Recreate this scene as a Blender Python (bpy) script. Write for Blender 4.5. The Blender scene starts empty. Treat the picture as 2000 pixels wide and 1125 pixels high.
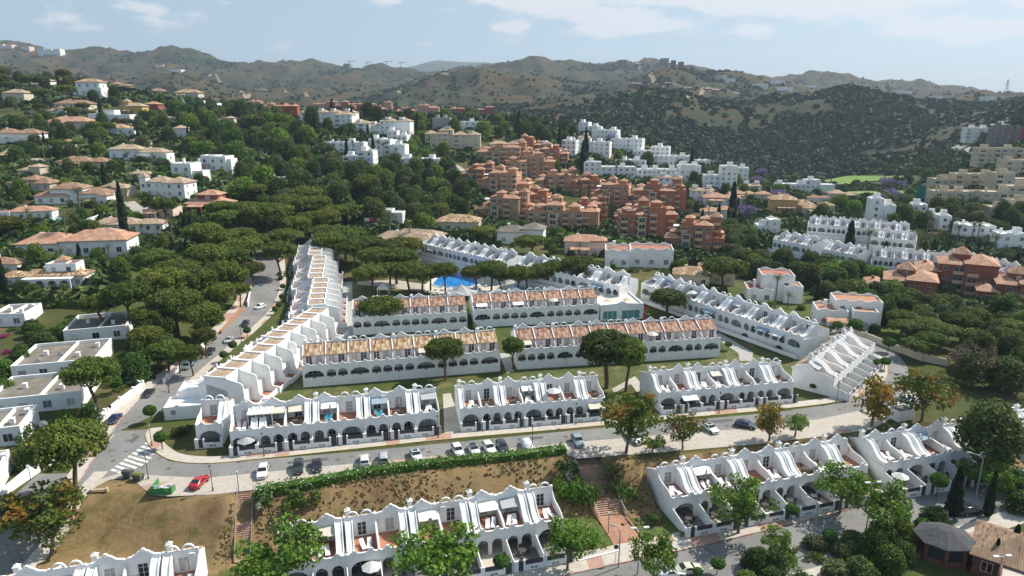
import bpy, math, random
import numpy as np
from mathutils import Vector, Matrix
from mathutils.geometry import tessellate_polygon
random.seed(7)
RNG = np.random.default_rng(11)
R = math.radians
scene = bpy.context.scene
col = scene.collection
# ---------------------------------------------------------------- camera
CAM_H, TILT, FPX = 56.0, R(15.0), 1333.0
cd = bpy.data.cameras.new('camera'); cam = bpy.data.objects.new('camera', cd); col.objects.link(cam)
cam.location = (0, 0, CAM_H); cam.rotation_euler = (R(90) - TILT, 0, 0)
cd.sensor_width = 36; cd.lens = 36 * FPX / 2000; cd.clip_start = 1; cd.clip_end = 40000
scene.camera = cam
# ---------------------------------------------------------------- sun, sky, exposure
SUN_DIR = Vector((0.88, 0.47, 0)).normalized(); SUN_EL = R(46)
to_sun = Vector((SUN_DIR.x * math.cos(SUN_EL), SUN_DIR.y * math.cos(SUN_EL), math.sin(SUN_EL)))
sl = bpy.data.lights.new('sun', 'SUN'); sun = bpy.data.objects.new('sun', sl); col.objects.link(sun)
sl.energy = 4.6; sl.angle = R(0.5); sl.color = (1, .94, .83)
sun.rotation_euler = to_sun.to_track_quat('Z', 'Y').to_euler()
scene.view_settings.view_transform = 'Standard'; scene.view_settings.look = 'None'
scene.view_settings.gamma = 1; scene.view_settings.exposure = 0.52
world = bpy.data.worlds.new('World'); scene.world = world; world.use_nodes = True
def build_world():
    nt = world.node_tree; nt.nodes.clear(); N = nt.nodes.new; L = nt.links.new
    out = N('ShaderNodeOutputWorld'); bg = N('ShaderNodeBackground'); bg.inputs[1].default_value = 0.125
    sky = N('ShaderNodeTexSky'); sky.sky_type = 'NISHITA'; sky.sun_disc = False
    sky.sun_elevation = SUN_EL; sky.sun_rotation = math.atan2(SUN_DIR.x, SUN_DIR.y)
    sky.altitude = 100; sky.air_density = 1.0; sky.dust_density = 1.6; sky.ozone_density = 1.2
    tc = N('ShaderNodeTexCoord'); sep = N('ShaderNodeSeparateXYZ'); L(tc.outputs['Generated'], sep.inputs[0])
    def M(op, a, b=None, c=None):
        m = N('ShaderNodeMath'); m.operation = op
        for i, s in enumerate((a, b, c)):
            if s is None: continue
            if isinstance(s, (int, float)): m.inputs[i].default_value = s
            else: L(s, m.inputs[i])
        return m.outputs[0]
    # clouds live on the sky by direction: azimuth and elevation tangents
    az = M('DIVIDE', sep.outputs[0], M('MAXIMUM', sep.outputs[1], .05)); el = sep.outputs[2]
    cmb = N('ShaderNodeCombineXYZ'); L(M('MULTIPLY', az, 9.0), cmb.inputs[0]); L(M('MULTIPLY', el, 30.0), cmb.inputs[1])
    n1 = N('ShaderNodeTexNoise'); n1.inputs['Scale'].default_value = 1.5; n1.inputs['Detail'].default_value = 7; n1.inputs['Roughness'].default_value = .55
    L(cmb.outputs[0], n1.inputs['Vector'])
    # a few soft cloud banks: (azimuth, elevation, half width, half height, strength)
    banks = [(-.17, .147, .03, .018, .6), (.03, .135, .075, .017, .85), (.09, .150, .07, .02, .7), (.28, .138, .085, .018, .95), (.40, .130, .10, .022, .9), (.52, .120, .08, .016, .7),
             (.15, .105, .06, .014, 1.1), (.00, .100, .03, .012, .6), (.33, .094, .03, .010, .6), (.57, .088, .08, .012, .8), (.67, .082, .05, .010, .7), (-.58, .088, .035, .006, .4),
             (-.50, .115, .10, .02, .35), (.20, .175, .3, .03, .6), (.75, .12, .1, .03, .5)]
    tot = None
    for (a, e, wa, we, s) in banks:
        da = M('DIVIDE', M('SUBTRACT', az, a), wa); de = M('DIVIDE', M('SUBTRACT', el, e), we)
        g = M('MULTIPLY', M('EXPONENT', M('MULTIPLY', M('ADD', M('MULTIPLY', da, da), M('MULTIPLY', de, de)), -1.0)), s)
        tot = g if tot is None else M('ADD', tot, g)
    dens = M('MULTIPLY_ADD', tot, 1.15, M('SUBTRACT', M('MULTIPLY', n1.outputs[0], 2.0), 1.12))
    mp = N('ShaderNodeMapRange'); mp.interpolation_type = 'SMOOTHSTEP'; L(dens, mp.inputs[0]); mp.inputs[1].default_value = .04; mp.inputs[2].default_value = .45; mp.inputs[4].default_value = .85
    mx = N('ShaderNodeMixRGB'); L(mp.outputs[0], mx.inputs[0])
    # thin veil of high cloud evens the sky out
    veil = N('ShaderNodeMixRGB'); veil.inputs[0].default_value = VEIL; veil.inputs[2].default_value = VEIL_COL
    L(sky.outputs[0], veil.inputs[1]); L(veil.outputs[0], mx.inputs[1]); mx.inputs[2].default_value = CLOUD_COL
    L(mx.outputs[0], bg.inputs[0]); L(bg.outputs[0], out.inputs[0])
VEIL = .66; VEIL_COL = (2.1, 2.85, 3.6, 1); CLOUD_COL = (5.0, 4.95, 5.0, 1)
build_world()
scene.cycles.max_bounces = 5; scene.cycles.diffuse_bounces = 3; scene.cycles.glossy_bounces = 2
scene.cycles.transmission_bounces = 2; scene.cycles.transparent_max_bounces = 4; scene.cycles.volume_bounces = 0
# ---------------------------------------------------------------- survey helpers
cT, sT = math.cos(TILT), math.sin(TILT)
def rayd(u, v):
    e = (562.5 - v) / FPX
    return ((u - 1000) / FPX, cT + sT * e, -sT + cT * e)
def P(u, v, z=0.0):
    d = rayd(u, v); t = (CAM_H - z) / -d[2]
    return Vector((d[0] * t, d[1] * t, z))
def zv(Y, v):                                    # height seen at image row v at ground distance Y
    d = rayd(1000, v); return CAM_H + d[2] / d[1] * Y
def interp(x, xs, ys): return np.interp(x, xs, ys)
# upper edge of the bank above the lower street
_edge = [P(u, v) for u, v in [(-500, 1060), (0, 1000), (150, 962), (250, 945), (460, 965), (520, 950), (800, 915), (1095, 882), (1250, 893), (1500, 865), (1700, 842), (1850, 822), (2100, 795), (2600, 760)]]
EX = np.array([p.x for p in _edge]); EY = np.array([p.y for p in _edge])
LOW = -4.5
FOOT = []                                        # level footprints cut into the bank for the lower houses: (origin, direction, length)
def wline(a, b, z, n):
    p, q = P(a[0], a[1], z), P(b[0], b[1], z); d = (q - p) / (n - 1); p = p - d * .5; q = q + d * .5; p.z = q.z = 0; return p, q
for a, b, n in [((577, 1067), (1052, 990), 9), ((-17, 1176), (358, 1117), 6), ((1307, 945), (1631, 892), 8), ((1705, 882), (1865, 857), 5), ((1964, 834), (2050, 825), 3)]:
    p, q = wline(a, b, LOW + 3, n); FOOT.append((p, (q - p).normalized(), (q - p).length))
def a_of(u, v): d = rayd(u, v); return d[0] / d[1]
US = np.array([-400, 0, 150, 300, 450, 600, 800, 1000, 1200, 1400, 1600, 1800, 2000, 2400.])
AS = np.array([a_of(u, 300) for u in US])
YS = np.array([60, 110, 150, 190, 215, 240, 270, 300, 350, 400, 450, 500, 560, 620, 700, 760.])
# terrain heights (metres) by distance (rows) and bearing (columns)
TAB = np.array([
    # -400  0   150  300  450  600  800 1000 1200 1400 1600 1800 2000 2400
    [0,   0,   0,   0,   0,   0,   0,   0,   0,   0,   0,   0,   0,   0],
    [1,   0,   0,   0,   0,   0,   0,   0,   0,   0,   0,   0,   0,   0],
    [5,   2,   1,   0,   0,   0,   0,   0,   0,   0,   0,   0,   0,   0],
    [10,  7,   6,   3,   0,   0,   0,   0,   0,   0,  -1,  -2,  -3,  -3],
    [13,  10,  9,   6,   2,   0,   0,   0,   0,   0,  -2,  -4,  -4,  -4],
    [16,  13,  12,  9,   4,   1,   0,   0,   0,  -1,  -3,  -4,  -3,  -2],
    [19,  16,  15,  13,  8,   3,   0,   0,  -1,  -4,  -4,  -2,   0,   2],
    [22,  20,  19,  17,  12,  6,   1,   0,  -3,  -6,  -2,   1,   3,   6],
    [28,  26,  25,  23,  18,  13,   3,  -4,  -5,  -4,   0,   4,   9,  14],
    [34,  32,  31,  29,  25,  20,  12,   4,   1,   2,   0,   4,  16,  25],
    [42,  41,  40,  37,  33,  30,  24,  16,  10,   6,  -4,   2,  26,  38],
    [52,  52,  50,  47,  40,  41,  36,  28,  20,  11,  -8,   0,  34,  48],
    [66,  68,  66,  56,  50,  46,  43,  38,  32,   8, -12,   4,  42,  56],
    [78,  78,  74,  62,  52,  48,  44,  40,  30,   0, -14,   6,  46,  60],
    [74,  74,  70,  60,  50,  44,  40,  36,  22, -10, -14,  10,  50,  64],
    [70,  70,  66,  58,  48,  42,  38,  34,  24, -12, -12,  16,  54,  68]])
HR = [  # far ridges and valleys: distance, [(column, image row)]
    (1030, [(-400, 190), (0, 195), (300, 200), (400, 205), (600, 215), (800, 225), (1000, 218), (1100, 212), (1200, 190), (1270, 180), (1350, 195), (1450, 212), (1550, 195), (1600, 180), (1640, 175), (1690, 182), (1740, 195), (1850, 198), (1930, 198), (2000, 196), (2400, 185)]),
    (1300, [(-400, 190), (0, 190), (400, 200), (700, 222), (1000, 212), (1270, 208), (1450, 215), (1640, 205), (2000, 208), (2400, 205)]),
    (1700, [(-400, 120), (0, 125), (200, 140), (300, 158), (370, 141), (450, 165), (560, 196), (640, 188), (700, 180), (800, 160), (880, 135), (960, 140), (1050, 165), (1130, 157), (1200, 168), (1250, 130), (1290, 121), (1340, 133), (1400, 150), (1500, 178), (1600, 185), (1700, 190), (1850, 196), (2000, 200), (2400, 200)]),
    (2150, [(-400, 140), (0, 145), (400, 165), (700, 185), (1000, 170), (1290, 160), (1500, 185), (2000, 205), (2400, 205)]),
    (2700, [(-400, 85), (0, 88), (100, 92), (190, 104), (240, 100), (300, 99), (380, 93), (440, 108), (530, 124), (600, 125), (700, 130), (780, 135), (860, 142), (900, 137), (980, 131), (1020, 120), (1060, 114), (1100, 122), (1160, 126), (1250, 122), (1330, 132), (1400, 150), (1480, 156), (1540, 143), (1620, 154), (1700, 160), (1760, 163), (1800, 170), (1850, 182), (1890, 192), (2000, 196), (2400, 200)]),
    (3600, [(-400, 150), (1000, 180), (2400, 205)]),
    (5200, [(-400, 190), (700, 190), (2400, 206)]),
    (7600, [(-400, 200), (700, 180), (790, 140), (850, 118), (890, 121), (930, 127), (965, 121), (1000, 126), (1080, 150), (1200, 198), (2400, 205)]),
    (9000, [(-400, 203), (2400, 203)])]
S1 = (P(1114, 884, 0), P(1163, 880, 0), P(1172, 1020, LOW), P(1224, 1012, LOW))
S2 = (P(464, 960, 0), P(496, 957, 0), P(458, 1098, LOW), P(490, 1094, LOW))
STAIRCUT = [((q[0] + q[1]) / 2, (q[2] + q[3]) / 2, (q[0] - q[1]).length / 2 + .15) for q in (S1, S2)]
GA = np.linspace(-1.35, 1.35, 541)
UG = 1000 + GA * 0.985 * FPX
rows_y = list(YS); rows_z = [interp(GA, AS, TAB[i]) for i in range(len(YS))]
for Y, pts in HR:
    vv = interp(UG, [p[0] for p in pts], [p[1] for p in pts])
    if Y < 2600 or Y > 3000: vv = np.convolve(np.pad(vv, 6, mode='edge'), np.ones(13) / 13, 'valid')
    e = (562.5 - vv) / FPX
    rows_y.append(Y); rows_z.append(CAM_H + (-sT + cT * e) / (cT + sT * e) * Y)
rows_y = np.array(rows_y, float); rows_z = np.array(rows_z)
# cheap value noise
_P = RNG.random((256, 256))
def vnoise(x, y):
    xi = np.floor(x).astype(int); yi = np.floor(y).astype(int); fx = x - xi; fy = y - yi
    fx = fx * fx * (3 - 2 * fx); fy = fy * fy * (3 - 2 * fy)
    a = _P[xi & 255, yi & 255]; b = _P[(xi + 1) & 255, yi & 255]; c = _P[xi & 255, (yi + 1) & 255]; d = _P[(xi + 1) & 255, (yi + 1) & 255]
    return (a * (1 - fx) + b * fx) * (1 - fy) + (c * (1 - fx) + d * fx) * fy
def ridged(x, y, o=4):
    s = 0; amp = .5; f = 1.0
    for k in range(o):
        s = s + amp * (1 - np.abs(2 * vnoise(x * f + 17 * k, y * f + 5 * k) - 1)); amp *= .5; f *= 2.03
    return s
def sstep(t): t = np.clip(t, 0, 1); return t * t * (3 - 2 * t)
def ground_z(x, y):
    x = np.asarray(x, float); y = np.asarray(y, float)
    a = x / np.maximum(y, 20)
    yi = np.clip(np.searchsorted(rows_y, y) - 1, 0, len(rows_y) - 2)
    t = np.clip((y - rows_y[yi]) / (rows_y[yi + 1] - rows_y[yi]), 0, 1)
    t = np.where(y > 800, t * t * (3 - 2 * t), t)
    ai = np.clip((a - GA[0]) / (GA[1] - GA[0]), 0, len(GA) - 1.001); a0 = ai.astype(int); fa = ai - a0
    def row(i): return rows_z[i, a0] * (1 - fa) + rows_z[i, a0 + 1] * fa
    z = row(yi) * (1 - t) + row(yi + 1) * t
    amp = np.interp(y, [700, 900, 1200, 2000, 2700, 3500, 12000], [0, 18, 60, 120, 42, 40, 60])
    z = z + amp * (ridged(x / 330.0 + 3, y / 420.0 + 9) - .62)
    z = z + np.interp(y, [800, 1100, 2700, 3200], [0, 24, 62, 15]) * (ridged(x / 150.0 + 31, y / 210.0 + 3, 3) - .56)
    z = z + np.interp(y, [260, 400, 900], [0, 1.2, 3]) * (vnoise(x / 26.0, y / 26.0) - .5)
    d = np.interp(x, EX, EY) - y
    low = LOW * sstep((d - 1.0) / 10.0)
    z = np.where(y < 190, z + low, z)
    for a, b, hw in STAIRCUT:
        dx, dy = b.x - a.x, b.y - a.y; L2 = dx * dx + dy * dy; s = ((x - a.x) * dx + (y - a.y) * dy) / L2; w = np.abs((x - a.x) * -dy + (y - a.y) * dx) / math.sqrt(L2)
        z = np.where((s > .0) & (s < 1.05) & (w < hw), np.minimum(z, a.z + (b.z - a.z) * s - .35), z)
    for p, t, l in FOOT:
        s = (x - p.x) * t.x + (y - p.y) * t.y; w = -(x - p.x) * t.y + (y - p.y) * t.x
        z = np.where((s > -.6) & (s < l + .4) & (w > -9.5) & (w < 3.4), np.minimum(z, LOW - .05), z)
    return z
def gz(x, y): return float(ground_z(x, y))
_TS = np.geomspace(40, 14000, 1500)
def G(u, v, lift=0.0):                           # the ground point seen at a pixel
    d = rayd(u, v); below = CAM_H + d[2] * _TS < ground_z(d[0] * _TS, d[1] * _TS); k = int(np.argmax(below)) if below.any() else len(_TS) - 1
    t = np.linspace(_TS[max(0, k - 1)], _TS[k], 40); below = CAM_H + d[2] * t < ground_z(d[0] * t, d[1] * t); t = float(t[int(np.argmax(below))]) if below.any() else float(t[-1])
    return Vector((d[0] * t, d[1] * t, gz(d[0] * t, d[1] * t) + lift))
def A(u, Y, lift=0.0):                           # ground point at image column u and ground distance Y
    x = Y * a_of(u, 300); return Vector((x, Y, gz(x, Y) + lift))
# ---------------------------------------------------------------- materials
MATS = {}
def mat(name, color, rough=.8, metal=0.0, spec=.3, noise=None, ramp=None, bump=None, rnd=0.0, attr=None, coord='Object'):
    """noise=(scale, amount) varies brightness; ramp=(scale, colour2, lo, hi) mixes a second colour by noise; bump=(scale, strength)"""
    if name in MATS: return MATS[name]
    m = bpy.data.materials.new(name); m.use_nodes = True; nt = m.node_tree; b = nt.nodes['Principled BSDF']; N = nt.nodes.new; L = nt.links.new
    b.inputs['Roughness'].default_value = rough; b.inputs['Metallic'].default_value = metal; b.inputs['Specular IOR Level'].default_value = spec
    rgb = N('ShaderNodeRGB'); rgb.outputs[0].default_value = (*color, 1); cur = rgb.outputs[0]
    if coord == 'World': vec = N('ShaderNodeNewGeometry').outputs['Position']
    else: vec = N('ShaderNodeTexCoord').outputs['Object']
    def tex(sc, det=4):
        n = N('ShaderNodeTexNoise'); n.inputs['Scale'].default_value = sc; n.inputs['Detail'].default_value = det; L(vec, n.inputs['Vector']); return n.outputs[0]
    for rp in (ramp if isinstance(ramp, list) else [ramp] if ramp else []):
        sc, c2, lo, hi = rp
        mr = N('ShaderNodeMapRange'); L(tex(sc), mr.inputs[0]); mr.inputs[1].default_value = lo; mr.inputs[2].default_value = hi
        mx = N('ShaderNodeMixRGB'); L(mr.outputs[0], mx.inputs[0]); L(cur, mx.inputs[1]); mx.inputs[2].default_value = (*c2, 1); cur = mx.outputs[0]
    if attr:
        at = N('ShaderNodeAttribute'); at.attribute_name = attr
        mx = N('ShaderNodeMixRGB'); mx.blend_type = 'MULTIPLY'; mx.inputs[0].default_value = 1; L(cur, mx.inputs[1]); L(at.outputs['Color'], mx.inputs[2]); cur = mx.outputs[0]
    if noise or rnd:
        hs = N('ShaderNodeHueSaturation'); L(cur, hs.inputs['Color']); v = None
        if noise:
            mr = N('ShaderNodeMapRange'); L(tex(noise[0], 6), mr.inputs[0]); mr.inputs[1].default_value = .3; mr.inputs[2].default_value = .7
            mr.inputs[3].default_value = 1 - noise[1]; mr.inputs[4].default_value = 1 + noise[1]; v = mr.outputs[0]
        if rnd:
            oi = N('ShaderNodeObjectInfo'); mr = N('ShaderNodeMapRange'); L(oi.outputs['Random'], mr.inputs[0]); mr.inputs[3].default_value = 1 - rnd; mr.inputs[4].default_value = 1 + rnd
            if v is None: v = mr.outputs[0]
            else:
                q = N('ShaderNodeMath'); q.operation = 'MULTIPLY'; L(v, q.inputs[0]); L(mr.outputs[0], q.inputs[1]); v = q.outputs[0]
            m2 = N('ShaderNodeMath'); m2.operation = 'MULTIPLY'; L(oi.outputs['Random'], m2.inputs[0]); m2.inputs[1].default_value = 7.31
            fr = N('ShaderNodeMath'); fr.operation = 'FRACT'; L(m2.outputs[0], fr.inputs[0])
            mh = N('ShaderNodeMapRange'); L(fr.outputs[0], mh.inputs[0]); mh.inputs[3].default_value = .5 - rnd * .1; mh.inputs[4].default_value = .5 + rnd * .07; L(mh.outputs[0], hs.inputs['Hue'])
        L(v, hs.inputs['Value']); cur = hs.outputs[0]
    L(cur, b.inputs['Base Color'])
    if bump:
        bp = N('ShaderNodeBump'); bp.inputs['Strength'].default_value = bump[1]; bp.inputs['Distance'].default_value = .1; L(tex(bump[0]), bp.inputs['Height']); L(bp.outputs[0], b.inputs['Normal'])
    MATS[name] = m; return m
def nodes_of(m): nt = m.node_tree; return nt, nt.nodes.new, nt.links.new, nt.nodes['Principled BSDF']
white = mat('white plaster', (.80, .80, .79), .85, noise=(.35, .06), ramp=[(.6, (.68, .675, .65), .56, .85), (2.3, (.70, .695, .68), .6, .8)], coord='World')
def streaks(m):
    nt, N, L, b = nodes_of(m); pos = N('ShaderNodeNewGeometry').outputs['Position']; mp = N('ShaderNodeMapping'); mp.inputs['Scale'].default_value = (2.2, 2.2, .22); L(pos, mp.inputs[0])
    n = N('ShaderNodeTexNoise'); n.inputs['Scale'].default_value = 1; n.inputs['Detail'].default_value = 5; L(mp.outputs[0], n.inputs['Vector']); mr = N('ShaderNodeMapRange'); L(n.outputs[0], mr.inputs[0]); mr.inputs[1].default_value = .55; mr.inputs[2].default_value = .75; mr.inputs[4].default_value = .45
    mx = N('ShaderNodeMixRGB'); L(mr.outputs[0], mx.inputs[0]); L(b.inputs['Base Color'].links[0].from_socket, mx.inputs[1]); mx.inputs[2].default_value = (.56, .54, .50, 1); L(mx.outputs[0], b.inputs['Base Color'])
streaks(white)
white2 = mat('off-white plaster', (.72, .71, .68), .85, noise=(.3, .05), rnd=.04)
cream = mat('cream plaster', (.58, .51, .40), .85, noise=(.3, .06), rnd=.05)
creamdk = mat('weathered cream plaster', (.54, .45, .33), .85, noise=(.3, .08), rnd=.05)
terraw = mat('terracotta plaster', (.50, .28, .17), .85, noise=(.25, .10), rnd=.10)
terrab = mat('pale ochre plaster', (.56, .42, .27), .85, noise=(.25, .07), rnd=.06)
redw = mat('deep red plaster', (.30, .085, .055), .85, noise=(.25, .08))
ochre = mat('yellow ochre plaster', (.52, .33, .12), .85, noise=(.25, .07))
pinkw = mat('pale pink plaster', (.68, .52, .44), .85, noise=(.25, .05))
glass = mat('window glass', (.035, .045, .055), .08, spec=.6, rnd=.35)
curtain = mat('curtained window glass', (.42, .43, .42), .25, noise=(3, .12), rnd=.15)
framem = mat('white painted window frame', (.75, .75, .74), .5)
dark = mat('dark charcoal slats', (.055, .058, .065), .6, noise=(2, .1))
darkin = mat('shaded timber door', (.06, .05, .045), .6)
terrafl = mat('terracotta floor tiles', (.36, .165, .095), .7, noise=(.8, .14), rnd=.12)
greyfl = mat('grey patio paving', (.19, .175, .165), .8, noise=(1.2, .15), rnd=.10)
stonefl = mat('pale stone patio', (.48, .43, .37), .8, noise=(.9, .1))
metal = mat('galvanised lamp post metal', (.28, .31, .32), .45, metal=.4)
lampm = mat('dark lamp post metal', (.10, .10, .10), .5, metal=.3)
lantern = mat('frosted lantern glass', (.6, .6, .58), .3)
def tile_mat(name, c1, c2, c3, period=.34, axis='X'):
    m = mat(name, c1, .85); nt, N, L, b = nodes_of(m)
    tc = N('ShaderNodeTexCoord'); sp = N('ShaderNodeSeparateXYZ'); L(tc.outputs['Object'], sp.inputs[0])
    def M(op, a, bb=None):
        q = N('ShaderNodeMath'); q.operation = op
        for i, s in enumerate((a, bb)):
            if s is None: continue
            if isinstance(s, (int, float)): q.inputs[i].default_value = s
            else: L(s, q.inputs[i])
        return q.outputs[0]
    xs = M('DIVIDE', sp.outputs[0 if axis == 'X' else 1], period); ys = M('DIVIDE', sp.outputs[1 if axis == 'X' else 0], .95)
    cell = N('ShaderNodeCombineXYZ'); L(M('FLOOR', xs), cell.inputs[0]); L(M('FLOOR', ys), cell.inputs[1])
    wn = N('ShaderNodeTexWhiteNoise'); wn.noise_dimensions = '3D'; L(cell.outputs[0], wn.inputs['Vector'])
    rp = N('ShaderNodeValToRGB'); rp.color_ramp.interpolation = 'CONSTANT'; L(wn.outputs['Value'], rp.inputs[0])
    rp.color_ramp.elements[0].color = (*c1, 1); rp.color_ramp.elements[1].position = .62; rp.color_ramp.elements[1].color = (*c2, 1)
    e3 = rp.color_ramp.elements.new(.85); e3.color = (*c3, 1)
    nz = N('ShaderNodeTexNoise'); nz.inputs['Scale'].default_value = .6; L(tc.outputs['Object'], nz.inputs['Vector'])
    hs = N('ShaderNodeHueSaturation'); mr = N('ShaderNodeMapRange'); L(nz.outputs[0], mr.inputs[0]); mr.inputs[1].default_value = .3; mr.inputs[2].default_value = .7; mr.inputs[3].default_value = .8; mr.inputs[4].default_value = 1.18
    gr = M('SINE', M('MULTIPLY', xs, 6.2832)); gv = M('MULTIPLY_ADD', gr, .17); gv.node.inputs[2].default_value = .95; hv = M('MULTIPLY', mr.outputs[0], gv)
    L(hv, hs.inputs['Value']); L(rp.outputs[0], hs.inputs['Color']); L(hs.outputs[0], b.inputs['Base Color'])
    return m
tile = tile_mat('mottled clay roof tiles', (.34, .21, .115), (.52, .41, .27), (.16, .09, .055))
tile_red = tile_mat('reddish clay roof tiles', (.29, .15, .10), (.43, .29, .21), (.16, .08, .06))
tile_tan = tile_mat('weathered tan roof tiles', (.37, .27, .185), (.45, .35, .25), (.27, .185, .125), period=.5)
tile_brn = tile_mat('brown roof tiles', (.28, .17, .11), (.35, .23, .15), (.20, .12, .08), period=.5)
tile_ter = tile_mat('terracotta roof tiles', (.43, .24, .155), (.48, .29, .20), (.35, .18, .12), period=.5)
tile_gry = mat('grey gravel roofing', (.17, .15, .125), .95, noise=(.5, .15), ramp=(.25, (.23, .20, .165), .45, .7))
# ---------------------------------------------------------------- object helpers
def tag(o, label, cat, group=None, kind=None):
    if label: o['label'] = label
    if cat: o['category'] = cat
    if group: o['group'] = group
    if kind: o['kind'] = kind
    return o
def empty(name, label, cat, loc=(0, 0, 0), rz=0.0, group=None):
    o = bpy.data.objects.new(name, None); o.empty_display_size = .3; col.objects.link(o); o.location = loc; o.rotation_euler = (0, 0, rz)
    return tag(o, label, cat, group)
def link(name, me, parent=None, loc=None, rz=None, sc=None):
    o = bpy.data.objects.new(name, me); col.objects.link(o)
    if parent is not None: o.parent = parent
    if loc is not None: o.location = loc
    if rz is not None: o.rotation_euler = (0, 0, rz)
    if sc is not None: o.scale = (sc, sc, sc) if isinstance(sc, (int, float)) else sc
    return o
def copy_tree(o, parent=None):
    c = o.copy(); col.objects.link(c); c.parent = parent
    for ch in o.children: copy_tree(ch, c)
    return c
def drop_tree(o):
    for ch in list(o.children): drop_tree(ch)
    bpy.data.objects.remove(o)
class MB:
    def __init__(s): s.v = []; s.f = []
    def add(s, vs, fs):
        n = len(s.v); s.v += [tuple(q) for q in vs]; s.f += [tuple(i + n for i in f) for f in fs]; return s
    def box(s, x0, x1, y0, y1, z0, z1, bottom=True):
        vs = [(x0, y0, z0), (x1, y0, z0), (x1, y1, z0), (x0, y1, z0), (x0, y0, z1), (x1, y0, z1), (x1, y1, z1), (x0, y1, z1)]
        fs = [(4, 5, 6, 7), (0, 1, 5, 4), (1, 2, 6, 5), (2, 3, 7, 6), (3, 0, 4, 7)] + ([(3, 2, 1, 0)] if bottom else [])
        return s.add(vs, fs)
    def slab(s, outline, holes, y0, y1, m=None):
        """wall in the x-z plane: outline (ccw) with holes, extruded from y0 to y1"""
        loops = [outline] + list(holes); pts = [p for l in loops for p in l]
        tris = tessellate_polygon([[Vector((p[0], p[1], 0)) for p in l] for l in loops])
        n = len(pts); vs = [(p[0], y0, p[1]) for p in pts] + [(p[0], y1, p[1]) for p in pts]; fs = []
        for t in tris:
            a, b, c = t; A2 = (pts[b][0] - pts[a][0]) * (pts[c][1] - pts[a][1]) - (pts[c][0] - pts[a][0]) * (pts[b][1] - pts[a][1])
            if A2 < 0: a, c = c, a
            fs.append((a, b, c)); fs.append((c + n, b + n, a + n))
        k = 0
        for li, l in enumerate(loops):
            m2 = len(l); ar = sum(l[i][0] * l[(i + 1) % m2][1] - l[(i + 1) % m2][0] * l[i][1] for i in range(m2))
            for i in range(m2):
                a, b = k + i, k + (i + 1) % m2
                if (ar > 0) == (li == 0): fs.append((b, a, a + n, b + n))
                else: fs.append((a, b, b + n, a + n))
            k += m2
        return s.add(vs, fs)
    def prism(s, poly, z0, z1):
        """plan polygon (ccw) extruded up"""
        n = len(poly); tris = tessellate_polygon([[Vector((p[0], p[1], 0)) for p in poly]])
        ar = sum(poly[i][0] * poly[(i + 1) % n][1] - poly[(i + 1) % n][0] * poly[i][1] for i in range(n))
        if ar < 0: poly = poly[::-1]; tris = [tuple(n - 1 - i for i in t) for t in tris]
        vs = [(p[0], p[1], z0) for p in poly] + [(p[0], p[1], z1) for p in poly]; fs = []
        for a, b, c in tris:
            A2 = (poly[b][0] - poly[a][0]) * (poly[c][1] - poly[a][1]) - (poly[c][0] - poly[a][0]) * (poly[b][1] - poly[a][1])
            if A2 < 0: a, c = c, a
            fs.append((a + n, b + n, c + n)); fs.append((c, b, a))
        for i in range(n): j = (i + 1) % n; fs.append((i, j, j + n, i + n))
        return s.add(vs, fs)
    def side(s, prof, x0, x1):
        """profile in the y-z plane extruded along x"""
        n = len(prof); tris = tessellate_polygon([[Vector((p[0], p[1], 0)) for p in prof]])
        vs = [(x0, p[0], p[1]) for p in prof] + [(x1, p[0], p[1]) for p in prof]; fs = []
        ar = sum(prof[i][0] * prof[(i + 1) % n][1] - prof[(i + 1) % n][0] * prof[i][1] for i in range(n)) > 0
        for a, b, c in tris:
            A2 = (prof[b][0] - prof[a][0]) * (prof[c][1] - prof[a][1]) - (prof[c][0] - prof[a][0]) * (prof[b][1] - prof[a][1])
            if A2 < 0: a, c = c, a
            fs.append((a + n, b + n, c + n)); fs.append((c, b, a))
        for i in range(n):
            j = (i + 1) % n; fs.append((i, j, j + n, i + n) if ar else (j, i, i + n, j + n))
        return s.add(vs, fs)
    def tube(s, pts, r0, r1=None, n=8, cap=True):
        r1 = r0 if r1 is None else r1; rings = []; k = len(pts)
        for i, p in enumerate(pts):
            p = Vector(p); q = Vector(pts[min(i + 1, k - 1)]) - Vector(pts[max(i - 1, 0)]); q.normalize()
            a = q.orthogonal().normalized() if abs(q.z) < .9 else Vector((1, 0, 0)); a = (a - q * a.dot(q)).normalized(); b = q.cross(a); r = r0 + (r1 - r0) * i / max(1, k - 1)
            rings.append([p + a * (r * math.cos(2 * math.pi * j / n)) + b * (r * math.sin(2 * math.pi * j / n)) for j in range(n)])
        vs = [v for rg in rings for v in rg]; fs = []
        for i in range(k - 1):
            for j in range(n): j2 = (j + 1) % n; fs.append((i * n + j, i * n + j2, (i + 1) * n + j2, (i + 1) * n + j))
        if cap: fs.append(tuple(range(n))[::-1]); fs.append(tuple((k - 1) * n + j for j in range(n)))
        return s.add(vs, fs)
    def lathe(s, prof, c=(0, 0, 0), n=12):
        vs = []; fs = []; k = len(prof)
        for (r, z) in prof:
            for j in range(n): t = 2 * math.pi * j / n; vs.append((c[0] + r * math.cos(t), c[1] + r * math.sin(t), c[2] + z))
        for i in range(k - 1):
            for j in range(n): j2 = (j + 1) % n; fs.append((i * n + j, i * n + j2, (i + 1) * n + j2, (i + 1) * n + j))
        fs.append(tuple((k - 1) * n + j for j in range(n))); fs.append(tuple(range(n))[::-1])
        return s.add(vs, fs)
    def mesh(s, name, m, smooth=False):
        me = bpy.data.meshes.new(name); me.from_pydata(s.v, [], s.f); me.materials.append(m); me.update()
        if smooth: me.polygons.foreach_set('use_smooth', [True] * len(me.polygons))
        return me
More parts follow.
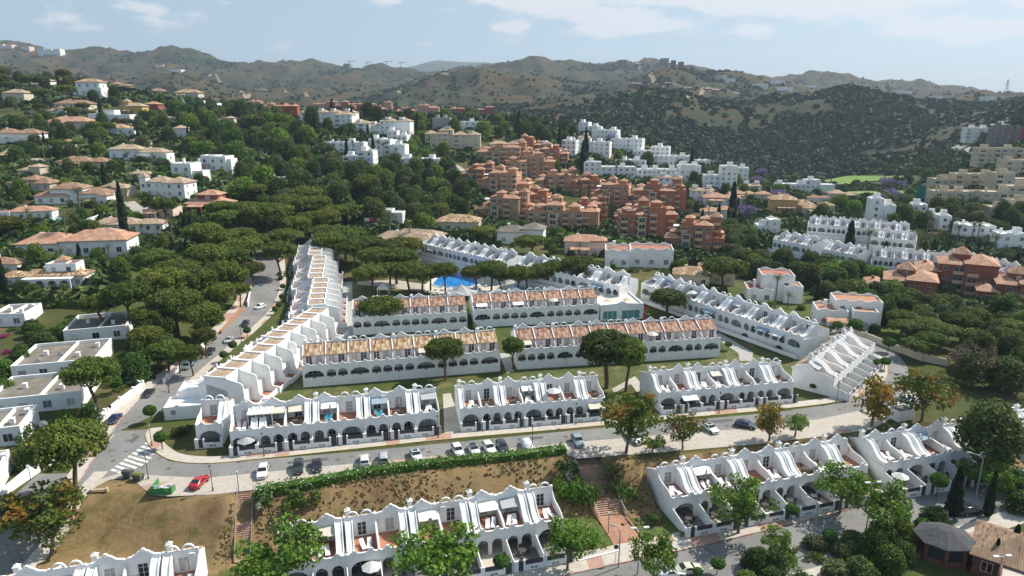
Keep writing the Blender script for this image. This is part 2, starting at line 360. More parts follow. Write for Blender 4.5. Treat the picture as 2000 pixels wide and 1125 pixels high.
    def build(s, name, m, parent=None, smooth=False, **k): return link(name, s.mesh(name, m, smooth), parent, **k)
ORD = 'first second third fourth fifth sixth seventh eighth ninth tenth eleventh twelfth thirteenth fourteenth fifteenth sixteenth seventeenth eighteenth nineteenth twentieth'.split()
def ordn(i):
    if i < 20: return ORD[i]
    n = i + 1; tens = {2: 'twenty', 3: 'thirty', 4: 'forty', 5: 'fifty', 6: 'sixty', 7: 'seventy', 8: 'eighty', 9: 'ninety'}[min(9, n // 10)]
    return tens[:-1] + 'ieth' if n % 10 == 0 else tens + '-' + ORD[n % 10 - 1]
# ================================================================ the setting: terrain
def ground_mat():
    m = mat('ground', (.1, .1, .1), .95, spec=.1); nt, N, L, b = nodes_of(m)
    pos = N('ShaderNodeNewGeometry').outputs['Position']
    def noise(sc, det=5, r=.6):
        n = N('ShaderNodeTexNoise'); n.inputs['Scale'].default_value = sc; n.inputs['Detail'].default_value = det; n.inputs['Roughness'].default_value = r; L(pos, n.inputs['Vector']); return n.outputs[0]
    def mix(f, a, c, lo=0, hi=1):
        mr = N('ShaderNodeMapRange'); L(f, mr.inputs[0]); mr.inputs[1].default_value = lo; mr.inputs[2].default_value = hi
        mx = N('ShaderNodeMixRGB'); L(mr.outputs[0], mx.inputs[0])
        for i, q in ((1, a), (2, c)):
            if isinstance(q, tuple): mx.inputs[i].default_value = (*q, 1)
            else: L(q, mx.inputs[i])
        return mx.outputs[0]
    near = mix(noise(.05), (.065, .075, .025), (.15, .115, .055), .48, .66)
    near = mix(noise(.9), near, (.055, .062, .022), .52, .72)
    lawn = mix(noise(.3), (.055, .085, .02), (.10, .11, .035), .4, .65)
    at0 = N('ShaderNodeAttribute'); at0.attribute_name = 'zone'
    hill = mix(noise(.006, 6), (.078, .050, .027), (.135, .080, .044), .45, .68)
    ad = N('ShaderNodeMath'); ad.operation = 'MULTIPLY_ADD'; L(at0.outputs['Alpha'], ad.inputs[0]); ad.inputs[1].default_value = .55; L(noise(.02, 6, .7), ad.inputs[2])
    hill = mix(ad.outputs[0], hill, (.028, .040, .021), .54, .76)
    hill = mix(noise(.010, 8, .7), hill, (.046, .050, .028), .42, .60)
    hill = mix(noise(.09, 4, .7), hill, (.045, .057, .032), .50, .60)
    at = N('ShaderNodeAttribute'); at.attribute_name = 'zone'; sp = N('ShaderNodeSeparateColor'); L(at.outputs['Color'], sp.inputs[0])
    c = mix(sp.outputs[0], near, hill); c = mix(sp.outputs[1], c, (.21, .145, .065))
    dry = mix(noise(.35, 6, .7), (.25, .17, .085), (.12, .105, .04), .46, .68)
    dry = mix(noise(.12, 3), dry, (.14, .085, .045), .55, .7)
    c = mix(sp.outputs[1], mix(sp.outputs[0], near, hill), dry)
    c = mix(sp.outputs[2], c, lawn)
    L(c, b.inputs['Base Color'])
    bp = N('ShaderNodeBump'); bp.inputs['Strength'].default_value = .6; bp.inputs['Distance'].default_value = .3; L(noise(1.3, 8, .7), bp.inputs['Height']); L(bp.outputs[0], b.inputs['Normal'])
    return m
def veg_d(x, y): return np.clip((.60 - ridged(x / 330.0 + 3, y / 420.0 + 9)) * 2.2 + (.56 - ridged(x / 150.0 + 31, y / 210.0 + 3, 3)) * 2.2 + .35, 0, 1)
def build_ground():
    ys = np.concatenate([np.geomspace(18, 170, 230)[:-1], np.geomspace(170, 1000, 220)[:-1], np.geomspace(1000, 3200, 260)[:-1], np.geomspace(3200, 9300, 50)])
    aa = np.linspace(-1.25, 1.25, 620)
    Y, Aa = np.meshgrid(ys, aa, indexing='ij'); X = Y * Aa; Z = ground_z(X, Y)
    n, k = Y.shape; co = np.stack([X, Y, Z], -1).reshape(-1, 3)
    i = np.arange(n - 1)[:, None] * k + np.arange(k - 1)[None]; q = np.stack([i, i + 1, i + k + 1, i + k], -1).reshape(-1, 4)
    me = bpy.data.meshes.new('ground'); me.vertices.add(len(co)); me.vertices.foreach_set('co', co.ravel())
    me.loops.add(q.size); me.loops.foreach_set('vertex_index', q.ravel().astype(np.int32)); me.polygons.add(len(q)); me.polygons.foreach_set('loop_start', np.arange(0, q.size, 4)); me.polygons.foreach_set('loop_total', np.full(len(q), 4))
    me.update(); me.validate()
    ca = me.color_attributes.new('zone', 'FLOAT_COLOR', 'POINT')
    X, Y = co[:, 0], co[:, 1]; d = np.interp(X, EX, EY) - Y; a = X / Y
    hill = sstep((Y - 620) / 120)
    bank = sstep((d + .5) / 2.0) * (1 - sstep((d - 13) / 4)) * (Y < 180)
    left = (sstep((d + 3) / 2) * (X < -33) * (X > -70) * (Y < 180))
    zone = np.zeros((len(co), 4)); zone[:, 3] = veg_d(X, Y); zone[:, 0] = hill; zone[:, 1] = np.clip(bank + left, 0, 1)
    comp = (Y > 112) & (Y < 215) & (np.abs(a) < .6) & (d < -2)
    zone[:, 2] = np.where(comp, .75, 0) + ((d > 13) & (Y < 180)) * .8
    ca.data.foreach_set('color', zone.astype(np.float32).ravel())
    me.materials.append(ground_mat()); me.polygons.foreach_set('use_smooth', [True] * len(me.polygons))
    o = link('ground', me); o['kind'] = 'structure'
build_ground()
def sheet(name, poly, m, lift=.012, z=None, kind='structure', tagged=None):
    """flat patch of ground from a plan polygon"""
    z = gz(*poly[0][:2]) if z is None else z
    pts = [Vector((p[0], p[1], 0)) for p in poly]; tris = tessellate_polygon([pts]); vs = [(p[0], p[1], z + lift) for p in poly]
    fs = []
    for a, b, c in tris:
        A2 = (poly[b][0] - poly[a][0]) * (poly[c][1] - poly[a][1]) - (poly[c][0] - poly[a][0]) * (poly[b][1] - poly[a][1])
        fs.append((a, b, c) if A2 > 0 else (c, b, a))
    o = MB().add(vs, fs).build(name, m)
    if kind: o['kind'] = kind
    return o
def smooth_line(pts, n=8):
    out = []; P_ = [Vector(p) for p in pts]; P_ = [P_[0] * 2 - P_[1]] + P_ + [P_[-1] * 2 - P_[-2]]
    for i in range(1, len(P_) - 2):
        for k in range(n):
            t = k / n; a, b, c, d = P_[i - 1:i + 3]
            out.append(.5 * ((2 * b) + (c - a) * t + (2 * a - 5 * b + 4 * c - d) * t * t + (-a + 3 * b - 3 * c + d) * t ** 3))
    out.append(P_[-2]); return out
def offset(line, d):
    out = []
    for i, p in enumerate(line):
        t = line[min(i + 1, len(line) - 1)] - line[max(i - 1, 0)]; t.z = 0; t.normalize()
        out.append(Vector((p.x - t.y * d, p.y + t.x * d, p.z)))
    return out
def ribbon(name, line, w0, w1, m, lift=.02, drape=True, h=0.0, kind='structure'):
    """strip between offsets w0 and w1 of a plan line; h > 0 gives it side faces (kerb, wall)"""
    k = 4 if (drape and w1 - w0 > 2) else 1; cols = [offset(line, w0 + (w1 - w0) * j / k) for j in range(k + 1)]
    vs = []
    for i in range(len(line)):
        for j in range(k + 1):
            p = cols[j][i]; z = (gz(p.x, p.y) if drape else p.z) + lift + h; vs.append((p.x, p.y, z))
    fs = [(i * (k + 1) + j, i * (k + 1) + j + 1, (i + 1) * (k + 1) + j + 1, (i + 1) * (k + 1) + j) for i in range(len(line) - 1) for j in range(k)]
    fs = [f[::-1] for f in fs]
    if h > 0:
        n = len(vs); vs += [(x, y, z - h - .3) for x, y, z in vs]
        for i in range(len(line) - 1):
            a, b = i * (k + 1), (i + 1) * (k + 1); fs += [(a, b, b + n, a + n)[::-1], (a + k, b + k, b + k + n, a + k + n)]
        fs += [(0, k, k + n, n), tuple(q + len(line) * (k + 1) - k - 1 for q in (0, n, k + n, k))]
    o = MB().add(vs, fs).build(name, m)
    if kind: o['kind'] = kind
    return o
def road_mat():
    m = mat('asphalt', (.185, .182, .176), .9, noise=(2.5, .07), ramp=[(.12, (.235, .23, .222), .4, .65), (.9, (.15, .147, .143), .6, .7), (.35, (.13, .126, .122), .64, .67)], bump=(20, .15), coord='World'); return m
asphalt = road_mat()
concrete = mat('pale concrete pavement', (.44, .40, .35), .9, noise=(.8, .07), ramp=(.3, (.36, .33, .29), .45, .7), coord='World')
def paving_mat(name, base, accent, sx=.45, thr=.82):
    m = mat(name, base, .9); nt, N, L, b = nodes_of(m); pos = N('ShaderNodeNewGeometry').outputs['Position']
    mp = N('ShaderNodeMapping'); L(pos, mp.inputs[0]); mp.inputs['Scale'].default_value = (sx, sx * .55, 0); mp.inputs['Rotation'].default_value = (0, 0, R(-10))
    fl = N('ShaderNodeVectorMath'); fl.operation = 'FLOOR'; L(mp.outputs[0], fl.inputs[0])
    wn = N('ShaderNodeTexWhiteNoise'); wn.noise_dimensions = '2D'; L(fl.outputs[0], wn.inputs['Vector'])
    gt = N('ShaderNodeMath'); gt.operation = 'GREATER_THAN'; gt.inputs[1].default_value = thr; L(wn.outputs['Value'], gt.inputs[0])
    nz = N('ShaderNodeTexNoise'); nz.inputs['Scale'].default_value = 1.2; nz.inputs['Detail'].default_value = 6; L(pos, nz.inputs['Vector'])
    mr = N('ShaderNodeMapRange'); L(nz.outputs[0], mr.inputs[0]); mr.inputs[1].default_value = .3; mr.inputs[2].default_value = .7; mr.inputs[3].default_value = .88; mr.inputs[4].default_value = 1.1
    mx = N('ShaderNodeMixRGB'); L(gt.outputs[0], mx.inputs[0]); mx.inputs[1].default_value = (*base, 1); mx.inputs[2].default_value = (*accent, 1)
    hs = N('ShaderNodeHueSaturation'); L(mr.outputs[0], hs.inputs['Value']); L(mx.outputs[0], hs.inputs['Color']); L(hs.outputs[0], b.inputs['Base Color'])
    return m
paving = paving_mat('pavement slabs with red panels', (.47, .425, .37), (.40, .25, .19))
redstep = mat('red brick paving', (.38, .215, .14), .9, noise=(1.5, .12), ramp=(.5, (.30, .15, .095), .45, .7))
kerbm = mat('kerb concrete', (.38, .35, .30), .9, noise=(1, .1), coord='World')
kerbred = mat('faded red kerb paint', (.36, .17, .12), .9, noise=(1, .2), ramp=(.8, (.40, .33, .27), .45, .6), coord='World')
kerbyel = mat('faded yellow kerb paint', (.46, .36, .13), .9, noise=(1, .2), ramp=(.8, (.40, .34, .24), .5, .65), coord='World')
paint = mat('white road paint', (.62, .61, .58), .8, noise=(3, .12), ramp=(1.4, (.34, .33, .32), .52, .66), coord='World')
def PP(lst, z=0): return [P(u, v, z) for u, v in lst]
# upper street: passes in front of the front terraces, curls round the right end
up_top = smooth_line(PP([(292, 838), (283, 850), (296, 876), (330, 899), (400, 905), (500, 900), (700, 880), (880, 861), (1100, 841), (1300, 824), (1500, 805), (1640, 786), (1700, 765), (1728, 742), (1735, 720), (1728, 700), (1700, 686), (1665, 672), (1600, 655)]), 10)
up_bot = smooth_line(PP([(165, 955), (190, 938), (240, 925), (260, 922), (330, 928), (400, 935), (500, 925), (700, 905), (880, 884), (1100, 866), (1300, 849), (1450, 838), (1600, 818), (1680, 800), (1745, 778), (1765, 745), (1762, 715), (1740, 695), (1700, 676), (1640, 655)]), 10)
def strip_between(name, a, b, m, lift, n=160):
    def resample(l):
        ds = [0]
        for i in range(1, len(l)): ds.append(ds[-1] + (l[i] - l[i - 1]).length)
        out = []
        for k in range(n):
            t = ds[-1] * k / (n - 1); i = min(max(0, int(np.searchsorted(ds, t)) - 1), len(l) - 2); f = (t - ds[i]) / max(1e-6, ds[i + 1] - ds[i]); out.append(l[i].lerp(l[i + 1], f))
        return out
    ra, rb = resample(a), resample(b); vs = []
    for p, q in zip(ra, rb): vs += [(p.x, p.y, gz(p.x, p.y) + lift), (q.x, q.y, gz(q.x, q.y) + lift)]
    fs = [(2 * i, 2 * i + 1, 2 * i + 3, 2 * i + 2) for i in range(n - 1)]
    o = MB().add(vs, fs).build(name, m); o['kind'] = 'structure'
    me = o.data
    if me.polygons[0].normal.z < 0: me.flip_normals()
    return o
ux = [q for q in up_top if q.x > P(292, 838).x + 1]
sheet('road', PP([(283, 850), (296, 878), (330, 901), (400, 907), (700, 882), (1100, 843), (1500, 807), (1640, 788), (1700, 767), (1728, 742), (1735, 722), (1726, 702), (1700, 688), (1660, 672), (1600, 655), (1540, 640), (1590, 636), (1650, 648), (1700, 662), (1750, 688), (1772, 715), (1775, 745), (1760, 780), (1690, 808), (1600, 826), (1450, 842), (1300, 853), (1100, 870), (700, 910), (400, 940), (300, 932), (240, 927), (190, 942), (150, 962), (120, 950), (190, 880), (300, 760), (392, 690), (440, 640), (480, 590), (497, 540), (506, 500), (520, 490), (545, 500), (548, 560), (530, 600), (490, 640), (440, 680), (380, 730), (345, 768), (318, 800), (291, 840)]), asphalt, .02, 0)
sheet('road', PP([(232, 880), (300, 768), (352, 730), (348, 768), (320, 802), (292, 842), (284, 852), (262, 868)]), asphalt, .012, 0)
# parking apron on the camera side of the upper street
apron = paving_mat('parking apron slabs', (.43, .385, .33), (.39, .27, .21), .3, .93)
apron_edge = [(1800, 752), (1815, 778), (1700, 840), (1500, 866), (1290, 884), (1130, 896), (1095, 886), (800, 918), (520, 950), (490, 958), (420, 966), (330, 970), (300, 968), (280, 955), (262, 938), (248, 934), (215, 937), (190, 950), (168, 966), (150, 962), (190, 938), (240, 923), (300, 929), (400, 934), (700, 905), (1100, 866), (1300, 849), (1450, 838), (1600, 819), (1690, 800), (1750, 776)]
sheet('parking_apron', PP(apron_edge), apron, .05, 0)
# pavements on the house side
pv1 = smooth_line(PP([(291, 838), (284, 852), (296, 876), (332, 899), (400, 906), (500, 898), (700, 877), (880, 858), (1100, 839), (1300, 820), (1500, 802), (1640, 785), (1700, 765), (1727, 744), (1734, 722), (1726, 700), (1690, 684)]), 8)
ribbon('pavement', pv1, 0.15, 2.2, paving, .0, h=.13)
ribbon('kerb', pv1, 0.0, .15, kerbyel, .0, h=.14)
# pavement and wall side of the street running up on the left
lf = smooth_line(PP([(150, 950), (215, 850), (262, 795), (300, 758), (352, 718), (400, 682), (440, 640), (478, 590), (496, 545), (505, 500)]), 8)
ribbon('pavement', lf, 0.15, 2.4, paving, .0, h=.13); ribbon('kerb', lf, 0, .15, kerbred, .0, h=.14)
lr = smooth_line(PP([(315, 806), (345, 770), (380, 732), (440, 682), (490, 641), (530, 600), (546, 560), (545, 505)]), 8)
ribbon('pavement', lr, -2.0, -.15, paving, .0, h=.13); ribbon('kerb', lr, -.15, 0, kerbred, .0, h=.14)
a_, b_ = lf[4:], lr[::1]
strip_between('road', lf[8:], lr, asphalt, .05)
# zebra crossing and lane dashes
zc = MB()
for k in range(9):
    a = P(218 + k * 8.4 - 3, 918 - k * 6.5 + 1); 
    b = a + Vector((5.6, -2.6, 0)).normalized() * (2.4 + 2.2 * math.sin(math.pi * min(k, 7) / 8)); t = (P(285, 866) - P(218, 918)).normalized() * .62
    a2, b2 = a + t, b + t
    zc.add([(a.x, a.y, .03), (b.x, b.y, .03), (b2.x, b2.y, .03), (a2.x, a2.y, .03)], [(0, 1, 2, 3)])
zo = zc.build('zebra_crossing', paint); zo['kind'] = 'structure'
dm = MB()
for (u0, v0, u1, v1) in [(212, 861, 222, 849), (247, 825, 257, 816), (279, 799, 290, 791), (312, 772, 322, 765), (345, 746, 355, 739), (380, 716, 390, 709), (412, 690, 420, 683), (438, 668, 446, 660)]:
    a, b = P(u0, v0), P(u1, v1); t = (b - a).normalized(); nn = Vector((-t.y, t.x, 0)) * .07
    dm.add([(a - nn).to_tuple()[:2] + (.032,), (a + nn).to_tuple()[:2] + (.032,), (b + nn).to_tuple()[:2] + (.032,), (b - nn).to_tuple()[:2] + (.032,)], [(3, 2, 1, 0)])
# lower street
ls = smooth_line([P(u, v, LOW) for u, v in [(900, 1168), (1050, 1138), (1135, 1118), (1350, 1072), (1550, 1024), (1750, 972), (1900, 930), (2050, 893), (2300, 840)]], 8)
def low(name, l, a, b, m, lift, h=0.0): return ribbon(name, l, a, b, m, lift, drape=False, h=h)
low('road', ls, -9.0, 0, asphalt, .02); low('kerb', ls, 0, .15, kerbred, 0, .14); low('pavement', ls, .15, 3.9, paving, 0, .13)
low('pavement', ls, -12.2, -9.15, paving, 0, .13); low('kerb', ls, -9.15, -9, kerbm, 0, .14)
cl = offset(ls, -4.5)
for i in range(2, len(cl) - 2, 2):
    a, b = cl[i], cl[i].lerp(cl[i + 1], .45); t = (b - a).normalized(); nn = Vector((-t.y, t.x, 0)) * .07; z = LOW + .032
    dm.add([(q.x, q.y, z) for q in (a - nn, a + nn, b + nn, b - nn)], [(3, 2, 1, 0)])
dmo = dm.build('lane_markings', paint); dmo['kind'] = 'structure'
for p in dmo.data.polygons:
    pass
# street dropping away at the far left foot of the picture
bl = smooth_line([G(130, 925), G(60, 990), G(5, 1050), G(-60, 1130)], 8)
ribbon('road', bl, -4.2, 4.2, asphalt, .06)
ribbon('pavement', bl, 4.2, 6.2, paving, .02, h=.1)
# paths and lawns inside the estate
estpath = mat('grey estate path', (.36, .345, .33), .9, noise=(.8, .08), coord='World')
lawnm = mat('mown lawn', (.075, .095, .025), .95, noise=(1.6, .25), ramp=[(.25, (.17, .145, .06), .48, .66), (3, (.05, .07, .018), .5, .7)], coord='World', bump=(6, .5))
sheet('lawn', PP([(480, 795), (560, 722), (590, 700), (700, 770), (1010, 730), (1420, 700), (1400, 655), (1450, 665), (1560, 705), (1560, 740), (1240, 745), (1200, 790), (1270, 800), (1240, 830), (1190, 800), (870, 770), (880, 800), (860, 790), (600, 775), (500, 790)]), lawnm, .03, 0)
sheet('path', PP([(527, 768), (586, 700), (600, 706), (548, 768)]), estpath, .045, 0)
sheet('path', PP([(975, 690), (995, 690), (1005, 725), (990, 730)]), estpath, .045, 0)
sheet('path', PP([(1390, 655), (1405, 650), (1470, 688), (1470, 705), (1445, 705), (1442, 690)]), estpath, .05, 0)
sheet('path', PP([(865, 770), (880, 768), (905, 842), (868, 848)]), concrete, .05, 0)
sheet('path', PP([(1195, 760), (1240, 735), (1270, 770), (1250, 775), (1232, 750), (1200, 768)]), concrete, .06, 0)
sheet('path', PP([(672, 540), (688, 540), (690, 690), (655, 690), (660, 620)]), estpath, .045, 0)
sheet('path', PP([(690, 540), (760, 545), (860, 560), (1000, 572), (1160, 575), (1220, 600), (1150, 585), (1000, 582), (850, 572), (700, 556)]), concrete, .05, 0)
sheet('lawn', PP([(690, 548), (850, 566), (1100, 578), (1100, 600), (900, 600), (690, 600)]), lawnm, .03, 0)
# grass beside the staircase (lower level) and the green by the left corner
lowlawn = mat('green lower lawn', (.075, .11, .025), .95, noise=(1.5, .25), ramp=(.3, (.13, .125, .045), .5, .7), coord='World', bump=(6, .5))
sheet('lawn', [P(u, v, LOW) for u, v in [(1075, 1020), (1150, 1000), (1208, 1077), (1130, 1097)]], lowlawn, .03, LOW)
sheet('lawn', [P(u, v, LOW) for u, v in [(1215, 970), (1260, 950), (1345, 1042), (1330, 1048), (1265, 1062), (1222, 1000)]], lowlawn, .03, LOW)
# ---------------------------------------------------------------- haze
def build_haze():
    me = MB().box(-12000, 12000, -60, 9400, -250, 700).mesh('haze', MATS.setdefault('haze', bpy.data.materials.new('haze')))
    m = MATS['haze']; m.use_nodes = True; nt = m.node_tree; nt.nodes.clear()
    out = nt.nodes.new('ShaderNodeOutputMaterial'); pv = nt.nodes.new('ShaderNodeVolumePrincipled')
    pv.inputs['Color'].default_value = (.66, .82, 1, 1); pv.inputs['Density'].default_value = .00009; pv.inputs['Anisotropy'].default_value = .2
    nt.links.new(pv.outputs[0], out.inputs['Volume'])
    o = link('haze', me); o['kind'] = 'stuff'
build_haze()

covers = MB()
for u, v in [(330, 915), (520, 912), (660, 898), (838, 883), (960, 862), (1105, 853), (1125, 866), (1290, 840), (1420, 832), (1575, 810), (262, 850), (222, 900), (300, 800), (365, 745), (1640, 800)]:
    g = P(u, v); n = 12; b0 = len(covers.v); covers.add([(g.x + .38 * math.cos(2 * math.pi * k / n), g.y + .38 * math.sin(2 * math.pi * k / n), .058) for k in range(n)], [tuple(range(n))])
o_ = covers.build('manhole_covers', mat('rusty iron cover', (.16, .11, .085), .7)); o_['kind'] = 'structure'
patch = mat('newer asphalt patch', (.105, .103, .10), .9, noise=(3, .1), coord='World')
for k, pl in enumerate([[(560, 902), (640, 894), (642, 899), (562, 907)], [(1010, 856), (1060, 852), (1061, 857), (1012, 861)], [(1380, 822), (1430, 818), (1432, 823), (1382, 827)], [(250, 862), (268, 850), (274, 853), (258, 866)]]): sheet('road', PP(pl), patch, .034 - .02, .0115)
# ================================================================ the terraced estate
W = 4.4; DT = 4.9; HB = 1.0                       # house width, terrace depth, plinth of the inner terraces
def arc(cx, cz, rx, rz, a0, a1, n=10):
    return [(cx + rx * math.cos(R(a0 + (a1 - a0) * i / n)), cz + rz * math.sin(R(a0 + (a1 - a0) * i / n))) for i in range(n + 1)]
def circ(cx, cz, r, n=8): return [(cx + r * math.cos(2 * math.pi * i / n), cz + r * math.sin(2 * math.pi * i / n)) for i in range(n)]
def curve_top(x0, x1, f, n=36): return [(x1 + (x0 - x1) * i / n, f(x1 + (x0 - x1) * i / n)) for i in range(n + 1)]
def humps(base, cs, r=.36, h=.42, edge=.16):
    def f(x):
        z = base + edge * max(0, 1 - min(abs(x), abs(x - W)) / .3)
        for c in cs:
            d = abs(x - c)
            if d < r: z = max(z, base + .12 + h * math.sqrt(max(0, 1 - (d / r) ** 2)))
            elif d < r + .35: z = max(z, base + .12 * (1 - (d - r) / .35))
        return z
    return f
def bell(base, top, c=W / 2):
    def f(x):
        d = abs(x - c)
        if d < .30: return top - .25 + .25 * math.sqrt(max(0, 1 - (d / .30) ** 2))
        t = min(1, (d - .30) / (W / 2 - .30)); w = .09 * math.sin(t * math.pi * 3)
        return base + (top - .28 - base) * (1 - t) ** 1.25 + w * (1 - t * .3)
    return f
def scaled(f, w): return f
def window_specs(x, z, w, h, y, cur, panes=2):
    """frame (hung at its own place) > glass, for an opening in a wall that faces -y"""
    fr = MB(); t = .06
    fr.box(-w / 2, -w / 2 + t, -.03, .05, 0, h).box(w / 2 - t, w / 2, -.03, .05, 0, h).box(-w / 2 + t, w / 2 - t, -.03, .05, h - t, h).box(-w / 2 + t, w / 2 - t, -.03, .05, 0, t)
    for i in range(1, panes): q = -w / 2 + w * i / panes; fr.box(q - .035, q + .035, -.025, .045, t, h - t)
    if h > 1.5:
        for zz in (h * .36, h * .7): fr.box(-w / 2 + t, w / 2 - t, -.01, .03, zz - .018, zz + .018)
    gl = MB().box(-w / 2 + t * .5, w / 2 - t * .5, .02, .035, t * .5, h - t * .5)
    return ('window', fr.mesh('window_frame', framem), (x, y, z), [('pane', gl.mesh('window_pane', curtain if cur else glass), (0, 0, 0), [])])
def inst(specs, parent):
    for name, me, loc, kids in specs:
        o = link(name, me, parent, loc=loc)
        if kids: inst(kids, o)
_cache = {}
def slide_mesh(x0, x1):
    """white sloping stair-flank that runs from the upper wall down to the terrace"""
    m = MB(); prof = []
    n = 12
    for i in range(n + 1):
        t = i / n; y = DT - (DT - .85) * t; z = 5.85 - 2.25 * (1 / (1 + math.exp(-7.5 * (t - .52)))) * 1.0; prof.append((y, z))
    low = [(y, 3.0) for y, z in (prof[-1], prof[0])]
    body = prof + low
    m.side([(y, z - (.16 if i <= n else 0)) for i, (y, z) in enumerate(body)], x0 + .14, x1 - .14)
    m.side(body, x0, x0 + .14); m.side(body, x1 - .14, x1)
    m.box(x0 + .1, x1 - .1, .45, .85, 3.0, 3.62)
    return m
def house_a(kind, side, gd, cur, extra):
    key = ('A', kind, side, gd, cur, extra)
    if key in _cache: return _cache[key]
    e = .003; X0, X1 = e, W - e; S = []; RB = 8.2 if gd > 3 else 9.4; low = gd < 1
    # ground floor arcade with scalloped terrace parapet
    if kind == 'P':
        ars = [(1.15, .78, 1.55, .85), (3.25, .78, 1.55, .85)]
    else: ars = [(2.2, 1.62, 1.35, 1.15)]
    bot = [(X0, 0)]
    for (c, hw, sp, rz) in ars: bot += [(c - hw, 0), (c - hw, sp)] + arc(c, sp, hw, rz, 180, 0, 12)[1:-1] + [(c + hw, sp), (c + hw, 0)]
    bot.append((X1, 0))
    cs = (1.1, 3.3)
    top = curve_top(X0, X1, humps(3.72, cs))
    if low:
        hs = [sill_hole(1.15, .86, .75, 1.55, .85, .28), sill_hole(3.25, .86, .75, 1.55, .85, .28)] if kind == 'P' else [sill_hole(2.2, 1.72, .75, 1.35, 1.1, .3)]
        m = MB().slab([(X0, -4), (X1, -4)] + top, hs + [[(1.5, -2.9), (2.9, -2.9), (2.9, -1.4), (1.5, -1.4)]] + [circ(c, 4.02, .13) for c in cs], 0, .24).box(X0, X1, .24, .4, -4, .6).box(X0, X1, -1.4, -1.2, -1.4, -.5)
    else: m = MB().slab(bot + top, [circ(c, 4.02, .13) for c in cs], 0, .24)
    for (c, hw, sp, rz) in ars:    # raised mouldings round the arches
        out = arc(c, sp, hw + .17, rz + .17, 0, 180, 12); inn = arc(c, sp, hw + .09, rz + .09, 180, 0, 12); m.slab(out + inn, [], -.05, 0)
    S.append(('arcade_wall', m.mesh('arcade_wall', white), (0, 0, 0), []))
    # body of the house behind and under the terrace
    b = MB()
    b.box(X0, X1, .24, DT + .1, 2.8, 2.98)
    b.box(X0, .12, .24, 2.6, 0, 2.8).box(W - .12, X1, .24, 2.6, 0, 2.8)
    if low: b.box(X0, X1, .4, RB, -4, 0)
    b.side([(2.6, 0), (RB, 0), (RB, 4.0), (DT + .32, 5.3), (DT + .32, 3.0), (DT + .12, 2.8), (2.6, 2.8)], X0, X1)
    S.append(('wall', b.mesh('house_wall', white), (0, 0, 0), []))
    S.append(('terrace_floor', MB().box(.14, W - .14, .26, DT - .02, 2.985, 3.0).mesh('terrace_floor', terrafl if extra != 2 else greyfl), (0, 0, 0), []))
    # upper wall with its parapet
    wc = 1.95 if side == 'R' else W - 1.95
    hole = [(wc - .62, 3.02), (wc + .62, 3.02), (wc + .62, 5.1), (wc - .62, 5.1)]
    if kind == 'P':
        f = bell(5.95, 7.15); holes = [hole, circ(2.2, 6.72, .17, 10)]
        m = MB().slab([(X0, 3.0), (X1, 3.0)] + curve_top(X0, X1, f, 48), holes, DT, DT + .3)
        o_ = arc(2.2, 5.35, .98, .95, 0, 180, 12); i_ = arc(2.2, 5.35, .9, .87, 180, 0, 12); m.slab(o_ + i_, [], DT - .04, DT)
    else:
        m = MB().slab([(X0, 3.0), (X1, 3.0), (X1, 6.2), (X1 - .35, 6.2), (X1 - .4, 6.05), (X0 + .4, 6.05), (X0 + .35, 6.2), (X0, 6.2)], [hole], DT, DT + .3)
        for c in (1.25, W - 1.25): m.slab(arc(c, 6.05, .80, .80, 0, 180, 14) + arc(c, 6.05, .62, .62, 180, 0, 14), [], DT + .03, DT + .3)
    S.append(('parapet_wall', m.mesh('parapet_wall', white), (0, 0, 0), []))
    S.append(window_specs(wc, 3.02, 1.24, 2.08, DT + .12, cur))
    # roof behind the parapet
    r = MB().side([(DT + .3, 5.35), (RB + .2, 4.0), (RB + .2, 4.1), (DT + .3, 5.45)], .18, W - .18)
    S.append(('roof', r.mesh('roof_tiles', tile), (0, 0, 0), []))
    c = MB().side([(DT + .3, 5.3), (RB + .25, 3.95), (RB + .25, 4.3), (DT + .3, 5.7)], X0, .18)
    S.append(('roof_kerb', c.mesh('roof_kerb', white), (0, 0, 0), []))
    if side == 'L':
        c = MB().box(.3, .95, 5.9, 6.5, 4.7, 6.45).box(.22, 1.03, 5.82, 6.58, 6.45, 6.55); c.add([(.3, 5.9, 6.55), (.95, 5.9, 6.55), (.95, 6.5, 6.55), (.3, 6.5, 6.55), (.625, 6.2, 6.95)], [(0, 1, 4), (1, 2, 4), (2, 3, 4), (3, 0, 4)])
        S.append(('chimney', c.mesh('chimney', white), (0, 0, 0), []))
    # sloping flank next to one party line, plain party wall on the other
    sx = (W - 1.22, W - .16) if side == 'R' else (.16, 1.22)
    S.append(('stair_flank', slide_mesh(*sx).mesh('stair_flank', white), (0, 0, 0), []))
    g_ = MB().box(sx[0] + .3, sx[1] - .3, .43, .45, 3.15, 3.45)
    S.append(('vent', g_.mesh('vent', dark), (0, 0, 0), []))
    px = (X0, .13) if side == 'R' else (W - .13, X1)
    prof = [(DT, 3.0), (DT, 5.35)] + [(DT - (DT - .3) * t, 5.35 - 1.55 * (t ** .8) - .22 * math.sin(t * math.pi * 2)) for t in [i / 8 for i in range(1, 9)]] + [(.3, 3.0)]
    S.append(('party_wall', MB().side(prof, *px).mesh('party_wall', white), (0, 0, 0), []))
    # ground floor glazing inside the porch
    S.append(window_specs(2.2 if kind == 'W' else 1.3, .05, 2.0 if kind == 'W' else 1.2, 2.1, 2.55, cur, 3 if kind == 'W' else 2))
    if kind == 'P': S.append(window_specs(3.2, .05, 1.2, 2.1, 2.55, not cur))
    # patio and garden front
    if low: _cache[key] = S; return S
    pf = MB().box(.12, W - .12, -gd, 2.55, 0, .03)
    S.append(('patio_floor', pf.mesh('patio_floor', greyfl if extra != 1 else stonefl), (0, 0, 0), []))
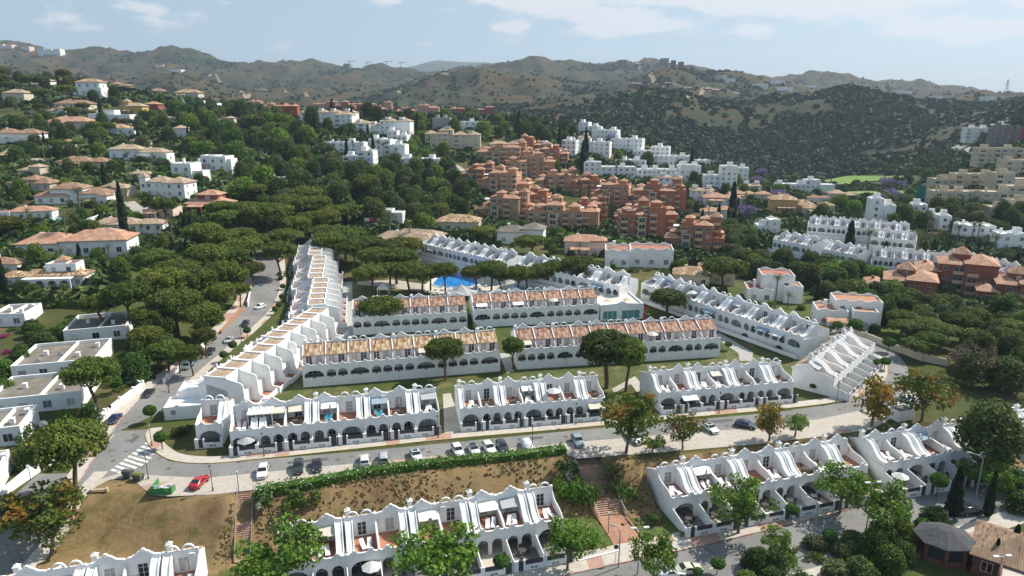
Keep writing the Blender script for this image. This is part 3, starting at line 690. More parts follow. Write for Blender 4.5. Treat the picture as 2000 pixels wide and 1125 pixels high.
    gw = MB(); gx = .35 if side == 'R' else W - 1.3
    if gd > 3:
        gw.side([(-gd + .2, 0), (0, 0), (0, 2.3), (-1.0, 2.1), (-gd + .2, 1.45)], X0, .13)
    else: gw.side([(-gd + .2, 0), (0, 0), (0, 1.7), (-gd + .2, 1.6)], X0, .13)
    for a in (X0, gx - .05 if side == 'R' else gx - .25, gx + .95, W - .3):
        if a >= 0 and a + .28 <= W: gw.box(a, a + .28, -gd - .04, -gd + .24, 0, 1.75)
    segs = [(gx + 1.23, W - .3)] if side == 'R' else [(.28, gx - .25)]
    for a, bb in segs: gw.box(a, bb, -gd, -gd + .18, 0, .95)
    S.append(('garden_wall', gw.mesh('garden_wall', white), (0, 0, 0), []))
    for a, bb in segs:
        sp = MB()
        for k in range(5): sp.box(a, bb, -gd + .06, -gd + .10, .99 + k * .14, 1.11 + k * .14)
        S.append(('slat_panel', sp.mesh('slat_panel', dark), (0, 0, 0), []))
        vb = MB(); mid = (a + bb) / 2; vb.box(mid - .5, mid - .08, -gd - .015, -gd - .003, .3, .62).box(mid + .08, mid + .5, -gd - .015, -gd - .003, .3, .62)
        S.append(('meter_box', vb.mesh('meter_box', metal), (0, 0, 0), []))
    gt = MB().box(gx + (.25 if side == 'R' else .05), gx + .93, -gd + .08, -gd + .13, .08, 1.65)
    S.append(('gate', gt.mesh('gate', dark), (0, 0, 0), []))
    _cache[key] = S; return S
def sill_hole(c, hw, z0, zt, rz, bump):
    h = [(c - hw, z0), (c - bump, z0)] + arc(c, z0, bump, bump * .8, 180, 360, 6)[1:-1] + [(c + bump, z0), (c + hw, z0), (c + hw + .0, zt)]
    return h + arc(c, zt, hw, rz, 0, 180, 12)[1:-1] + [(c - hw, zt)]
def house_b(kind, side, cur, extra, red):
    key = ('B', kind, side, cur, extra, red)
    if key in _cache: return _cache[key]
    e = .003; X0, X1 = e, W - e; S = []
    hs = [sill_hole(1.1, .90, 1.0, 1.6, .95, .3), sill_hole(3.3, .90, 1.0, 1.6, .95, .3)] if kind == 'P' else [sill_hole(2.2, 1.82, 1.0, 1.4, 1.1, .36)]
    cs = (1.1, 3.3)
    m = MB().slab([(X0, -HB), (X1, -HB)] + curve_top(X0, X1, humps(3.7, cs, h=.3)), hs + [circ(c, 3.95, .09) for c in cs], 0, .22)
    S.append(('arcade_wall', m.mesh('arcade_wall', white), (0, 0, 0), []))
    b = MB().box(X0, X1, .22, 2.3, 2.75, 2.93).box(X0, .1, .22, 2.1, 0, 2.75).box(W - .1, X1, .22, 2.1, 0, 2.75)
    b.box(X0, X1, .22, 2.1, -HB, 0).side([(2.1, -HB), (8.2, -HB), (8.2, 5.2), (5.4, 6.3), (2.3, 5.1), (2.3, 2.75), (2.1, 2.75)], X0, X1)
    S.append(('wall', b.mesh('house_wall', white), (0, 0, 0), []))
    S.append(('terrace_floor', MB().box(.12, W - .12, .24, 2.28, 2.935, 2.95).mesh('terrace_floor', terrafl), (0, 0, 0), []))
    S.append(('porch_floor', MB().box(.11, W - .11, .22, 2.09, 0, 1.0).mesh('porch_floor', greyfl), (0, 0, 0), []))
    for x, q in ((1.25, cur), (3.1, not cur)): S.append(window_specs(x, 2.96, 1.2, 1.95, 2.25, q))
    S.append(window_specs(2.2, 1.02, 2.6 if kind == 'W' else 1.4, 1.6, 2.05, cur, 3))
    r = MB().side([(2.0, 4.98), (5.3, 6.48), (5.3, 6.6), (2.0, 5.1)], .22, X1 - .02)
    S.append(('roof', r.mesh('roof_tiles', tile_red if red else tile), (0, 0, 0), []))
    c = MB().side([(1.95, 4.85), (5.3, 6.4), (5.3, 6.85), (1.95, 5.3)], X0, .22)
    S.append(('roof_kerb', c.mesh('roof_kerb', white), (0, 0, 0), []))
    if kind == 'P': m = MB().slab([(X0, 6.2), (X1, 6.2)] + curve_top(X0, X1, bell(6.75, 7.75), 48), [circ(2.2, 7.32, .17, 10)], 5.3, 5.58)
    else:
        m = MB().slab([(X0, 6.2), (X1, 6.2), (X1, 6.95), (X1 - .35, 6.95), (X1 - .4, 6.8), (X0 + .4, 6.8), (X0 + .35, 6.95), (X0, 6.95)], [], 5.3, 5.58)
        for c in (1.25, W - 1.25): m.slab(arc(c, 6.8, .80, .80, 0, 180, 14) + arc(c, 6.8, .62, .62, 180, 0, 14), [], 5.33, 5.58)
    S.append(('parapet_wall', m.mesh('parapet_wall', white), (0, 0, 0), []))
    if side == 'L':
        c = MB().box(.15, .8, 5.0, 5.6, 6.2, 7.35); c.add([(.1, 4.95, 7.35), (.85, 4.95, 7.35), (.85, 5.65, 7.35), (.1, 5.65, 7.35), (.475, 5.3, 7.75)], [(0, 1, 4), (1, 2, 4), (2, 3, 4), (3, 0, 4), (3, 2, 1, 0)])
        S.append(('chimney', c.mesh('chimney', white), (0, 0, 0), []))
    prof = [(2.1, 2.95), (2.3, 5.0)] + [(2.2 - 1.9 * t, 5.0 - 1.2 * (t ** .8) - .15 * math.sin(t * math.pi * 2)) for t in [i / 6 for i in range(1, 7)]] + [(.3, 2.95)]
    S.append(('party_wall', MB().side(prof, X0, .12).mesh('party_wall', white), (0, 0, 0), []))
    _cache[key] = S; return S
def house_l(cur, extra):
    """stepped houses along the left street: white party fins on the garden side, tan roof strip"""
    key = ('L', cur, extra)
    if key in _cache: return _cache[key]
    S = [s for s in house_a('P', 'R' if extra else 'L', 1.4, cur, 0) if s[0] not in ('roof', 'roof_kerb', 'chimney', 'parapet_wall')]
    e = .003; X0, X1 = e, W - e
    m = MB().slab([(X0, 3.0), (X1, 3.0), (X1, 7.0), (X1 - .3, 7.0), (X1 - .3, 6.75), (X0 + .25, 6.75), (X0 + .25, 7.6), (X0, 7.6)], [], DT, DT + .3)
    S.append(('parapet_wall', m.mesh('parapet_wall', white), (0, 0, 0), []))
    m = MB().side([(DT + .3, 2), (9.4, 2), (9.4, 6.45), (DT + .3, 6.45)], X0, X1); S.append(('upper_wall', m.mesh('upper_wall', white), (0, 0, 0), []))
    S.append(('roof', MB().side([(DT + .32, 6.5), (9.1, 6.42), (9.1, 6.53), (DT + .32, 6.62)], .3, W - .3).mesh('roof_tiles', tile_tan), (0, 0, 0), []))
    k = MB().side([(DT + .3, 6.4), (9.4, 6.4), (9.4, 6.78), (DT + .3, 6.9)], X0, .3).side([(DT + .3, 6.4), (9.4, 6.4), (9.4, 6.78), (DT + .3, 6.9)], W - .28, X1)
    k.box(.3, W - .28, 9.1, 9.4, 6.4, 6.75); S.append(('roof_kerb', k.mesh('roof_kerb', white), (0, 0, 0), []))
    f = MB().side([(9.41, 0), (14.4, 0), (14.4, 1.3), (13.0, 1.5), (12.7, 2.4), (12.6, 5.2), (12.2, 5.75), (9.41, 6.5)], W - .25, X1)
    S.append(('party_wall', f.mesh('party_fin', white), (0, 0, 0), []))
    b = MB().box(X0, W - .25, 9.41, 11.6, 0, 3.1).box(X0, W - .25, 14.2, 14.4, 0, 1.1); S.append(('garden_room', b.mesh('garden_room', white), (0, 0, 0), []))
    S.append(('garden_terrace', MB().box(.1, W - .3, 11.6, 14.2, 0, .3).mesh('garden_terrace', terrafl), (0, 0, 0), []))
    _cache[key] = S; return S
HOUSES = []
def row_line(p, q, n, name, pattern, builder, zbase, phrase, front, group, first='L', order='left', labels=None, sc=None, extras=None, skip=()):
    """n houses whose front plane runs from p to q (left to right as seen from its front)"""
    d = (q - p); d.z = 0; wid = d.length / n; d.normalize(); ang = math.atan2(d.y, d.x); sx = wid / W
    nrm = Vector((d.y, -d.x, 0))
    for i in range(n):
        if i in skip: continue
        o0 = p + d * (wid * i) - nrm * (-front); k = pattern[i % len(pattern)]
        sd = 'R' if (i + (first == 'L')) % 2 else 'L'; cur = ((i * 7 + len(phrase)) % 3) != 0
        j = i if order == 'left' else n - 1 - i
        lab = f'{ordn(j)} house from the {labels or "left"} in the {phrase}'
        e = empty(name, lab, 'house', (o0.x, o0.y, zbase), ang, group); e.scale = (sx, 1, 1)
        inst(builder(k, sd, cur, (extras or {}).get(i, 0)), e); HOUSES.append((e, phrase, i, k, sd))
def bA(gd): return lambda k, s, c, x: house_a(k, s, gd, c, x)
def bB(red): return lambda k, s, c, x: house_b(k, s, c, 0, red)
GT = 'white terraced houses of the estate'
ROWS = {}
def rowA(a, b, n, pattern, zbase, phrase, gd, first='L', extras=None, order='left', labels=None):
    p, q = wline(a, b, zbase + 3.0, n); ROWS[phrase] = (p, q, n)
    row_line(p, q, n, 'terraced_house', pattern, bA(gd), zbase, phrase, DT, GT, first, order, labels, extras=extras)
def rowF(a, b, n, pattern, phrase, gd, first='L', extras=None):
    p, q = P(*a), P(*b)
    row_line(p, q, n, 'terraced_house', pattern, bA(gd), 0, phrase, -gd, GT, first, extras=extras)
def rowB(a, b, n, pattern, phrase, red, first='L', zbase=0):
    p, q = P(a[0], a[1], zbase), P(b[0], b[1], zbase); p.z = q.z = 0; ROWS[phrase] = (p, q, n)
    row_line(p, q, n, 'terraced_house', pattern, bB(red), HB, phrase, 0, GT, first)
rowF((449, 893), (862, 850), 8, 'PPPPWPPW', 'front terrace above the left parked cars', 1.8, 'L', {3: 1, 4: 0, 1: 2, 7: 2})
rowF((901, 845), (1187, 821), 7, 'WPPWPPW', 'middle front terrace facing the upper street', 1.8, 'R', {2: 1})
rowF((1292, 811), (1558, 787), 7, 'WPPWPPW', 'front terrace right of the twin pines', 1.8, 'R', {5: 2})
rowA((577, 1067), (1052, 990), 9, 'WPWPPWPPW', LOW, 'lower terrace left of the brick steps', 4.7, 'R', {3: 1, 6: 1})
rowA((-17, 1176), (358, 1117), 6, 'PPWPPW', LOW, 'cut-off lower terrace in the bottom left corner', 4.7, 'L')
rowA((1307, 945), (1631, 892), 8, 'WPWPPWPP', LOW, 'lower terrace right of the brick steps', 4.7, 'L', {1: 1, 4: 1})
rowA((1705, 882), (1865, 857), 5, 'PWPPW', LOW, 'short lower terrace left of the large dark pine', 4.7, 'R')
rowA((1964, 834), (2050, 825), 3, 'WPP', LOW, 'lower terrace cut off by the right edge', 4.7, 'L')
rowB((593, 757), (977, 725), 9, 'WPWPPWPPW', 'arcaded terrace with yellowish tiled roofs', False, 'R')
rowB((1010, 722), (1405, 697), 11, 'PPWPPWPPWPW', 'long arcaded terrace behind the big twin pines', True, 'R')
rowB((690, 655), (913, 643), 6, 'PWPPWP', 'short arcaded terrace behind the lone umbrella pine', True, 'L')
rowB((925, 640), (1170, 627), 7, 'WPPWPPW', 'arcaded terrace left of the flat white clubhouse', True, 'R')
rowA((1287, 557), (1579, 652), 13, 'WPPWPPWPWPPPW', 1.9, 'long slanting terrace on the right of the estate', .9, 'L')
rowA((850, 477), (1000, 510), 10, 'PPWPPWPPWP', 3.6, 'back terrace behind the swimming pool', .9, 'L')
rowA((1037, 517), (1215, 554), 8, 'PPWPPWPP', 3.4, 'back terrace between the pool pines and the clubhouse', .9, 'R')
# curved end terrace that faces right
p0, q0 = P(1579, 736, 3), P(1664, 668, 3); p0.z = q0.z = 0
row_line(p0, q0, 8, 'terraced_house', 'PPWPPWPP', bA(3.2), 0, 'curved end terrace beside the right-hand bend', DT, GT, 'L', labels='front')
# stepped row up the left street: two straight runs
def left_row(pts, phrase, n0, n):
    a, b = pts; d = (b - a); L_ = d.length; d.normalize(); ang = math.atan2(-d.y, -d.x)
    for i in range(n):
        o = a + d * (L_ / n * (i + 1)); nrm = Vector((d.y, -d.x, 0))
        o = o - nrm * DT + nrm * (.35 * ((i % 5) - 2))
        e = empty('terraced_house', f'{ordn(i)} house from the near end of the {phrase}', 'house', (o.x, o.y, gz(o.x, o.y) - .02), ang, GT); e.scale = (L_ / n / W, 1, 1)
        inst(house_l(i % 3 != 0, i % 2), e)
left_row((P(404, 738, 6.5), P(603, 602, 6.5)), 'stepped terrace along the left street', 0, 10)
left_row((P(606, 598, 6.5), P(606, 475, 6.5)), 'far stepped terrace behind the left street pines', 0, 15)
# corner house at the left end of the front terrace
pc = P(425, 812, 3); e = empty('terraced_house', 'corner house with twin roof arches beside the round dark bush', 'house', (pc.x - 1.6, pc.y - DT - .3, 0), R(10), GT); inst(house_a('W', 'R', 1.4, True, 1), e)
# connecting wall block with a blank flank at the very corner (white low building facing the bend)
def gable_block(label, cat, px, z0, w, d, h, rz, steps=(), name='annexe'):
    e = empty(name, label, cat, (px.x, px.y, z0), rz)
    f = lambda x: h + .35 * math.exp(-((x - w * .25) / .4) ** 2) + .35 * math.exp(-((x - w * .75) / .4) ** 2)
    m = MB().slab([(0, 0), (w, 0)] + curve_top(0, w, f, 40), [], 0, .25).box(0, w, .25, d, 0, h - .3).box(0, .2, .25, d, h - .3, h).box(w - .2, w, .25, d, h - .3, h).box(.2, w - .2, d - .2, d, h - .3, h)
    link('wall', m.mesh('annexe_wall', white), e)
    for x, z in steps: inst([window_specs(x, z, .9, 1.0, -.02, False)], e)
    return e
gable_block('low white annexe with one small window at the corner bend', 'annexe', P(322, 822), 0, 9.5, 5, 2.6, R(12), [(1.6, 1.0)])
gable_block('tall white annexe with scalloped top behind the corner bend', 'annexe', P(352, 800), 0, 5.5, 5, 3.8, R(12), [(6.0, 2.6)])
# clubhouse with flat roof and blue glazing next to the tiled terrace
def clubhouse():
    a = P(1170, 627); e = empty('clubhouse', 'flat-roofed white clubhouse with glazed front and rooftop skylights', 'building', (a.x + .3, a.y, 0), R(9))
    w, d, h = 12.0, 22.0, 4.4
    m = MB().slab([(0, 0), (w, 0), (w, h), (w * .62, h + .25), (w * .5, h + .9), (w * .38, h + .25), (0, h)], [[(.8, .3), (4.6, .3), (4.6, 2.6), (.8, 2.6)], [(6.0, .3), (11, .3), (11, 2.6), (6.0, 2.6)]], 0, .3)
    m.box(0, w, 3.0, d, 0, h - .6).box(0, .3, .3, d, h - .6, h).box(w - .3, w, .3, d, h - .6, h).box(.3, w - .3, d - .3, d, h - .6, h).box(.3, w - .3, .3, 3.0, 2.8, h - .6)
    link('wall', m.mesh('clubhouse_wall', white), e)
    link('roof', MB().box(.3, w - .3, .3, d - .3, h - .6, h - .5).mesh('flat_roof', mat('pale flat roofing', (.62, .58, .50), .9, noise=(.5, .06))), e)
    aq = mat('blue-green glazing', (.10, .28, .28), .15, noise=(1, .3))
    for x0, x1 in ((.8, 4.6), (6.0, 11)):
        f = MB()
        for k in range(4): q = x0 + (x1 - x0) * k / 3; f.box(q - .05, q + .05, .1, .2, .3, 2.6)
        wo = link('window', f.mesh('club_window', framem), e); link('pane', MB().box(x0, x1, .14, .16, .3, 2.6).mesh('club_pane', aq), wo)
    for k in range(6):
        x, y = 2.5 + (k % 2) * 5.5, 4 + (k // 2) * 6
        s = MB().add([(x, y, h - .5), (x + 2.2, y, h - .5), (x + 2.2, y + 2.2, h - .5), (x, y + 2.2, h - .5), (x + 1.1, y + 1.1, h + .3)], [(0, 1, 4), (1, 2, 4), (2, 3, 4), (3, 0, 4)])
        link('skylight', s.mesh('skylight', mat('cream skylight', (.60, .54, .42), .6)), e)
clubhouse()
# conservatory on the second terrace
def conservatory():
    p = P(521, 817, 3); e = empty('conservatory', 'white framed glass conservatory with pale roof built on an upper terrace', 'conservatory', (p.x - 2.0, p.y - 3.2, 3.0), R(10))
    f = MB()
    for x in (0, 1.3, 2.6, 3.9): f.box(x, x + .1, 0, .1, 0, 2.1)
    f.box(0, 4.0, 0, .1, 2.0, 2.15); f.box(0, .1, 2.6, 2.7, 0, 2.3)
    link('frame', f.mesh('conservatory_frame', framem), e); link('glass', MB().box(.1, 3.9, .04, .06, .05, 2.0).mesh('conservatory_glass', glass), e)
    link('roof', MB().side([(-.2, 2.16), (2.8, 2.6), (2.8, 2.7), (-.2, 2.26)], -.1, 4.1).mesh('conservatory_roof', mat('white polycarbonate roof', (.72, .71, .66), .5)), e)
conservatory()

# small differences between the houses: awnings, cooling units, pots
aw = [mat('cream awning', (.62, .57, .47), .8), mat('grey awning', (.40, .41, .42), .8), mat('blue-grey awning', (.28, .36, .44), .8), mat('white awning', (.70, .70, .68), .8)]
awm = [MB().side([(DT - 1.7, 4.75), (DT - .02, 5.3), (DT - .02, 5.36), (DT - 1.7, 4.81)], .2, 2.9).mesh('awning', m) for m in aw]; awp = [MB().side([(-1.6, 2.35), (-.03, 2.85), (-.03, 2.91), (-1.6, 2.41)], .5, W - .5).mesh('porch_awning', m) for m in aw]
acm = MB().box(0, .75, -.32, -.02, 0, .55).mesh('cooling_unit', framem); potm = MB().lathe([(.14, 0), (.2, .3), (.16, .32)], n=8).mesh('plant_pot', terrafl)
rg = random.Random(77)
for (e, ph, i, k, sd) in HOUSES:
    if 'arcaded' in ph: 
        if rg.random() < .3: link('awning', awm[rg.randrange(4)], e, loc=(.6, 2.1 - DT + .1, -.35))
        continue
    r = rg.random()
    if r < .2: link('awning', awm[rg.randrange(4)], e, loc=(.2 if sd == 'R' else 1.3, 0, 0))
    elif r < .38 and 'lower' not in ph: link('awning', awp[rg.randrange(4)], e)
    if rg.random() < .45: link('cooling_unit', acm, e, loc=((.4 if sd == 'R' else W - 1.2), DT, rg.choice([3.1, 5.15])))
# ================================================================ trees and plants
def leafmat(name, c, rnd=.12, c2=None, f=.5):
    m = mat(name, c, .75, spec=.25, rnd=rnd, noise=(.6, .18), ramp=(.45, c2, .5, .62) if c2 else None)
    nt, N, L, b = nodes_of(m); out = nt.nodes['Material Output']; tr = N('ShaderNodeBsdfTranslucent'); mx = N('ShaderNodeMixShader'); mx.inputs[0].default_value = .3
    L(b.inputs['Base Color'].links[0].from_socket, tr.inputs[0]); L(b.outputs[0], mx.inputs[1]); L(tr.outputs[0], mx.inputs[2]); L(mx.outputs[0], out.inputs['Surface'])
    return m
pine_leaf = leafmat('umbrella pine needles', (.098, .135, .022), .28, (.155, .18, .032))
pine_dark = leafmat('dark pine needles', (.062, .095, .022), .2, (.095, .12, .028))
green_leaf = leafmat('fresh green leaves', (.11, .20, .026), .12, (.17, .26, .035))
mid_leaf = leafmat('mid green leaves', (.085, .150, .026), .30, (.135, .185, .034))
olive_leaf = leafmat('olive green leaves', (.10, .125, .045), .22, (.145, .15, .06))
deep_leaf = leafmat('deep green leaves', (.058, .105, .024), .24, (.085, .135, .03))
lime_leaf = leafmat('lime green leaves', (.14, .22, .025), .15, (.10, .17, .02))
rust_leaf = leafmat('rust tinged leaves', (.10, .15, .025), .10, (.30, .17, .025))
rust2_leaf = leafmat('orange autumn leaves', (.20, .16, .025), .10, (.38, .20, .025))
grey_leaf = leafmat('bare grey-brown twigs', (.12, .095, .07), .12, (.16, .12, .08))
cyp_leaf = leafmat('cypress foliage', (.022, .042, .016), .15)
palm_leaf = leafmat('palm fronds', (.085, .11, .03), .18, (.13, .13, .05))
hedge_leaf = leafmat('hedge leaves', (.06, .145, .02), .10, (.10, .19, .03))
magenta = leafmat('bougainvillea blossom', (.34, .02, .15), .1)
lilac = leafmat('jacaranda blossom', (.22, .17, .32), .1)
whitefl = leafmat('hedge with white blossom', (.06, .12, .02), .1, (.45, .45, .40))
bark = mat('pine bark', (.13, .085, .06), .95, noise=(3, .2)); bark2 = mat('grey bark', (.15, .125, .10), .95, noise=(3, .2))
def leaf_quads(cen, nor, size, rng, asp=.75, tilt=.75):
    """many leaf-sized quads: centres, outward normals, sizes"""
    n = len(cen); nn = nor + rng.normal(0, tilt, (n, 3)); nn /= np.linalg.norm(nn, axis=1, keepdims=True)
    t = np.cross(nn, rng.normal(0, 1, (n, 3))); t /= np.linalg.norm(t, axis=1, keepdims=True); b = np.cross(nn, t)
    s = (size * rng.uniform(.6, 1.3, n))[:, None] * .5
    return np.stack([cen - t * s - b * s * asp, cen + t * s - b * s * asp, cen + t * s * .8 + b * s * asp, cen - t * s * .8 + b * s * asp], 1).reshape(-1, 3)
def quad_mesh(name, co, m):
    n = len(co) // 4; me = bpy.data.meshes.new(name); me.vertices.add(len(co)); me.vertices.foreach_set('co', co.astype(np.float32).ravel())
    me.loops.add(4 * n); me.loops.foreach_set('vertex_index', np.arange(4 * n, dtype=np.int32)); me.polygons.add(n); me.polygons.foreach_set('loop_start', np.arange(0, 4 * n, 4)); me.polygons.foreach_set('loop_total', np.full(n, 4))
    me.materials.append(m); me.update(); return me
def sph(n, rng):
    v = rng.normal(0, 1, (n, 3)); return v / np.linalg.norm(v, axis=1, keepdims=True)
def clump_crown(name, m, clumps, per, leaf, rng, flat=1.0, tilt=.7, shell=.25):
    """clumps: (x, y, z, r). Leaves sit near each clump's surface"""
    C, Nn = [], []
    for (x, y, z, r) in clumps:
        k = max(6, int(per * r * r)); d = sph(k, rng); rad = r * (1 - shell * rng.random(k) ** 1.5)
        p = d * rad[:, None]; p[:, 2] *= flat; C.append(p + (x, y, z)); Nn.append(d)
    return quad_mesh(name, leaf_quads(np.concatenate(C), np.concatenate(Nn), leaf, rng, tilt=tilt), m)
def limbs(m, base, ends, r0, r1, rng, bend=.12):
    for e in ends:
        a, b = Vector(base), Vector(e); L_ = (b - a).length; mid = a.lerp(b, .5) + Vector(rng.normal(0, bend * L_, 3)) * .5 + Vector((0, 0, -.05 * L_))
        m.tube([a, a.lerp(mid, .6), mid, mid.lerp(b, .55), b], r0, r1, 6)
KINDS = {}
def reg(kind, variants): KINDS[kind] = variants
def pine_variant(seed, m, wide=5.0, h=7.5, thick=1.7, n=46):
    rng = np.random.default_rng(seed); cl = []
    for i in range(n):
        r = wide * math.sqrt((i + .5) / n) * .86; t = i * 2.39996 + rng.normal(0, .15); q = 1 - (r / wide) ** 2
        cl.append((r * math.cos(t), r * math.sin(t) * .95, h + thick * q ** .7 + rng.normal(0, .18), rng.uniform(.95, 1.35)))
    for i in range(14):
        t = i / 14 * 6.283; cl.append((wide * .84 * math.cos(t), wide * .8 * math.sin(t), h - .35 + rng.normal(0, .2), rng.uniform(.8, 1.1)))
    for i in range(8): t = i / 8 * 6.283; cl.append((wide * .45 * math.cos(t), wide * .45 * math.sin(t), h - .2, 1.2))
    crown = clump_crown('pine_crown', m, cl, 120, .34, rng, .82, .55)
    tr = MB(); lean = rng.normal(0, .35, 2); fk = Vector((lean[0], lean[1], h * .62))
    tr.tube([(0, 0, -.4), (lean[0] * .2, lean[1] * .2, h * .25), (lean[0] * .6, lean[1] * .6, h * .45), fk], .34, .26, 8)
    limbs(tr, fk, [(wide * .55 * math.cos(t), wide * .55 * math.sin(t), h + .3) for t in np.linspace(0, 6.28, 6)[:-1] + rng.random()] + [(0, 0, h + .8)], .17, .06, rng)
    return ('crown', crown), ('trunk', tr.mesh('pine_trunk', bark))
def broad_variant(seed, m, wide=3.0, h=6.0, low=2.2, n=34, leaf=.30, per=60, gap=.5, barkm=None, cr=(.55, 1.0)):
    rng = np.random.default_rng(seed); cl = []; ends = []
    for i in range(n):
        d = sph(1, rng)[0]; rr = rng.random() ** .45; zc = (low + h) / 2; hz = (h - low) / 2
        p = (d[0] * wide * rr, d[1] * wide * rr, zc + d[2] * hz * rr); cl.append((*p, rng.uniform(*cr)))
        if i % 4 == 0: ends.append(p)
    crown = clump_crown('leafy_crown', m, cl, per, leaf, rng, .85, 1.0, .5)
    tr = MB(); fk = Vector((rng.normal(0, .15), rng.normal(0, .15), low * .85)); tr.tube([(0, 0, -.3), fk * .5, fk], .17, .13, 7); limbs(tr, fk, ends, .09, .03, rng)
    return ('crown', crown), ('trunk', tr.mesh('leafy_trunk', barkm or bark2))
def dense_variant(seed, m, wide=3.2, h=6.5, n=30, leaf=.36, per=75, low=.3):
    rng = np.random.default_rng(seed); cl = []
    for i in range(n):
        t = i * 2.39996; z = (i + .5) / n; r = wide * math.sqrt(max(0, 1 - (z * 1.15 - .3) ** 2)) * .62 * (1 - .35 * z)
        cl.append((r * math.cos(t) + rng.normal(0, .15), r * math.sin(t) + rng.normal(0, .15), low + .7 + (h - low - 1.4) * z, rng.uniform(.9, 1.5) * wide / 3.2))
    crown = clump_crown('dense_crown', m, cl, per, leaf, rng, .95, .8, .35)
    tr = MB().tube([(0, 0, -.4), (.05, 0, h * .3), (0, .1, h * .6)], .22, .1, 6)
    return ('crown', crown), ('trunk', tr.mesh('dense_trunk', bark2))
def cypress_variant(seed, m, h=8.0, w=.85):
    rng = np.random.default_rng(seed); n = 2600; z = rng.random(n) ** .8; t = rng.random(n) * 6.283; r = w * np.minimum(1, z * 6 + .35) * (1 - z) ** .55 * rng.uniform(.8, 1.05, n) * (1 + .12 * np.sin(t * 3 + z * 25))
    cen = np.stack([r * np.cos(t), r * np.sin(t), .25 + z * (h - .3)], 1); nor = np.stack([np.cos(t), np.sin(t), np.full(n, .8)], 1)
    return ('crown', quad_mesh('cypress_crown', leaf_quads(cen, nor, .30, rng), m)), ('trunk', MB().tube([(0, 0, -.3), (0, 0, h * .6)], .14, .05, 6).mesh('cypress_trunk', bark2))
def palm_variant(seed, m, h=6.0, L_=2.7, n=34, droop=.9, fan=False):
    rng = np.random.default_rng(seed); co = []
    for i in range(n):
        az = i * 2.39996; el = 1.25 - 1.75 * (i / n) + rng.normal(0, .08); ln = L_ * rng.uniform(.85, 1.05); seg = 7; p = Vector((0, 0, h)); d = Vector((math.cos(az) * math.cos(el), math.sin(az) * math.cos(el), math.sin(el)))
        pts = [p.copy()]
        for k in range(seg): d = (d + Vector((0, 0, -droop * .16 * (k + 1) / seg * 1.6))).normalized(); p = p + d * (ln / seg); pts.append(p.copy())
        sd = Vector((-math.sin(az), math.cos(az), 0))
        for k in range(seg):
            a, b = pts[k], pts[k + 1]; w = (.42 if not fan else .6) * math.sin(math.pi * min(.96, (k + .8) / seg)) * (1 if not fan else (k + 1) / seg)
            for s in (-1, 1):
                for q in range(3):
                    a2 = a.lerp(b, q / 3); b2 = a.lerp(b, q / 3 + .16); tip = a2.lerp(b2, .5) + sd * (s * w) + (b - a) * .7 + Vector((0, 0, -.12 - w * .3)); co += [a2, b2, tip, tip + (a2 - b2) * .1]
    tr = MB(); lean = rng.normal(0, .02 * h, 2); tr.tube([(0, 0, -.3), (lean[0] * .4, lean[1] * .4, h * .4), (0, 0, h - .1)], .24 if not fan else .2, .17 if not fan else .13, 8); tr.lathe([(.2, -.6), (.38, -.2), (.3, .15)], (0, 0, h), 8)
    return ('fronds', quad_mesh('palm_fronds', np.array([tuple(c) for c in co]), m)), ('trunk', tr.mesh('palm_trunk', bark2))
def ball_variant(seed, m, r=1.0, h=2.3):
    rng = np.random.default_rng(seed); n = 900; d = sph(n, rng); cen = d * r * rng.uniform(.88, 1.05, n)[:, None]; cen[:, 2] = cen[:, 2] * .82 + h
    return ('crown', quad_mesh('ball_crown', leaf_quads(cen, d, .24, rng, tilt=.6), m)), ('trunk', MB().tube([(0, 0, -.2), (.03, 0, h * .5), (0, 0, h - .2)], .08, .06, 6).mesh('ball_trunk', bark2))
def bush_variant(seed, m, wide=1.6, h=1.8):
    rng = np.random.default_rng(seed); cl = [(rng.normal(0, wide * .4), rng.normal(0, wide * .4), h * rng.uniform(.25, .6), rng.uniform(.45, .75) * wide * .6) for _ in range(12)]
    return (('leaves', clump_crown('bush_leaves', m, cl, 160, .24, rng, .9, .9, .4)), ('stems', MB().tube([(0, 0, -.2), (.1, 0, h * .5)], .07, .04, 5).mesh('bush_stems', bark2)))
reg('umbrella_pine', [pine_variant(s, pine_leaf) for s in (1, 2, 3, 4)])
reg('twin_pine', [pine_variant(9, pine_leaf, 3.6, 7.2, 2.2, 36), pine_variant(10, pine_dark, 3.6, 6.5, 2.6, 36)])
reg('dark_pine', [dense_variant(5, pine_dark, 4.2, 9.0, 40, .4, 60, 2.0), dense_variant(6, pine_dark, 3.8, 8.5, 36, .4, 60, 1.6)])
reg('street_tree', [broad_variant(s, green_leaf, 3.1, 6.2, 2.4, 44, .27, 95, cr=(.5, .95)) for s in (21, 22, 23)])
reg('rust_tree', [broad_variant(s, rust_leaf, 2.9, 7.0, 1.8, 44, .28, 80) for s in (31, 32)])
reg('orange_tree', [broad_variant(s, rust2_leaf, 2.1, 5.6, 1.2, 34, .26, 85) for s in (33,)])
reg('broad_tree', [dense_variant(s, mid_leaf) for s in (41, 42, 43)] + [dense_variant(44, deep_leaf), dense_variant(45, deep_leaf, 3.6, 6.0)])
reg('olive_tree', [dense_variant(s, olive_leaf, 3.0, 5.0) for s in (51, 52)])
reg('bright_tree', [dense_variant(53, lime_leaf, 2.8, 4.5), dense_variant(54, green_leaf, 3.0, 5.0)])
reg('bare_tree', [broad_variant(61, grey_leaf, 2.6, 5.5, 1.2, 36, .24, 60)])
reg('lilac_tree', [broad_variant(62, lilac, 2.4, 4.6, 1.2, 30, .3, 60)])
reg('cypress', [cypress_variant(s, cyp_leaf) for s in (71, 72)])
reg('palm_tree', [palm_variant(81, palm_leaf), palm_variant(82, palm_leaf, 6.5, 2.3, 28, 1.1)])
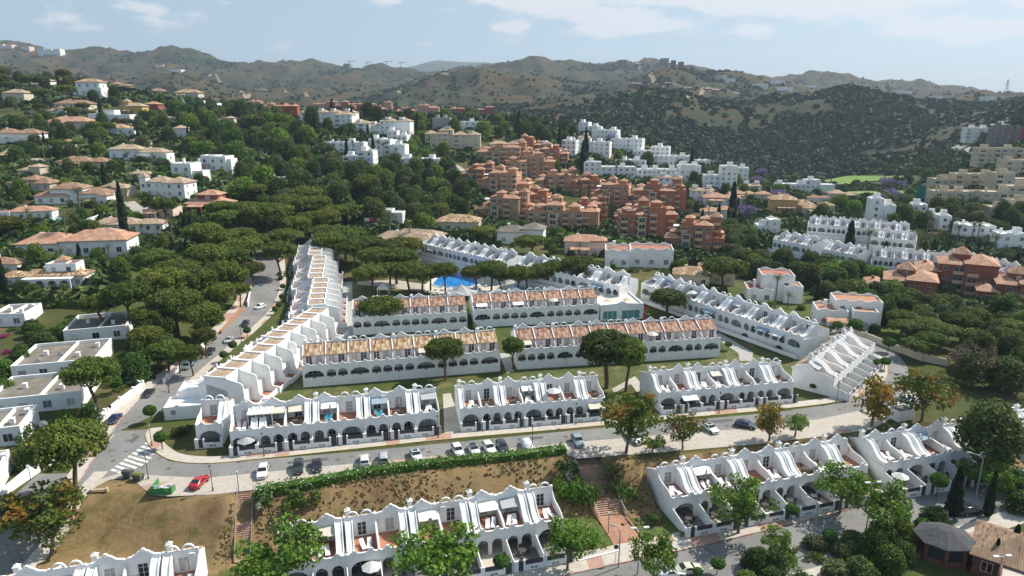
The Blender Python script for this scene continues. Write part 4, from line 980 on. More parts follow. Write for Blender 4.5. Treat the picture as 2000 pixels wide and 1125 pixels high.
reg('fan_palm', [palm_variant(83, palm_leaf, 8.5, 1.5, 30, 1.4, True), palm_variant(84, palm_leaf, 7.0, 1.5, 28, 1.5, True)])
reg('low_palm', [palm_variant(85, palm_leaf, 1.9, 3.4, 60, .8)])
reg('clipped_tree', [ball_variant(91, hedge_leaf)])
reg('bush', [bush_variant(101, mid_leaf), bush_variant(102, green_leaf), bush_variant(103, deep_leaf)])
reg('flowering_bush', [bush_variant(104, magenta)])
reg('blossom_bush', [bush_variant(105, whitefl)])
NAT_W = dict(umbrella_pine=10.6, twin_pine=7.8, dark_pine=9.2, street_tree=6.6, rust_tree=6.4, orange_tree=4.8, broad_tree=6.7, olive_tree=6.3, bright_tree=6.0, bare_tree=5.6, lilac_tree=5.2, cypress=1.75, palm_tree=5.0, fan_palm=2.9, low_palm=6.4, clipped_tree=2.15, bush=3.0, flowering_bush=3.0, blossom_bush=3.0)
CAT = dict(umbrella_pine='pine tree', twin_pine='pine tree', dark_pine='pine tree', cypress='cypress', palm_tree='palm', fan_palm='palm', low_palm='palm', bush='bush', flowering_bush='bush', blossom_bush='bush')
TREES = []
def plant(kind, pos, wpx=None, label=None, group=None, hs=1.0, w=None, name=None, rz=None, var=None):
    """stand a plant at a surveyed spot; wpx is its crown's width in the photo, hs stretches its height"""
    pos = Vector(pos); Zc = pos.y * cT - (pos.z - CAM_H) * sT
    w = w if w else wpx * Zc / FPX; s = w / NAT_W[kind]; vs = KINDS[kind]; k = (len(TREES) * 7 + int(pos.x)) % len(vs) if var is None else var
    e = bpy.data.objects.new(name or ('pine_tree' if kind in ('twin_pine', 'dark_pine') else kind), None); col.objects.link(e); e.location = pos; e.rotation_euler = (0, 0, random.uniform(0, 6.28) if rz is None else rz); e.scale = (s, s * random.uniform(.94, 1.06), s * hs)
    tag(e, label, CAT.get(kind, 'tree'), group)
    for nm, me in vs[k]: link(nm, me, e)
    TREES.append(e); return e
def T(kind, u, v, wpx, label=None, hs=1.0, z=None, **k):
    return plant(kind, P(u, v, z) if z is not None else G(u, v), wpx, label, hs=hs, **k)
# ---- the lone and street trees, one by one (foot of the trunk in the photo)
T('umbrella_pine', 150, 975, 155, 'big round umbrella pine over the grass green at the left junction', 1.05)
T('rust_tree', 100, 1085, 165, 'broad rust-tinged tree on the street in the bottom left corner', .85, var=0)
T('umbrella_pine', 748, 645, 92, 'lone umbrella pine with thick trunk before the short arcaded terrace', .75, z=0)
T('umbrella_pine', 870, 742, 78, 'small umbrella pine leaning over the yellowish tiled roofs', 1.12, z=0)
T('twin_pine', 1002, 722, 42, 'slender small pine between the two arcaded terraces', 1.2, z=0, var=0)
T('twin_pine', 1185, 758, 112, 'larger of the twin pines in the middle of the estate', .82, z=0, var=1)
T('twin_pine', 1222, 765, 72, 'smaller right-hand twin pine in the middle of the estate', 1.15, z=0, var=0)
T('twin_pine', 1303, 620, 72, 'squat pine beside the clubhouse playground', .62, z=0, var=1)
T('rust_tree', 1222, 886, 122, 'largest rust-tinged tree at the top of the brick steps', .95, z=0)
T('street_tree', 1276, 888, 46, 'slim green tree just right of the largest rust-tinged tree', .9, z=0)
T('rust_tree', 1334, 878, 82, 'rust-tinged tree between two parked cars above the lower terrace', .9, z=0, var=1)
T('orange_tree', 1502, 862, 66, 'orange autumn tree beside the dark blue car', 1.0, z=0)
T('street_tree', 1553, 854, 54, 'small green tree right of the orange autumn tree', .9, z=0)
T('orange_tree', 1702, 832, 76, 'tall orange-topped tree at the right bend of the upper street', 1.1, z=0)
T('rust_tree', 1800, 822, 112, 'wide green and rust tree on the lawn inside the right bend', .85, z=0, var=0)
T('dark_pine', 1925, 905, 150, 'huge dark pine at the right edge above the cut-off terrace', .8, z=-2)
T('umbrella_pine', 1790, 700, 70, 'low umbrella crown across the street behind the bend', .6)
for (u, v, w, hs, ph) in [(1108, 1115, 118, .95, 'spreading green tree on the lower pavement left of the brick steps'), (1442, 1042, 132, .85, 'wide-crowned green tree on the lower pavement right of the steps'), (1640, 1002, 105, .95, 'green tree over the middle of the right lower terrace'),
                      (1713, 1048, 125, .95, 'tall green tree standing on the near side of the lower street'), (1515, 1090, 66, 1.0, 'bright young tree near the bottom edge right of centre'), (1893, 952, 60, .9, 'light green tree beside the curved lamp post on the right'), (1945, 975, 80, .9, 'light green tree leaning over the right end of the lower street'),
                      (1275, 1138, 105, 1.0, 'airy green tree growing past the bottom edge under the brick steps'), (548, 1165, 180, .8, 'large green crown rising from the bottom edge left of centre'), (850, 1160, 175, .85, 'large green crown before the middle of the lower left terrace')]:
    T('street_tree', u, v, w, ph, hs * 1.05, z=LOW, rz=u * .1)
for (u, v, w, ph, hs) in [(1829, 970, 34, 'round clipped tree on the lower pavement at the right', 1), (1545, 1015, 27, 'round clipped tree before the middle of the lower right terrace', .8), (1800, 1050, 34, 'round clipped tree on the near side of the lower street', .8), (1618, 1066, 29, 'round clipped tree by the tall lamp near the bottom edge', .8), (1910, 958, 44, 'dark clipped round tree beyond the short lower terrace', .8)]:
    T('clipped_tree', u, v, w, ph, hs, z=LOW)
for i, (u, v, w) in enumerate([(296, 826, 25), (317, 878, 26), (456, 690, 17), (438, 708, 16), (484, 660, 15), (538, 615, 12), (546, 607, 12), (551, 590, 11), (553, 570, 11), (549, 553, 10), (547, 545, 10), (537, 505, 9), (535, 496, 8), (228, 772, 26)]):
    T('clipped_tree', u, v, w, ['round clipped tree at the kerb of the left junction', 'round clipped tree with a triangular sign beside it', 'nearest clipped tree along the upper left street', 'clipped tree between two cars on the left street', 'third clipped tree up the left street'][i] if i < 5 else ('small clipped tree in a walled garden beside the lamp post' if i == 13 else None), 1.0, z=0, group=None if i < 5 or i == 13 else 'clipped trees up the left street')
    if 5 <= i < 13: TREES[-1]['label'] = 'small clipped round tree in the row up the far left street'
for i, (u, v, w) in enumerate([(1712, 722, 18), (1727, 722, 21), (1734, 688, 25), (1682, 678, 14), (1634, 650, 20), (1669, 655, 28), (1617, 655, 14), (1778, 690, 28), (1519, 690, 13), (1552, 695, 12), (1587, 765, 15), (1397, 640, 12), (1453, 665, 12), (1422, 684, 15)]):
    e = T('clipped_tree', u, v, w, None, .8, z=0, group='clipped trees around the right end of the estate'); e['label'] = 'dark clipped tree on the lawns around the right end of the estate' if i > 7 else 'clipped tree along the street behind the right end of the estate'
T('low_palm', 1198, 945, 78, 'big low palm with arching fronds beside the brick steps', .9, z=-2.2)
T('palm_tree', 1108, 605, 26, 'small bushy palm between the pool terrace and clubhouse', .35, z=0)
T('palm_tree', 763, 480, 46, 'tall feathery palm beside the tan-roofed hall', 1.0); T('palm_tree', 801, 487, 28, 'shorter palm to the right of the feathery palm', 1.3)
# pines round the swimming pool
for i, (u, v, w, hs) in enumerate([(640, 500, 85, .8), (676, 512, 90, .85), (715, 520, 85, .8), (650, 520, 80, .95), (690, 530, 70, 1.0), (735, 545, 78, .9), (775, 555, 90, .9), (726, 574, 75, .85), (762, 565, 70, .9), (800, 572, 80, .85), (825, 574, 70, .9), (841, 568, 64, .9), (870, 572, 52, 1.3), (790, 520, 85, .75), (930, 570, 62, .95), (960, 568, 70, .95), (980, 572, 60, .95), (1010, 575, 66, .95), (1030, 572, 60, .95), (1060, 570, 66, .95), (1090, 568, 70, 1.0), (1133, 572, 85, .95)]):
    T('umbrella_pine', u, v, w, None, hs * .92, z=0, group='umbrella pines around the pool')
    TREES[-1]['label'] = 'umbrella pine in the grove left of the pool' if u < 800 else ('umbrella pine standing right at the pool edge with a bare trunk' if u == 870 else ('umbrella pine between the two pools' if u > 900 else 'umbrella pine close to the left side of the pool'))
T('umbrella_pine', 946, 475, 58, 'flat-topped pine behind the back terrace', .6, z=0); T('umbrella_pine', 1037, 498, 72, 'low broad pine beside the pale pink villa', .55, z=0); T('umbrella_pine', 1412, 570, 92, 'umbrella pine with forked trunk by the grey-roofed villa', .75, z=-1)
T('umbrella_pine', 860, 440, 38, 'dark umbrella pine on the wooded slope behind the pool', 1.2)
# pines along the left street
for i, (u, v, w, hs) in enumerate([(205, 640, 100, 1.0), (260, 640, 95, .95), (290, 700, 80, .9), (330, 725, 90, .95), (352, 730, 60, 1.1), (378, 735, 60, 1.15), (300, 670, 100, .95), (350, 660, 110, 1.0), (390, 665, 100, 1.0), (404, 700, 60, 1.2), (330, 620, 110, .95), (385, 610, 110, 1.0), (430, 615, 90, 1.05), (440, 590, 80, 1.0), (460, 585, 75, 1.0), (470, 600, 60, 1.1), (350, 575, 100, .85), (410, 560, 100, .9), (455, 545, 90, .9), (480, 530, 85, .9), (495, 560, 60, 1.1),
                                   (435, 510, 90, .8), (400, 500, 85, .8), (470, 500, 85, .8), (500, 505, 80, .9), (520, 480, 90, .9), (550, 545, 78, 1.1), (555, 500, 80, .9), (575, 480, 80, .9), (450, 470, 85, .75), (500, 462, 85, .8), (540, 460, 80, .9), (610, 470, 80, .95), (640, 472, 80, .95), (575, 450, 80, .9), (620, 440, 80, .9), (655, 448, 75, .95), (600, 425, 75, .8), (560, 430, 75, .8), (520, 440, 75, .8), (480, 440, 75, .75), (440, 445, 75, .75), (680, 440, 60, .9)]):
    T('umbrella_pine', u, v, w * (.80 + .16 * ((i * 5) % 3) / 2), None, hs * (.88 + .22 * ((i * 7) % 4) / 3), group='umbrella pines along the left street')
    TREES[-1]['label'] = 'umbrella pine in the thick belt left of the left street' if v > 560 else 'umbrella pine in the grove at the far end of the left street'
T('umbrella_pine', 192, 800, 104, 'umbrella pine with bent trunk in the walled garden on the left', 1.05, z=0.5)
T('broad_tree', 180, 830, 45, 'leafy garden tree in front of the bent pine', 1.0, z=.5); T('bush', 355, 850, 34, 'round dark bush on the grass by the corner bend', 1.0, z=0, var=2)
T('umbrella_pine', 12, 470, 80, 'flat dark pine crown at the far left edge above the villas', .6)
T('umbrella_pine', 310, 560, 85, 'dense pine crown behind the arched white villa', .9); T('umbrella_pine', 325, 440, 50, 'dark pine before the white villa with arched window', 1.1)
for i, (u, v, w) in enumerate([(135, 478, 26), (160, 545, 5), (125, 515, 32), (160, 420, 28), (62, 440, 26), (205, 470, 18), (235, 440, 26), (233, 490, 26), (215, 500, 26), (340, 480, 28), (250, 385, 20), (60, 315, 18), (90, 318, 18), (205, 330, 16), (172, 300, 16), (205, 270, 12), (300, 310, 18), (317, 325, 18), (255, 330, 16), (330, 470, 20), (445, 355, 20), (455, 362, 18), (150, 260, 12), (130, 225, 10)]):
    if w < 8: continue
    e = T('palm_tree' if i % 3 else 'fan_palm', u, v + 12, w, None, .9, group='palms among the left hillside villas'); e['label'] = 'palm among the villas on the left hillside'
for i, (u, v, w, h) in enumerate([(246, 470, 17, 1.55), (12, 585, 17, 1.3), (161, 535, 14, 1.0), (137, 445, 9, 1.2), (207, 370, 12, 1.6), (200, 245, 10, 1.8), (365, 470, 14, 1.3), (374, 460, 12, 1.2), (1165, 320, 0, 0), (1428, 440, 20, 1.6), (1370, 445, 10, 1.4), (1402, 440, 12, 1.3), (1656, 500, 22, 1.2), (1727, 505, 9, 1.5), (1821, 505, 10, 1.5), (1379, 490, 7, 1.3), (1392, 488, 7, 1.3), (1408, 490, 7, 1.3), (1138, 335, 14, 1.6), (1144, 300, 12, 1.4), (1350, 330, 10, 1.5), (1440, 420, 10, 1.3), (1594, 590, 12, 1.5), (1590, 575, 10, 1.5), (1985, 520, 8, 1.3)]):
    if w: T('cypress', u, v, w, ['thick dark cypress left of the tiled villa roofs', 'dark cypress at the far left edge by the arched villa', 'brownish cypress in front of the long tiled villa'][i] if i < 3 else 'dark cypress between the houses in the middle distance', h * (.95 if i < 3 else .58), group=None if i < 3 else 'cypresses between the distant houses')
for i, (u, v, w, h) in enumerate([(1860, 1010, 32, .75), (1928, 1010, 20, 1.1), (1975, 1095, 22, .8), (1938, 1115, 16, 1.0), (1990, 1110, 14, 1.1)]):
    T('cypress', u, v, w, ['broad dark conifer beside the black parked car', 'slim dark conifer right of the broad one', 'pointed conifer before the tiled pavilion roof', 'small conifer at the bottom right corner', 'thin conifer at the extreme bottom right'][i], h, z=LOW)
for i, (u, v, w) in enumerate([(1128, 560, 26), (1426, 440, 16), (1692, 505, 26), (1793, 480, 22), (1806, 475, 22), (1812, 490, 22), (1830, 475, 24), (1895, 480, 18), (1905, 482, 18), (1918, 480, 18), (1865, 490, 24), (1937, 510, 24), (1968, 520, 24), (1785, 520, 26), (1512, 605, 26), (1545, 615, 10), (1382, 440, 18), (1345, 445, 20), (1346, 430, 20), (1225, 395, 18), (1180, 420, 18), (1211, 440, 18), (1178, 440, 18), (1122, 380, 18), (1140, 390, 18), (1153, 395, 16), (1105, 375, 18), (1065, 365, 16), (1058, 350, 16), (1203, 352, 12), (1230, 350, 12), (975, 335, 14), (740, 310, 14), (655, 300, 12), (750, 315, 14), (775, 325, 14), (930, 440, 10), (940, 440, 12), (955, 440, 10), (865, 330, 14), (850, 320, 12), (915, 340, 12), (1048, 375, 18), (1040, 365, 18), (1622, 360, 14), (1870, 560, 20), (1100, 300, 10), (1060, 300, 10), (715, 300, 12), (690, 298, 10)]):
    e = T('fan_palm' if i % 3 else 'palm_tree', u, v + 6, w, None, .95, group='palms between the apartment blocks'); e['label'] = 'palm between the apartments right of the pool' if u > 1040 else 'palm among the white apartments in the middle distance'
# ---- belts of garden and woodland trees, scattered inside surveyed patches of ground
def inside(p, poly):
    c = False; j = len(poly) - 1
    for i in range(len(poly)):
        if (poly[i][1] > p[1]) != (poly[j][1] > p[1]) and p[0] < (poly[j][0] - poly[i][0]) * (p[1] - poly[i][1]) / (poly[j][1] - poly[i][1]) + poly[i][0]: c = not c
        j = i
    return c
def belt(poly, n, kinds, size, label, group, seed=1, hs=(.8, 1.15), gap=.62):
    rng = random.Random(seed); us = [p[0] for p in poly]; vs = [p[1] for p in poly]; placed = []; tries = 0
    while len(placed) < n and tries < n * 30:
        tries += 1; u, v = rng.uniform(min(us), max(us)), rng.uniform(min(vs), max(vs))
        if not inside((u, v), poly): continue
        g = G(u, v); w = rng.uniform(*size)
        if any((g - q).length < gap * (w + ww) / 2 for q, ww in placed): continue
        if any(blocked(g, b, w) for b in BLOCK): continue
        placed.append((g, w)); k = rng.choice(kinds); f = {'cypress': .3, 'palm_tree': .55, 'bush': .6, 'flowering_bush': .4}.get(k, 1)
        plant(k, g, w=w * f, label=f'{KW[k]} {label}', group=group, hs=rng.uniform(*hs))
BLOCK = []
KW = dict(broad_tree='leafy tree', olive_tree='dull olive tree', umbrella_pine='flat-topped pine', bright_tree='bright green tree', dark_pine='dark pine', cypress='cypress', palm_tree='palm', bush='bush', flowering_bush='magenta bush', bare_tree='bare tree', lilac_tree='lilac tree')
def blocked(g, b, w): return abs(g.x - b[0]) < b[2] + w * .25 and abs(g.y - b[1]) < b[3] + w * .25

GOLF = []
for (u, v, w, h) in [(1460, 334, 42, 10), (1555, 332, 58, 12), (1672, 352, 36, 18), (1722, 378, 42, 9)]:
    c = G(u, v); s = c.y / FPX; far_ = G(u, v - h); GOLF.append((c.x, c.y, w * s, min(60, max(22, (far_.y - c.y)))))
    BLOCK.append((c.x, c.y, w * s, GOLF[-1][3])); BLOCK.append((c.x, c.y - 20, w * s, 25))
# ================================================================ villas and apartment blocks
def hip(m, x0, x1, y0, y1, z, h, over=.5):
    x0 -= over; x1 += over; y0 -= over; y1 += over; w, d = x1 - x0, y1 - y0; r = min(w, d) / 2
    if w >= d: a, b = (x0 + r, (y0 + y1) / 2, z + h), (x1 - r + .01, (y0 + y1) / 2, z + h)
    else: a, b = ((x0 + x1) / 2, y0 + r, z + h), ((x0 + x1) / 2, y1 - r + .01, z + h)
    vs = [(x0, y0, z), (x1, y0, z), (x1, y1, z), (x0, y1, z), a, b, (x0, y0, z - .15), (x1, y0, z - .15), (x1, y1, z - .15), (x0, y1, z - .15)]
    fs = [(0, 1, 5, 4), (2, 3, 4, 5), (1, 2, 5), (3, 0, 4)] if w >= d else [(0, 1, 4), (1, 2, 5, 4), (2, 3, 5), (3, 0, 4, 5)]
    m.add(vs, fs + [(6, 7, 1, 0), (7, 8, 2, 1), (8, 9, 3, 2), (9, 6, 0, 3), (9, 8, 7, 6)])
_wm = {}; _bm = {}
def balc_mesh(q, m):
    if (q, m.name) not in _bm: _bm[(q, m.name)] = MB().box(-q, q, -1.2, -.002, -.95, -.8).box(-q, q, -1.2, -1.08, -.8, .15).box(-q, -q + .1, -1.08, -.002, -.8, .15).box(q - .1, q, -1.08, -.002, -.8, .15).mesh('balcony', m)
    return _bm[(q, m.name)]
def win_spec(w, h, cur):
    k = (round(w, 1), round(h, 1), cur)
    if k not in _wm:
        s = window_specs(0, 0, w, h, 0, cur, 2); _wm[k] = (s[1], s[3][0][1])
    return _wm[k]
def win(e, x, z, y, w, h, cur=False, rz=0, kids=True):
    f, g = win_spec(w, h, cur); o = link('window', f, e, loc=(x, y, z), rz=rz)
    if kids: link('pane', g, o)
def block(e, vols, wallm, roofm, win_every=3.2, floor=3.0, kids=True, arches=False, trim=None, balc=None, maxwin=60, chim=True, wh=1.5, ww=1.3, sides=True):
    """vols: (x0, x1, y0, y1, z0, z1, roof) with roof 'hip' / 'flat' / 'pyr'; fronts look to -y"""
    m = MB(); r = MB(); pr = MB(); nw = 0; bl = MB()
    for vi, (x0, x1, y0, y1, z0, z1, rf) in enumerate(vols):
        o = vi * .004; x0 += o; y0 += o; x1 -= o; z1 -= o
        m.box(x0, x1, y0, y1, z0 - (3 if z0 <= 0 else 0), z1)
        if rf == 'hip': hip(r, x0, x1, y0, y1, z1, min(x1 - x0, y1 - y0) * .22 + .2)
        elif rf == 'pyr': hip(r, x0, x1, y0, y1, z1, min(x1 - x0, y1 - y0) * .42 + .3, .35)
        elif rf == 'scal':
            f = lambda x, a=x0, b=x1, z=z1: z + .35 + .55 * abs(math.sin((x - a) / max(1, (b - a)) * math.pi * max(1, round((b - a) / 4.2)))) ** 3
            for yy in (y0, y1 - .22): m.slab([(x0, z1), (x1, z1)] + curve_top(x0, x1, f, max(12, int((x1 - x0) * 2.5))), [], yy, yy + .22)
            m.box(x0, x0 + .22, y0 + .22, y1 - .22, z1, z1 + .4).box(x1 - .22, x1, y0 + .22, y1 - .22, z1, z1 + .4)
            pr.box(x0 + .22, x1 - .22, y0 + .22, y1 - .22, z1, z1 + .05)
        else:
            for (a, b, c, d) in ((x0, x1, y0, y0 + .2), (x0, x1, y1 - .2, y1), (x0, x0 + .2, y0 + .2, y1 - .2), (x1 - .2, x1, y0 + .2, y1 - .2)): m.box(a, b, c, d, z1, z1 + .5)
            pr.box(x0 + .2, x1 - .2, y0 + .2, y1 - .2, z1, z1 + .05)
        nf = max(1, int((z1 - max(0, z0) + .4) / floor)); nx = max(1, int((x1 - x0) / win_every)); ny = max(1, int((y1 - y0) / (win_every * 1.2)))
        for f in range(nf):
            zz = max(0, z0) + f * floor + .8
            if zz + wh > z1: continue
            for k in range(nx):
                xx = x0 + (x1 - x0) * (k + .5) / nx
                if balc and (k + vi) % 2 == 0 and (x1 - x0) / nx > 2.2:
                    q = min(1.6, (x1 - x0) / nx * .42); link('balcony', balc_mesh(round(q, 1), balc), e, loc=(xx, y0, zz))
                    if nw < maxwin: win(e, xx, zz - .6, y0 - .02, min(2.8, q * 1.85), 2.0, False, 0, kids); nw += 1
                elif nw < maxwin: win(e, xx, zz, y0 - .02, ww, wh, (k + f) % 3 == 0, 0, kids); nw += 1
            if sides:
                for k in range(ny):
                    yy = y0 + (y1 - y0) * (k + .5) / ny
                    if nw < maxwin: win(e, x0 - .02, zz, yy, ww * .8, wh * .85, False, R(-90), kids); nw += 1
                    if nw < maxwin: win(e, x1 + .02, zz, yy, ww * .8, wh * .85, k % 2 == 0, R(90), kids); nw += 1
    link('wall', m.mesh('building_wall', wallm), e)
    if r.v: link('roof', r.mesh('building_roof', roofm), e)
    if pr.v: link('flat_roof', pr.mesh('flat_roof', trim or terrafl), e)
    if chim and vols:
        x0, x1, y0, y1, z0, z1, rf = vols[0]; cx, cy = x0 + (x1 - x0) * .3, (y0 + y1) / 2 + .5
        link('chimney', MB().box(cx, cx + .8, cy, cy + .7, z1 - .1, z1 + 1.9).box(cx - .08, cx + .88, cy - .08, cy + .78, z1 + 1.9, z1 + 2.05).mesh('chimney', wallm), e)
def site(name, label, cat, u, v, rz=0, group=None, sc=1.0, z=None, foot=None):
    g = P(u, v, z) if z is not None else G(u, v); e = empty(name, label, cat, g, rz, group); e.scale = (sc, sc, sc)
    if foot: BLOCK.append((g.x, g.y + foot[1] / 2 * sc, foot[0] / 2 * sc, foot[1] / 2 * sc))
    return e, g
def arch_front(e, x0, n, w, y, h, m=None):
    """porch of round arches in front of a villa"""
    bot = [(0, 0)]
    for k in range(n):
        c = w * (k + .5); hw = w * .39; bot += [(c - hw, 0), (c - hw, h * .45)] + arc(c, h * .45, hw, hw * .9, 180, 0, 10)[1:-1] + [(c + hw, h * .45), (c + hw, 0)]
    bot += [(n * w, 0), (n * w, h), (0, h)]
    o = link('arcade', MB().slab(bot, [], 0, .3).box(0, n * w, .3, 2.8, h - .25, h).mesh('arcade', m or white), e, loc=(x0, y, 0)); return o
# -- villas of the left hillside: (u, v of front foot, width px, label, recipe, rotation)
VG = 'villas on the left hillside'
def villa(u, v, wpx, label, vols, wallm=white, roofm=tile_tan, rz=0, arches=None, kids=True, width=None, every=3.2, trim=None, floor=3.0, **kw):
    g = G(u, v); Zc = g.y * cT + (CAM_H - g.z) * sT; W0 = max(q[1] for q in vols) - min(q[0] for q in vols); s = wpx * Zc / FPX / W0
    x0 = min(q[0] for q in vols); cx = x0 + W0 / 2
    e = empty('villa', label, 'villa', (g.x - cx * s * math.cos(rz), g.y - cx * s * math.sin(rz), g.z), rz); e.scale = (s,) * 3
    D0 = max(q[3] for q in vols); BLOCK.append((g.x, g.y + D0 * s / 2 - 2, W0 * s / 2 + .5, D0 * s / 2 + 3))
    if roofm is tile_tan: roofm = (tile_tan, tile_brn, tile_tan, tile_ter, tile_tan, tile_brn, tile)[int(u * 7 + v) % 7]
    block(e, vols, wallm, roofm, every, floor, kids, trim=trim, **kw)
    if arches: arch_front(e, *arches)
    elif wpx > 38 and int(u + v) % 2 == 0:
        q0, q1 = W0 * .12 + x0, W0 * .52 + x0; y = min(q[2] for q in vols); m = MB().side([(y - 2.6, 2.35), (y - .01, 2.9), (y - .01, 3.02), (y - 2.6, 2.47)], q0, q1); link('porch_roof', m.mesh('porch_roof', roofm), e)
        m = MB()
        for k in range(4): xx = q0 + .2 + (q1 - q0 - .6) * k / 3; m.box(xx, xx + .25, y - 2.5, y - 2.25, 0, 2.4)
        link('porch', m.mesh('porch_columns', wallm), e)
    rg_ = random.Random(int(u * 3 + v)); ln = label
    for k in range(2 if wpx < 50 else 4):
        fx = ((k + .3) / (2 if wpx < 50 else 4) + rg_.uniform(0, .15)) * W0 * s - W0 * s * .55; yy = -rg_.uniform(2.2, 5.5) * max(.7, s); pos = Vector((g.x + fx * math.cos(rz) - yy * math.sin(rz), g.y + fx * math.sin(rz) + yy * math.cos(rz), 0)); pos.z = gz(pos.x, pos.y)
        kd = rg_.choice(['bush', 'broad_tree', 'bright_tree', 'olive_tree', 'bush', 'palm_tree']); plant(kd, pos, w=rg_.uniform(2.6, 4.2), label=f'{KW[kd]} in front of the {ln}' if len(ln.split()) < 9 else f'{KW[kd]} near the ' + ' '.join(ln.split()[-8:]), hs=rg_.uniform(.7, 1.0), group='garden plants before the villas')
    return e
villa(72, 566, 160, 'white villa with a four-arched porch behind the small pool on the left', [(0, 18, 2.8, 9, 0, 3.4, 'hip'), (7, 15.5, 4.5, 9.5, 3.4, 6.2, 'flat'), (9.5, 12.5, 5.5, 8.5, 6.4, 7.4, 'pyr'), (-6, 0, 3.5, 9, 0, 3.2, 'hip')], arches=(2, 4, 3.4, -.1, 3.2), rz=R(6))
villa(145, 500, 200, 'long white villa with wide hipped tile roofs above the arched villa', [(0, 13, 0, 9, 0, 3.6, 'hip'), (11, 27, -1, 8, 0, 4.2, 'hip'), (14, 22, 7, 12, 0, 4.5, 'hip')], rz=R(10))
villa(137, 400, 130, 'hipped villa with upper storey and red flowers behind', [(0, 11, 1, 9, 0, 3.2, 'hip'), (5, 16, 2, 10, 0, 5.6, 'hip'), (15, 24, 1, 9, 0, 3.8, 'hip')], rz=R(8))
villa(45, 430, 100, 'white pool villa with pale columns at the left edge', [(0, 16, 1, 8, 0, 3.4, 'hip'), (-5, 1, 0, 6, 0, 3.0, 'flat')], rz=R(14))
villa(58, 372, 85, 'low tiled villa behind the tall thin palms', [(0, 18, 0, 8, 0, 3.0, 'hip'), (6, 12, 1, 8, 3, 4.4, 'hip')], cream, rz=R(-4))
villa(248, 455, 130, 'tiled villa with dark solar panels behind the thick cypress', [(0, 16, 0, 8, 0, 3.2, 'hip'), (14, 24, 1, 7, 0, 3.0, 'hip')], rz=R(8))
villa(318, 385, 95, 'white villa with arched upstairs window and square corner tower', [(0, 10, 1, 9, 0, 6.2, 'hip'), (9, 18, 0, 9, 0, 6.0, 'hip'), (-2.2, .8, .5, 3.5, 0, 8.2, 'pyr')], rz=R(-8))
villa(310, 428, 58, 'flat pale villa topped with two rows of solar panels', [(0, 11, 0, 8, 0, 3.4, 'flat')], pinkw, trim=dark, rz=R(2))
villa(402, 418, 80, 'deep red villa with pink tiled roofs', [(0, 12, 0, 7, 0, 3.0, 'hip'), (3, 9, 2, 7, 3.0, 5.4, 'hip')], redw, tile_ter, rz=R(-4))
villa(366, 355, 62, 'smaller white cubist villa left of its larger neighbour', [(0, 8, 0, 7, 0, 6.4, 'flat'), (7, 12, 1, 6, 0, 3.6, 'flat')], trim=white2, rz=R(-8))
villa(412, 334, 86, 'large white cubist villa with stepped flat roofs', [(0, 7, 0, 6, 0, 3.2, 'flat'), (5, 12, 1, 8, 0, 6.4, 'flat'), (10, 18, -1, 7, 0, 6.2, 'flat'), (16, 20, 0, 6, 0, 5.0, 'flat')], trim=white2, rz=R(-6))
villa(160, 330, 90, 'tan villa with a wide curved gable roof and palms', [(0, 14, 0, 8, 0, 3.2, 'hip'), (12, 20, 1, 8, 0, 3.0, 'hip')], cream, rz=R(4))
villa(35, 278, 82, 'white villa with tan gables at the upper left edge', [(0, 9, 0, 7, 0, 4.0, 'hip'), (8, 18, -.5, 7, 0, 3.8, 'hip'), (2, 16, -2.5, 0, 0, 1.6, 'flat')], rz=R(6))
villa(232, 265, 70, 'white villa with blue glazed pool terrace on the hillside', [(0, 11, 0, 7, 0, 3.4, 'hip'), (8, 16, -1, 6, 0, 2.8, 'flat')], trim=white2, rz=R(-3))
villa(245, 312, 58, 'grey-roofed villa with white balcony among palms', [(0, 12, 0, 7, 0, 4.2, 'hip')], rz=R(5)); villa(298, 315, 66, 'white villa with arched loggia right of the palms', [(0, 13, 0, 7, 0, 4.0, 'hip'), (10, 15, -1, 5, 0, 3.0, 'flat')], rz=R(-6), arches=(2, 3, 2.4, -2.4, 2.8))
villa(132, 252, 78, 'long low villa with a rusty red roof', [(0, 15, 0, 7, 0, 2.8, 'hip')], pinkw, tile_ter, rz=R(3))
villa(216, 243, 84, 'bright white villa with a long balcony behind the twin cypresses', [(0, 8, 0, 6, 0, 4.4, 'flat'), (6, 20, -1, 6, 0, 4.0, 'flat'), (7, 12, 1, 6, 4, 6, 'flat')], trim=white2)
villa(258, 226, 42, 'yellow villa with colonnade and small belvedere', [(0, 11, 0, 7, 0, 4.8, 'hip'), (1, 4, 1, 4, 4.8, 7, 'pyr')], ochre)
villa(165, 188, 68, 'white villa with glazed blue front high on the left hill', [(0, 16, 0, 6, 0, 3.4, 'flat'), (4, 15, 1, 7, 3.2, 6.4, 'hip')], trim=white2)
villa(140, 215, 66, 'tan roofed villa below the blue glazed villa', [(0, 16, 0, 7, 0, 3, 'hip')], cream)
villa(80, 172, 40, 'white villa under the dark pines of the left hilltop', [(0, 9, 0, 6, 0, 3.4, 'hip'), (7, 13, 0, 6, 0, 4.4, 'hip')])
villa(28, 200, 42, 'pale villa with pointed tan roof at the far left', [(0, 12, 0, 8, 0, 5.2, 'hip')], cream)
villa(235, 180, 36, 'ochre hilltop villa with white tower', [(0, 6, 0, 6, 0, 5, 'hip'), (6, 12, 1, 6, 0, 4, 'hip')], ochre)
villa(402, 218, 44, 'flat white house left of the red village', [(0, 14, 0, 8, 0, 4.6, 'flat')], trim=white2); villa(365, 195, 46, 'tan roofed villa on the hill crest beside scrub', [(0, 12, 0, 7, 0, 3.6, 'hip')], cream)
villa(305, 187, 30, 'small tan roofed house on the crest', [(0, 10, 0, 7, 0, 3, 'hip')], cream); villa(297, 218, 26, 'small red house hidden in trees', [(0, 8, 0, 6, 0, 4.4, 'hip')], redw, tile_ter)
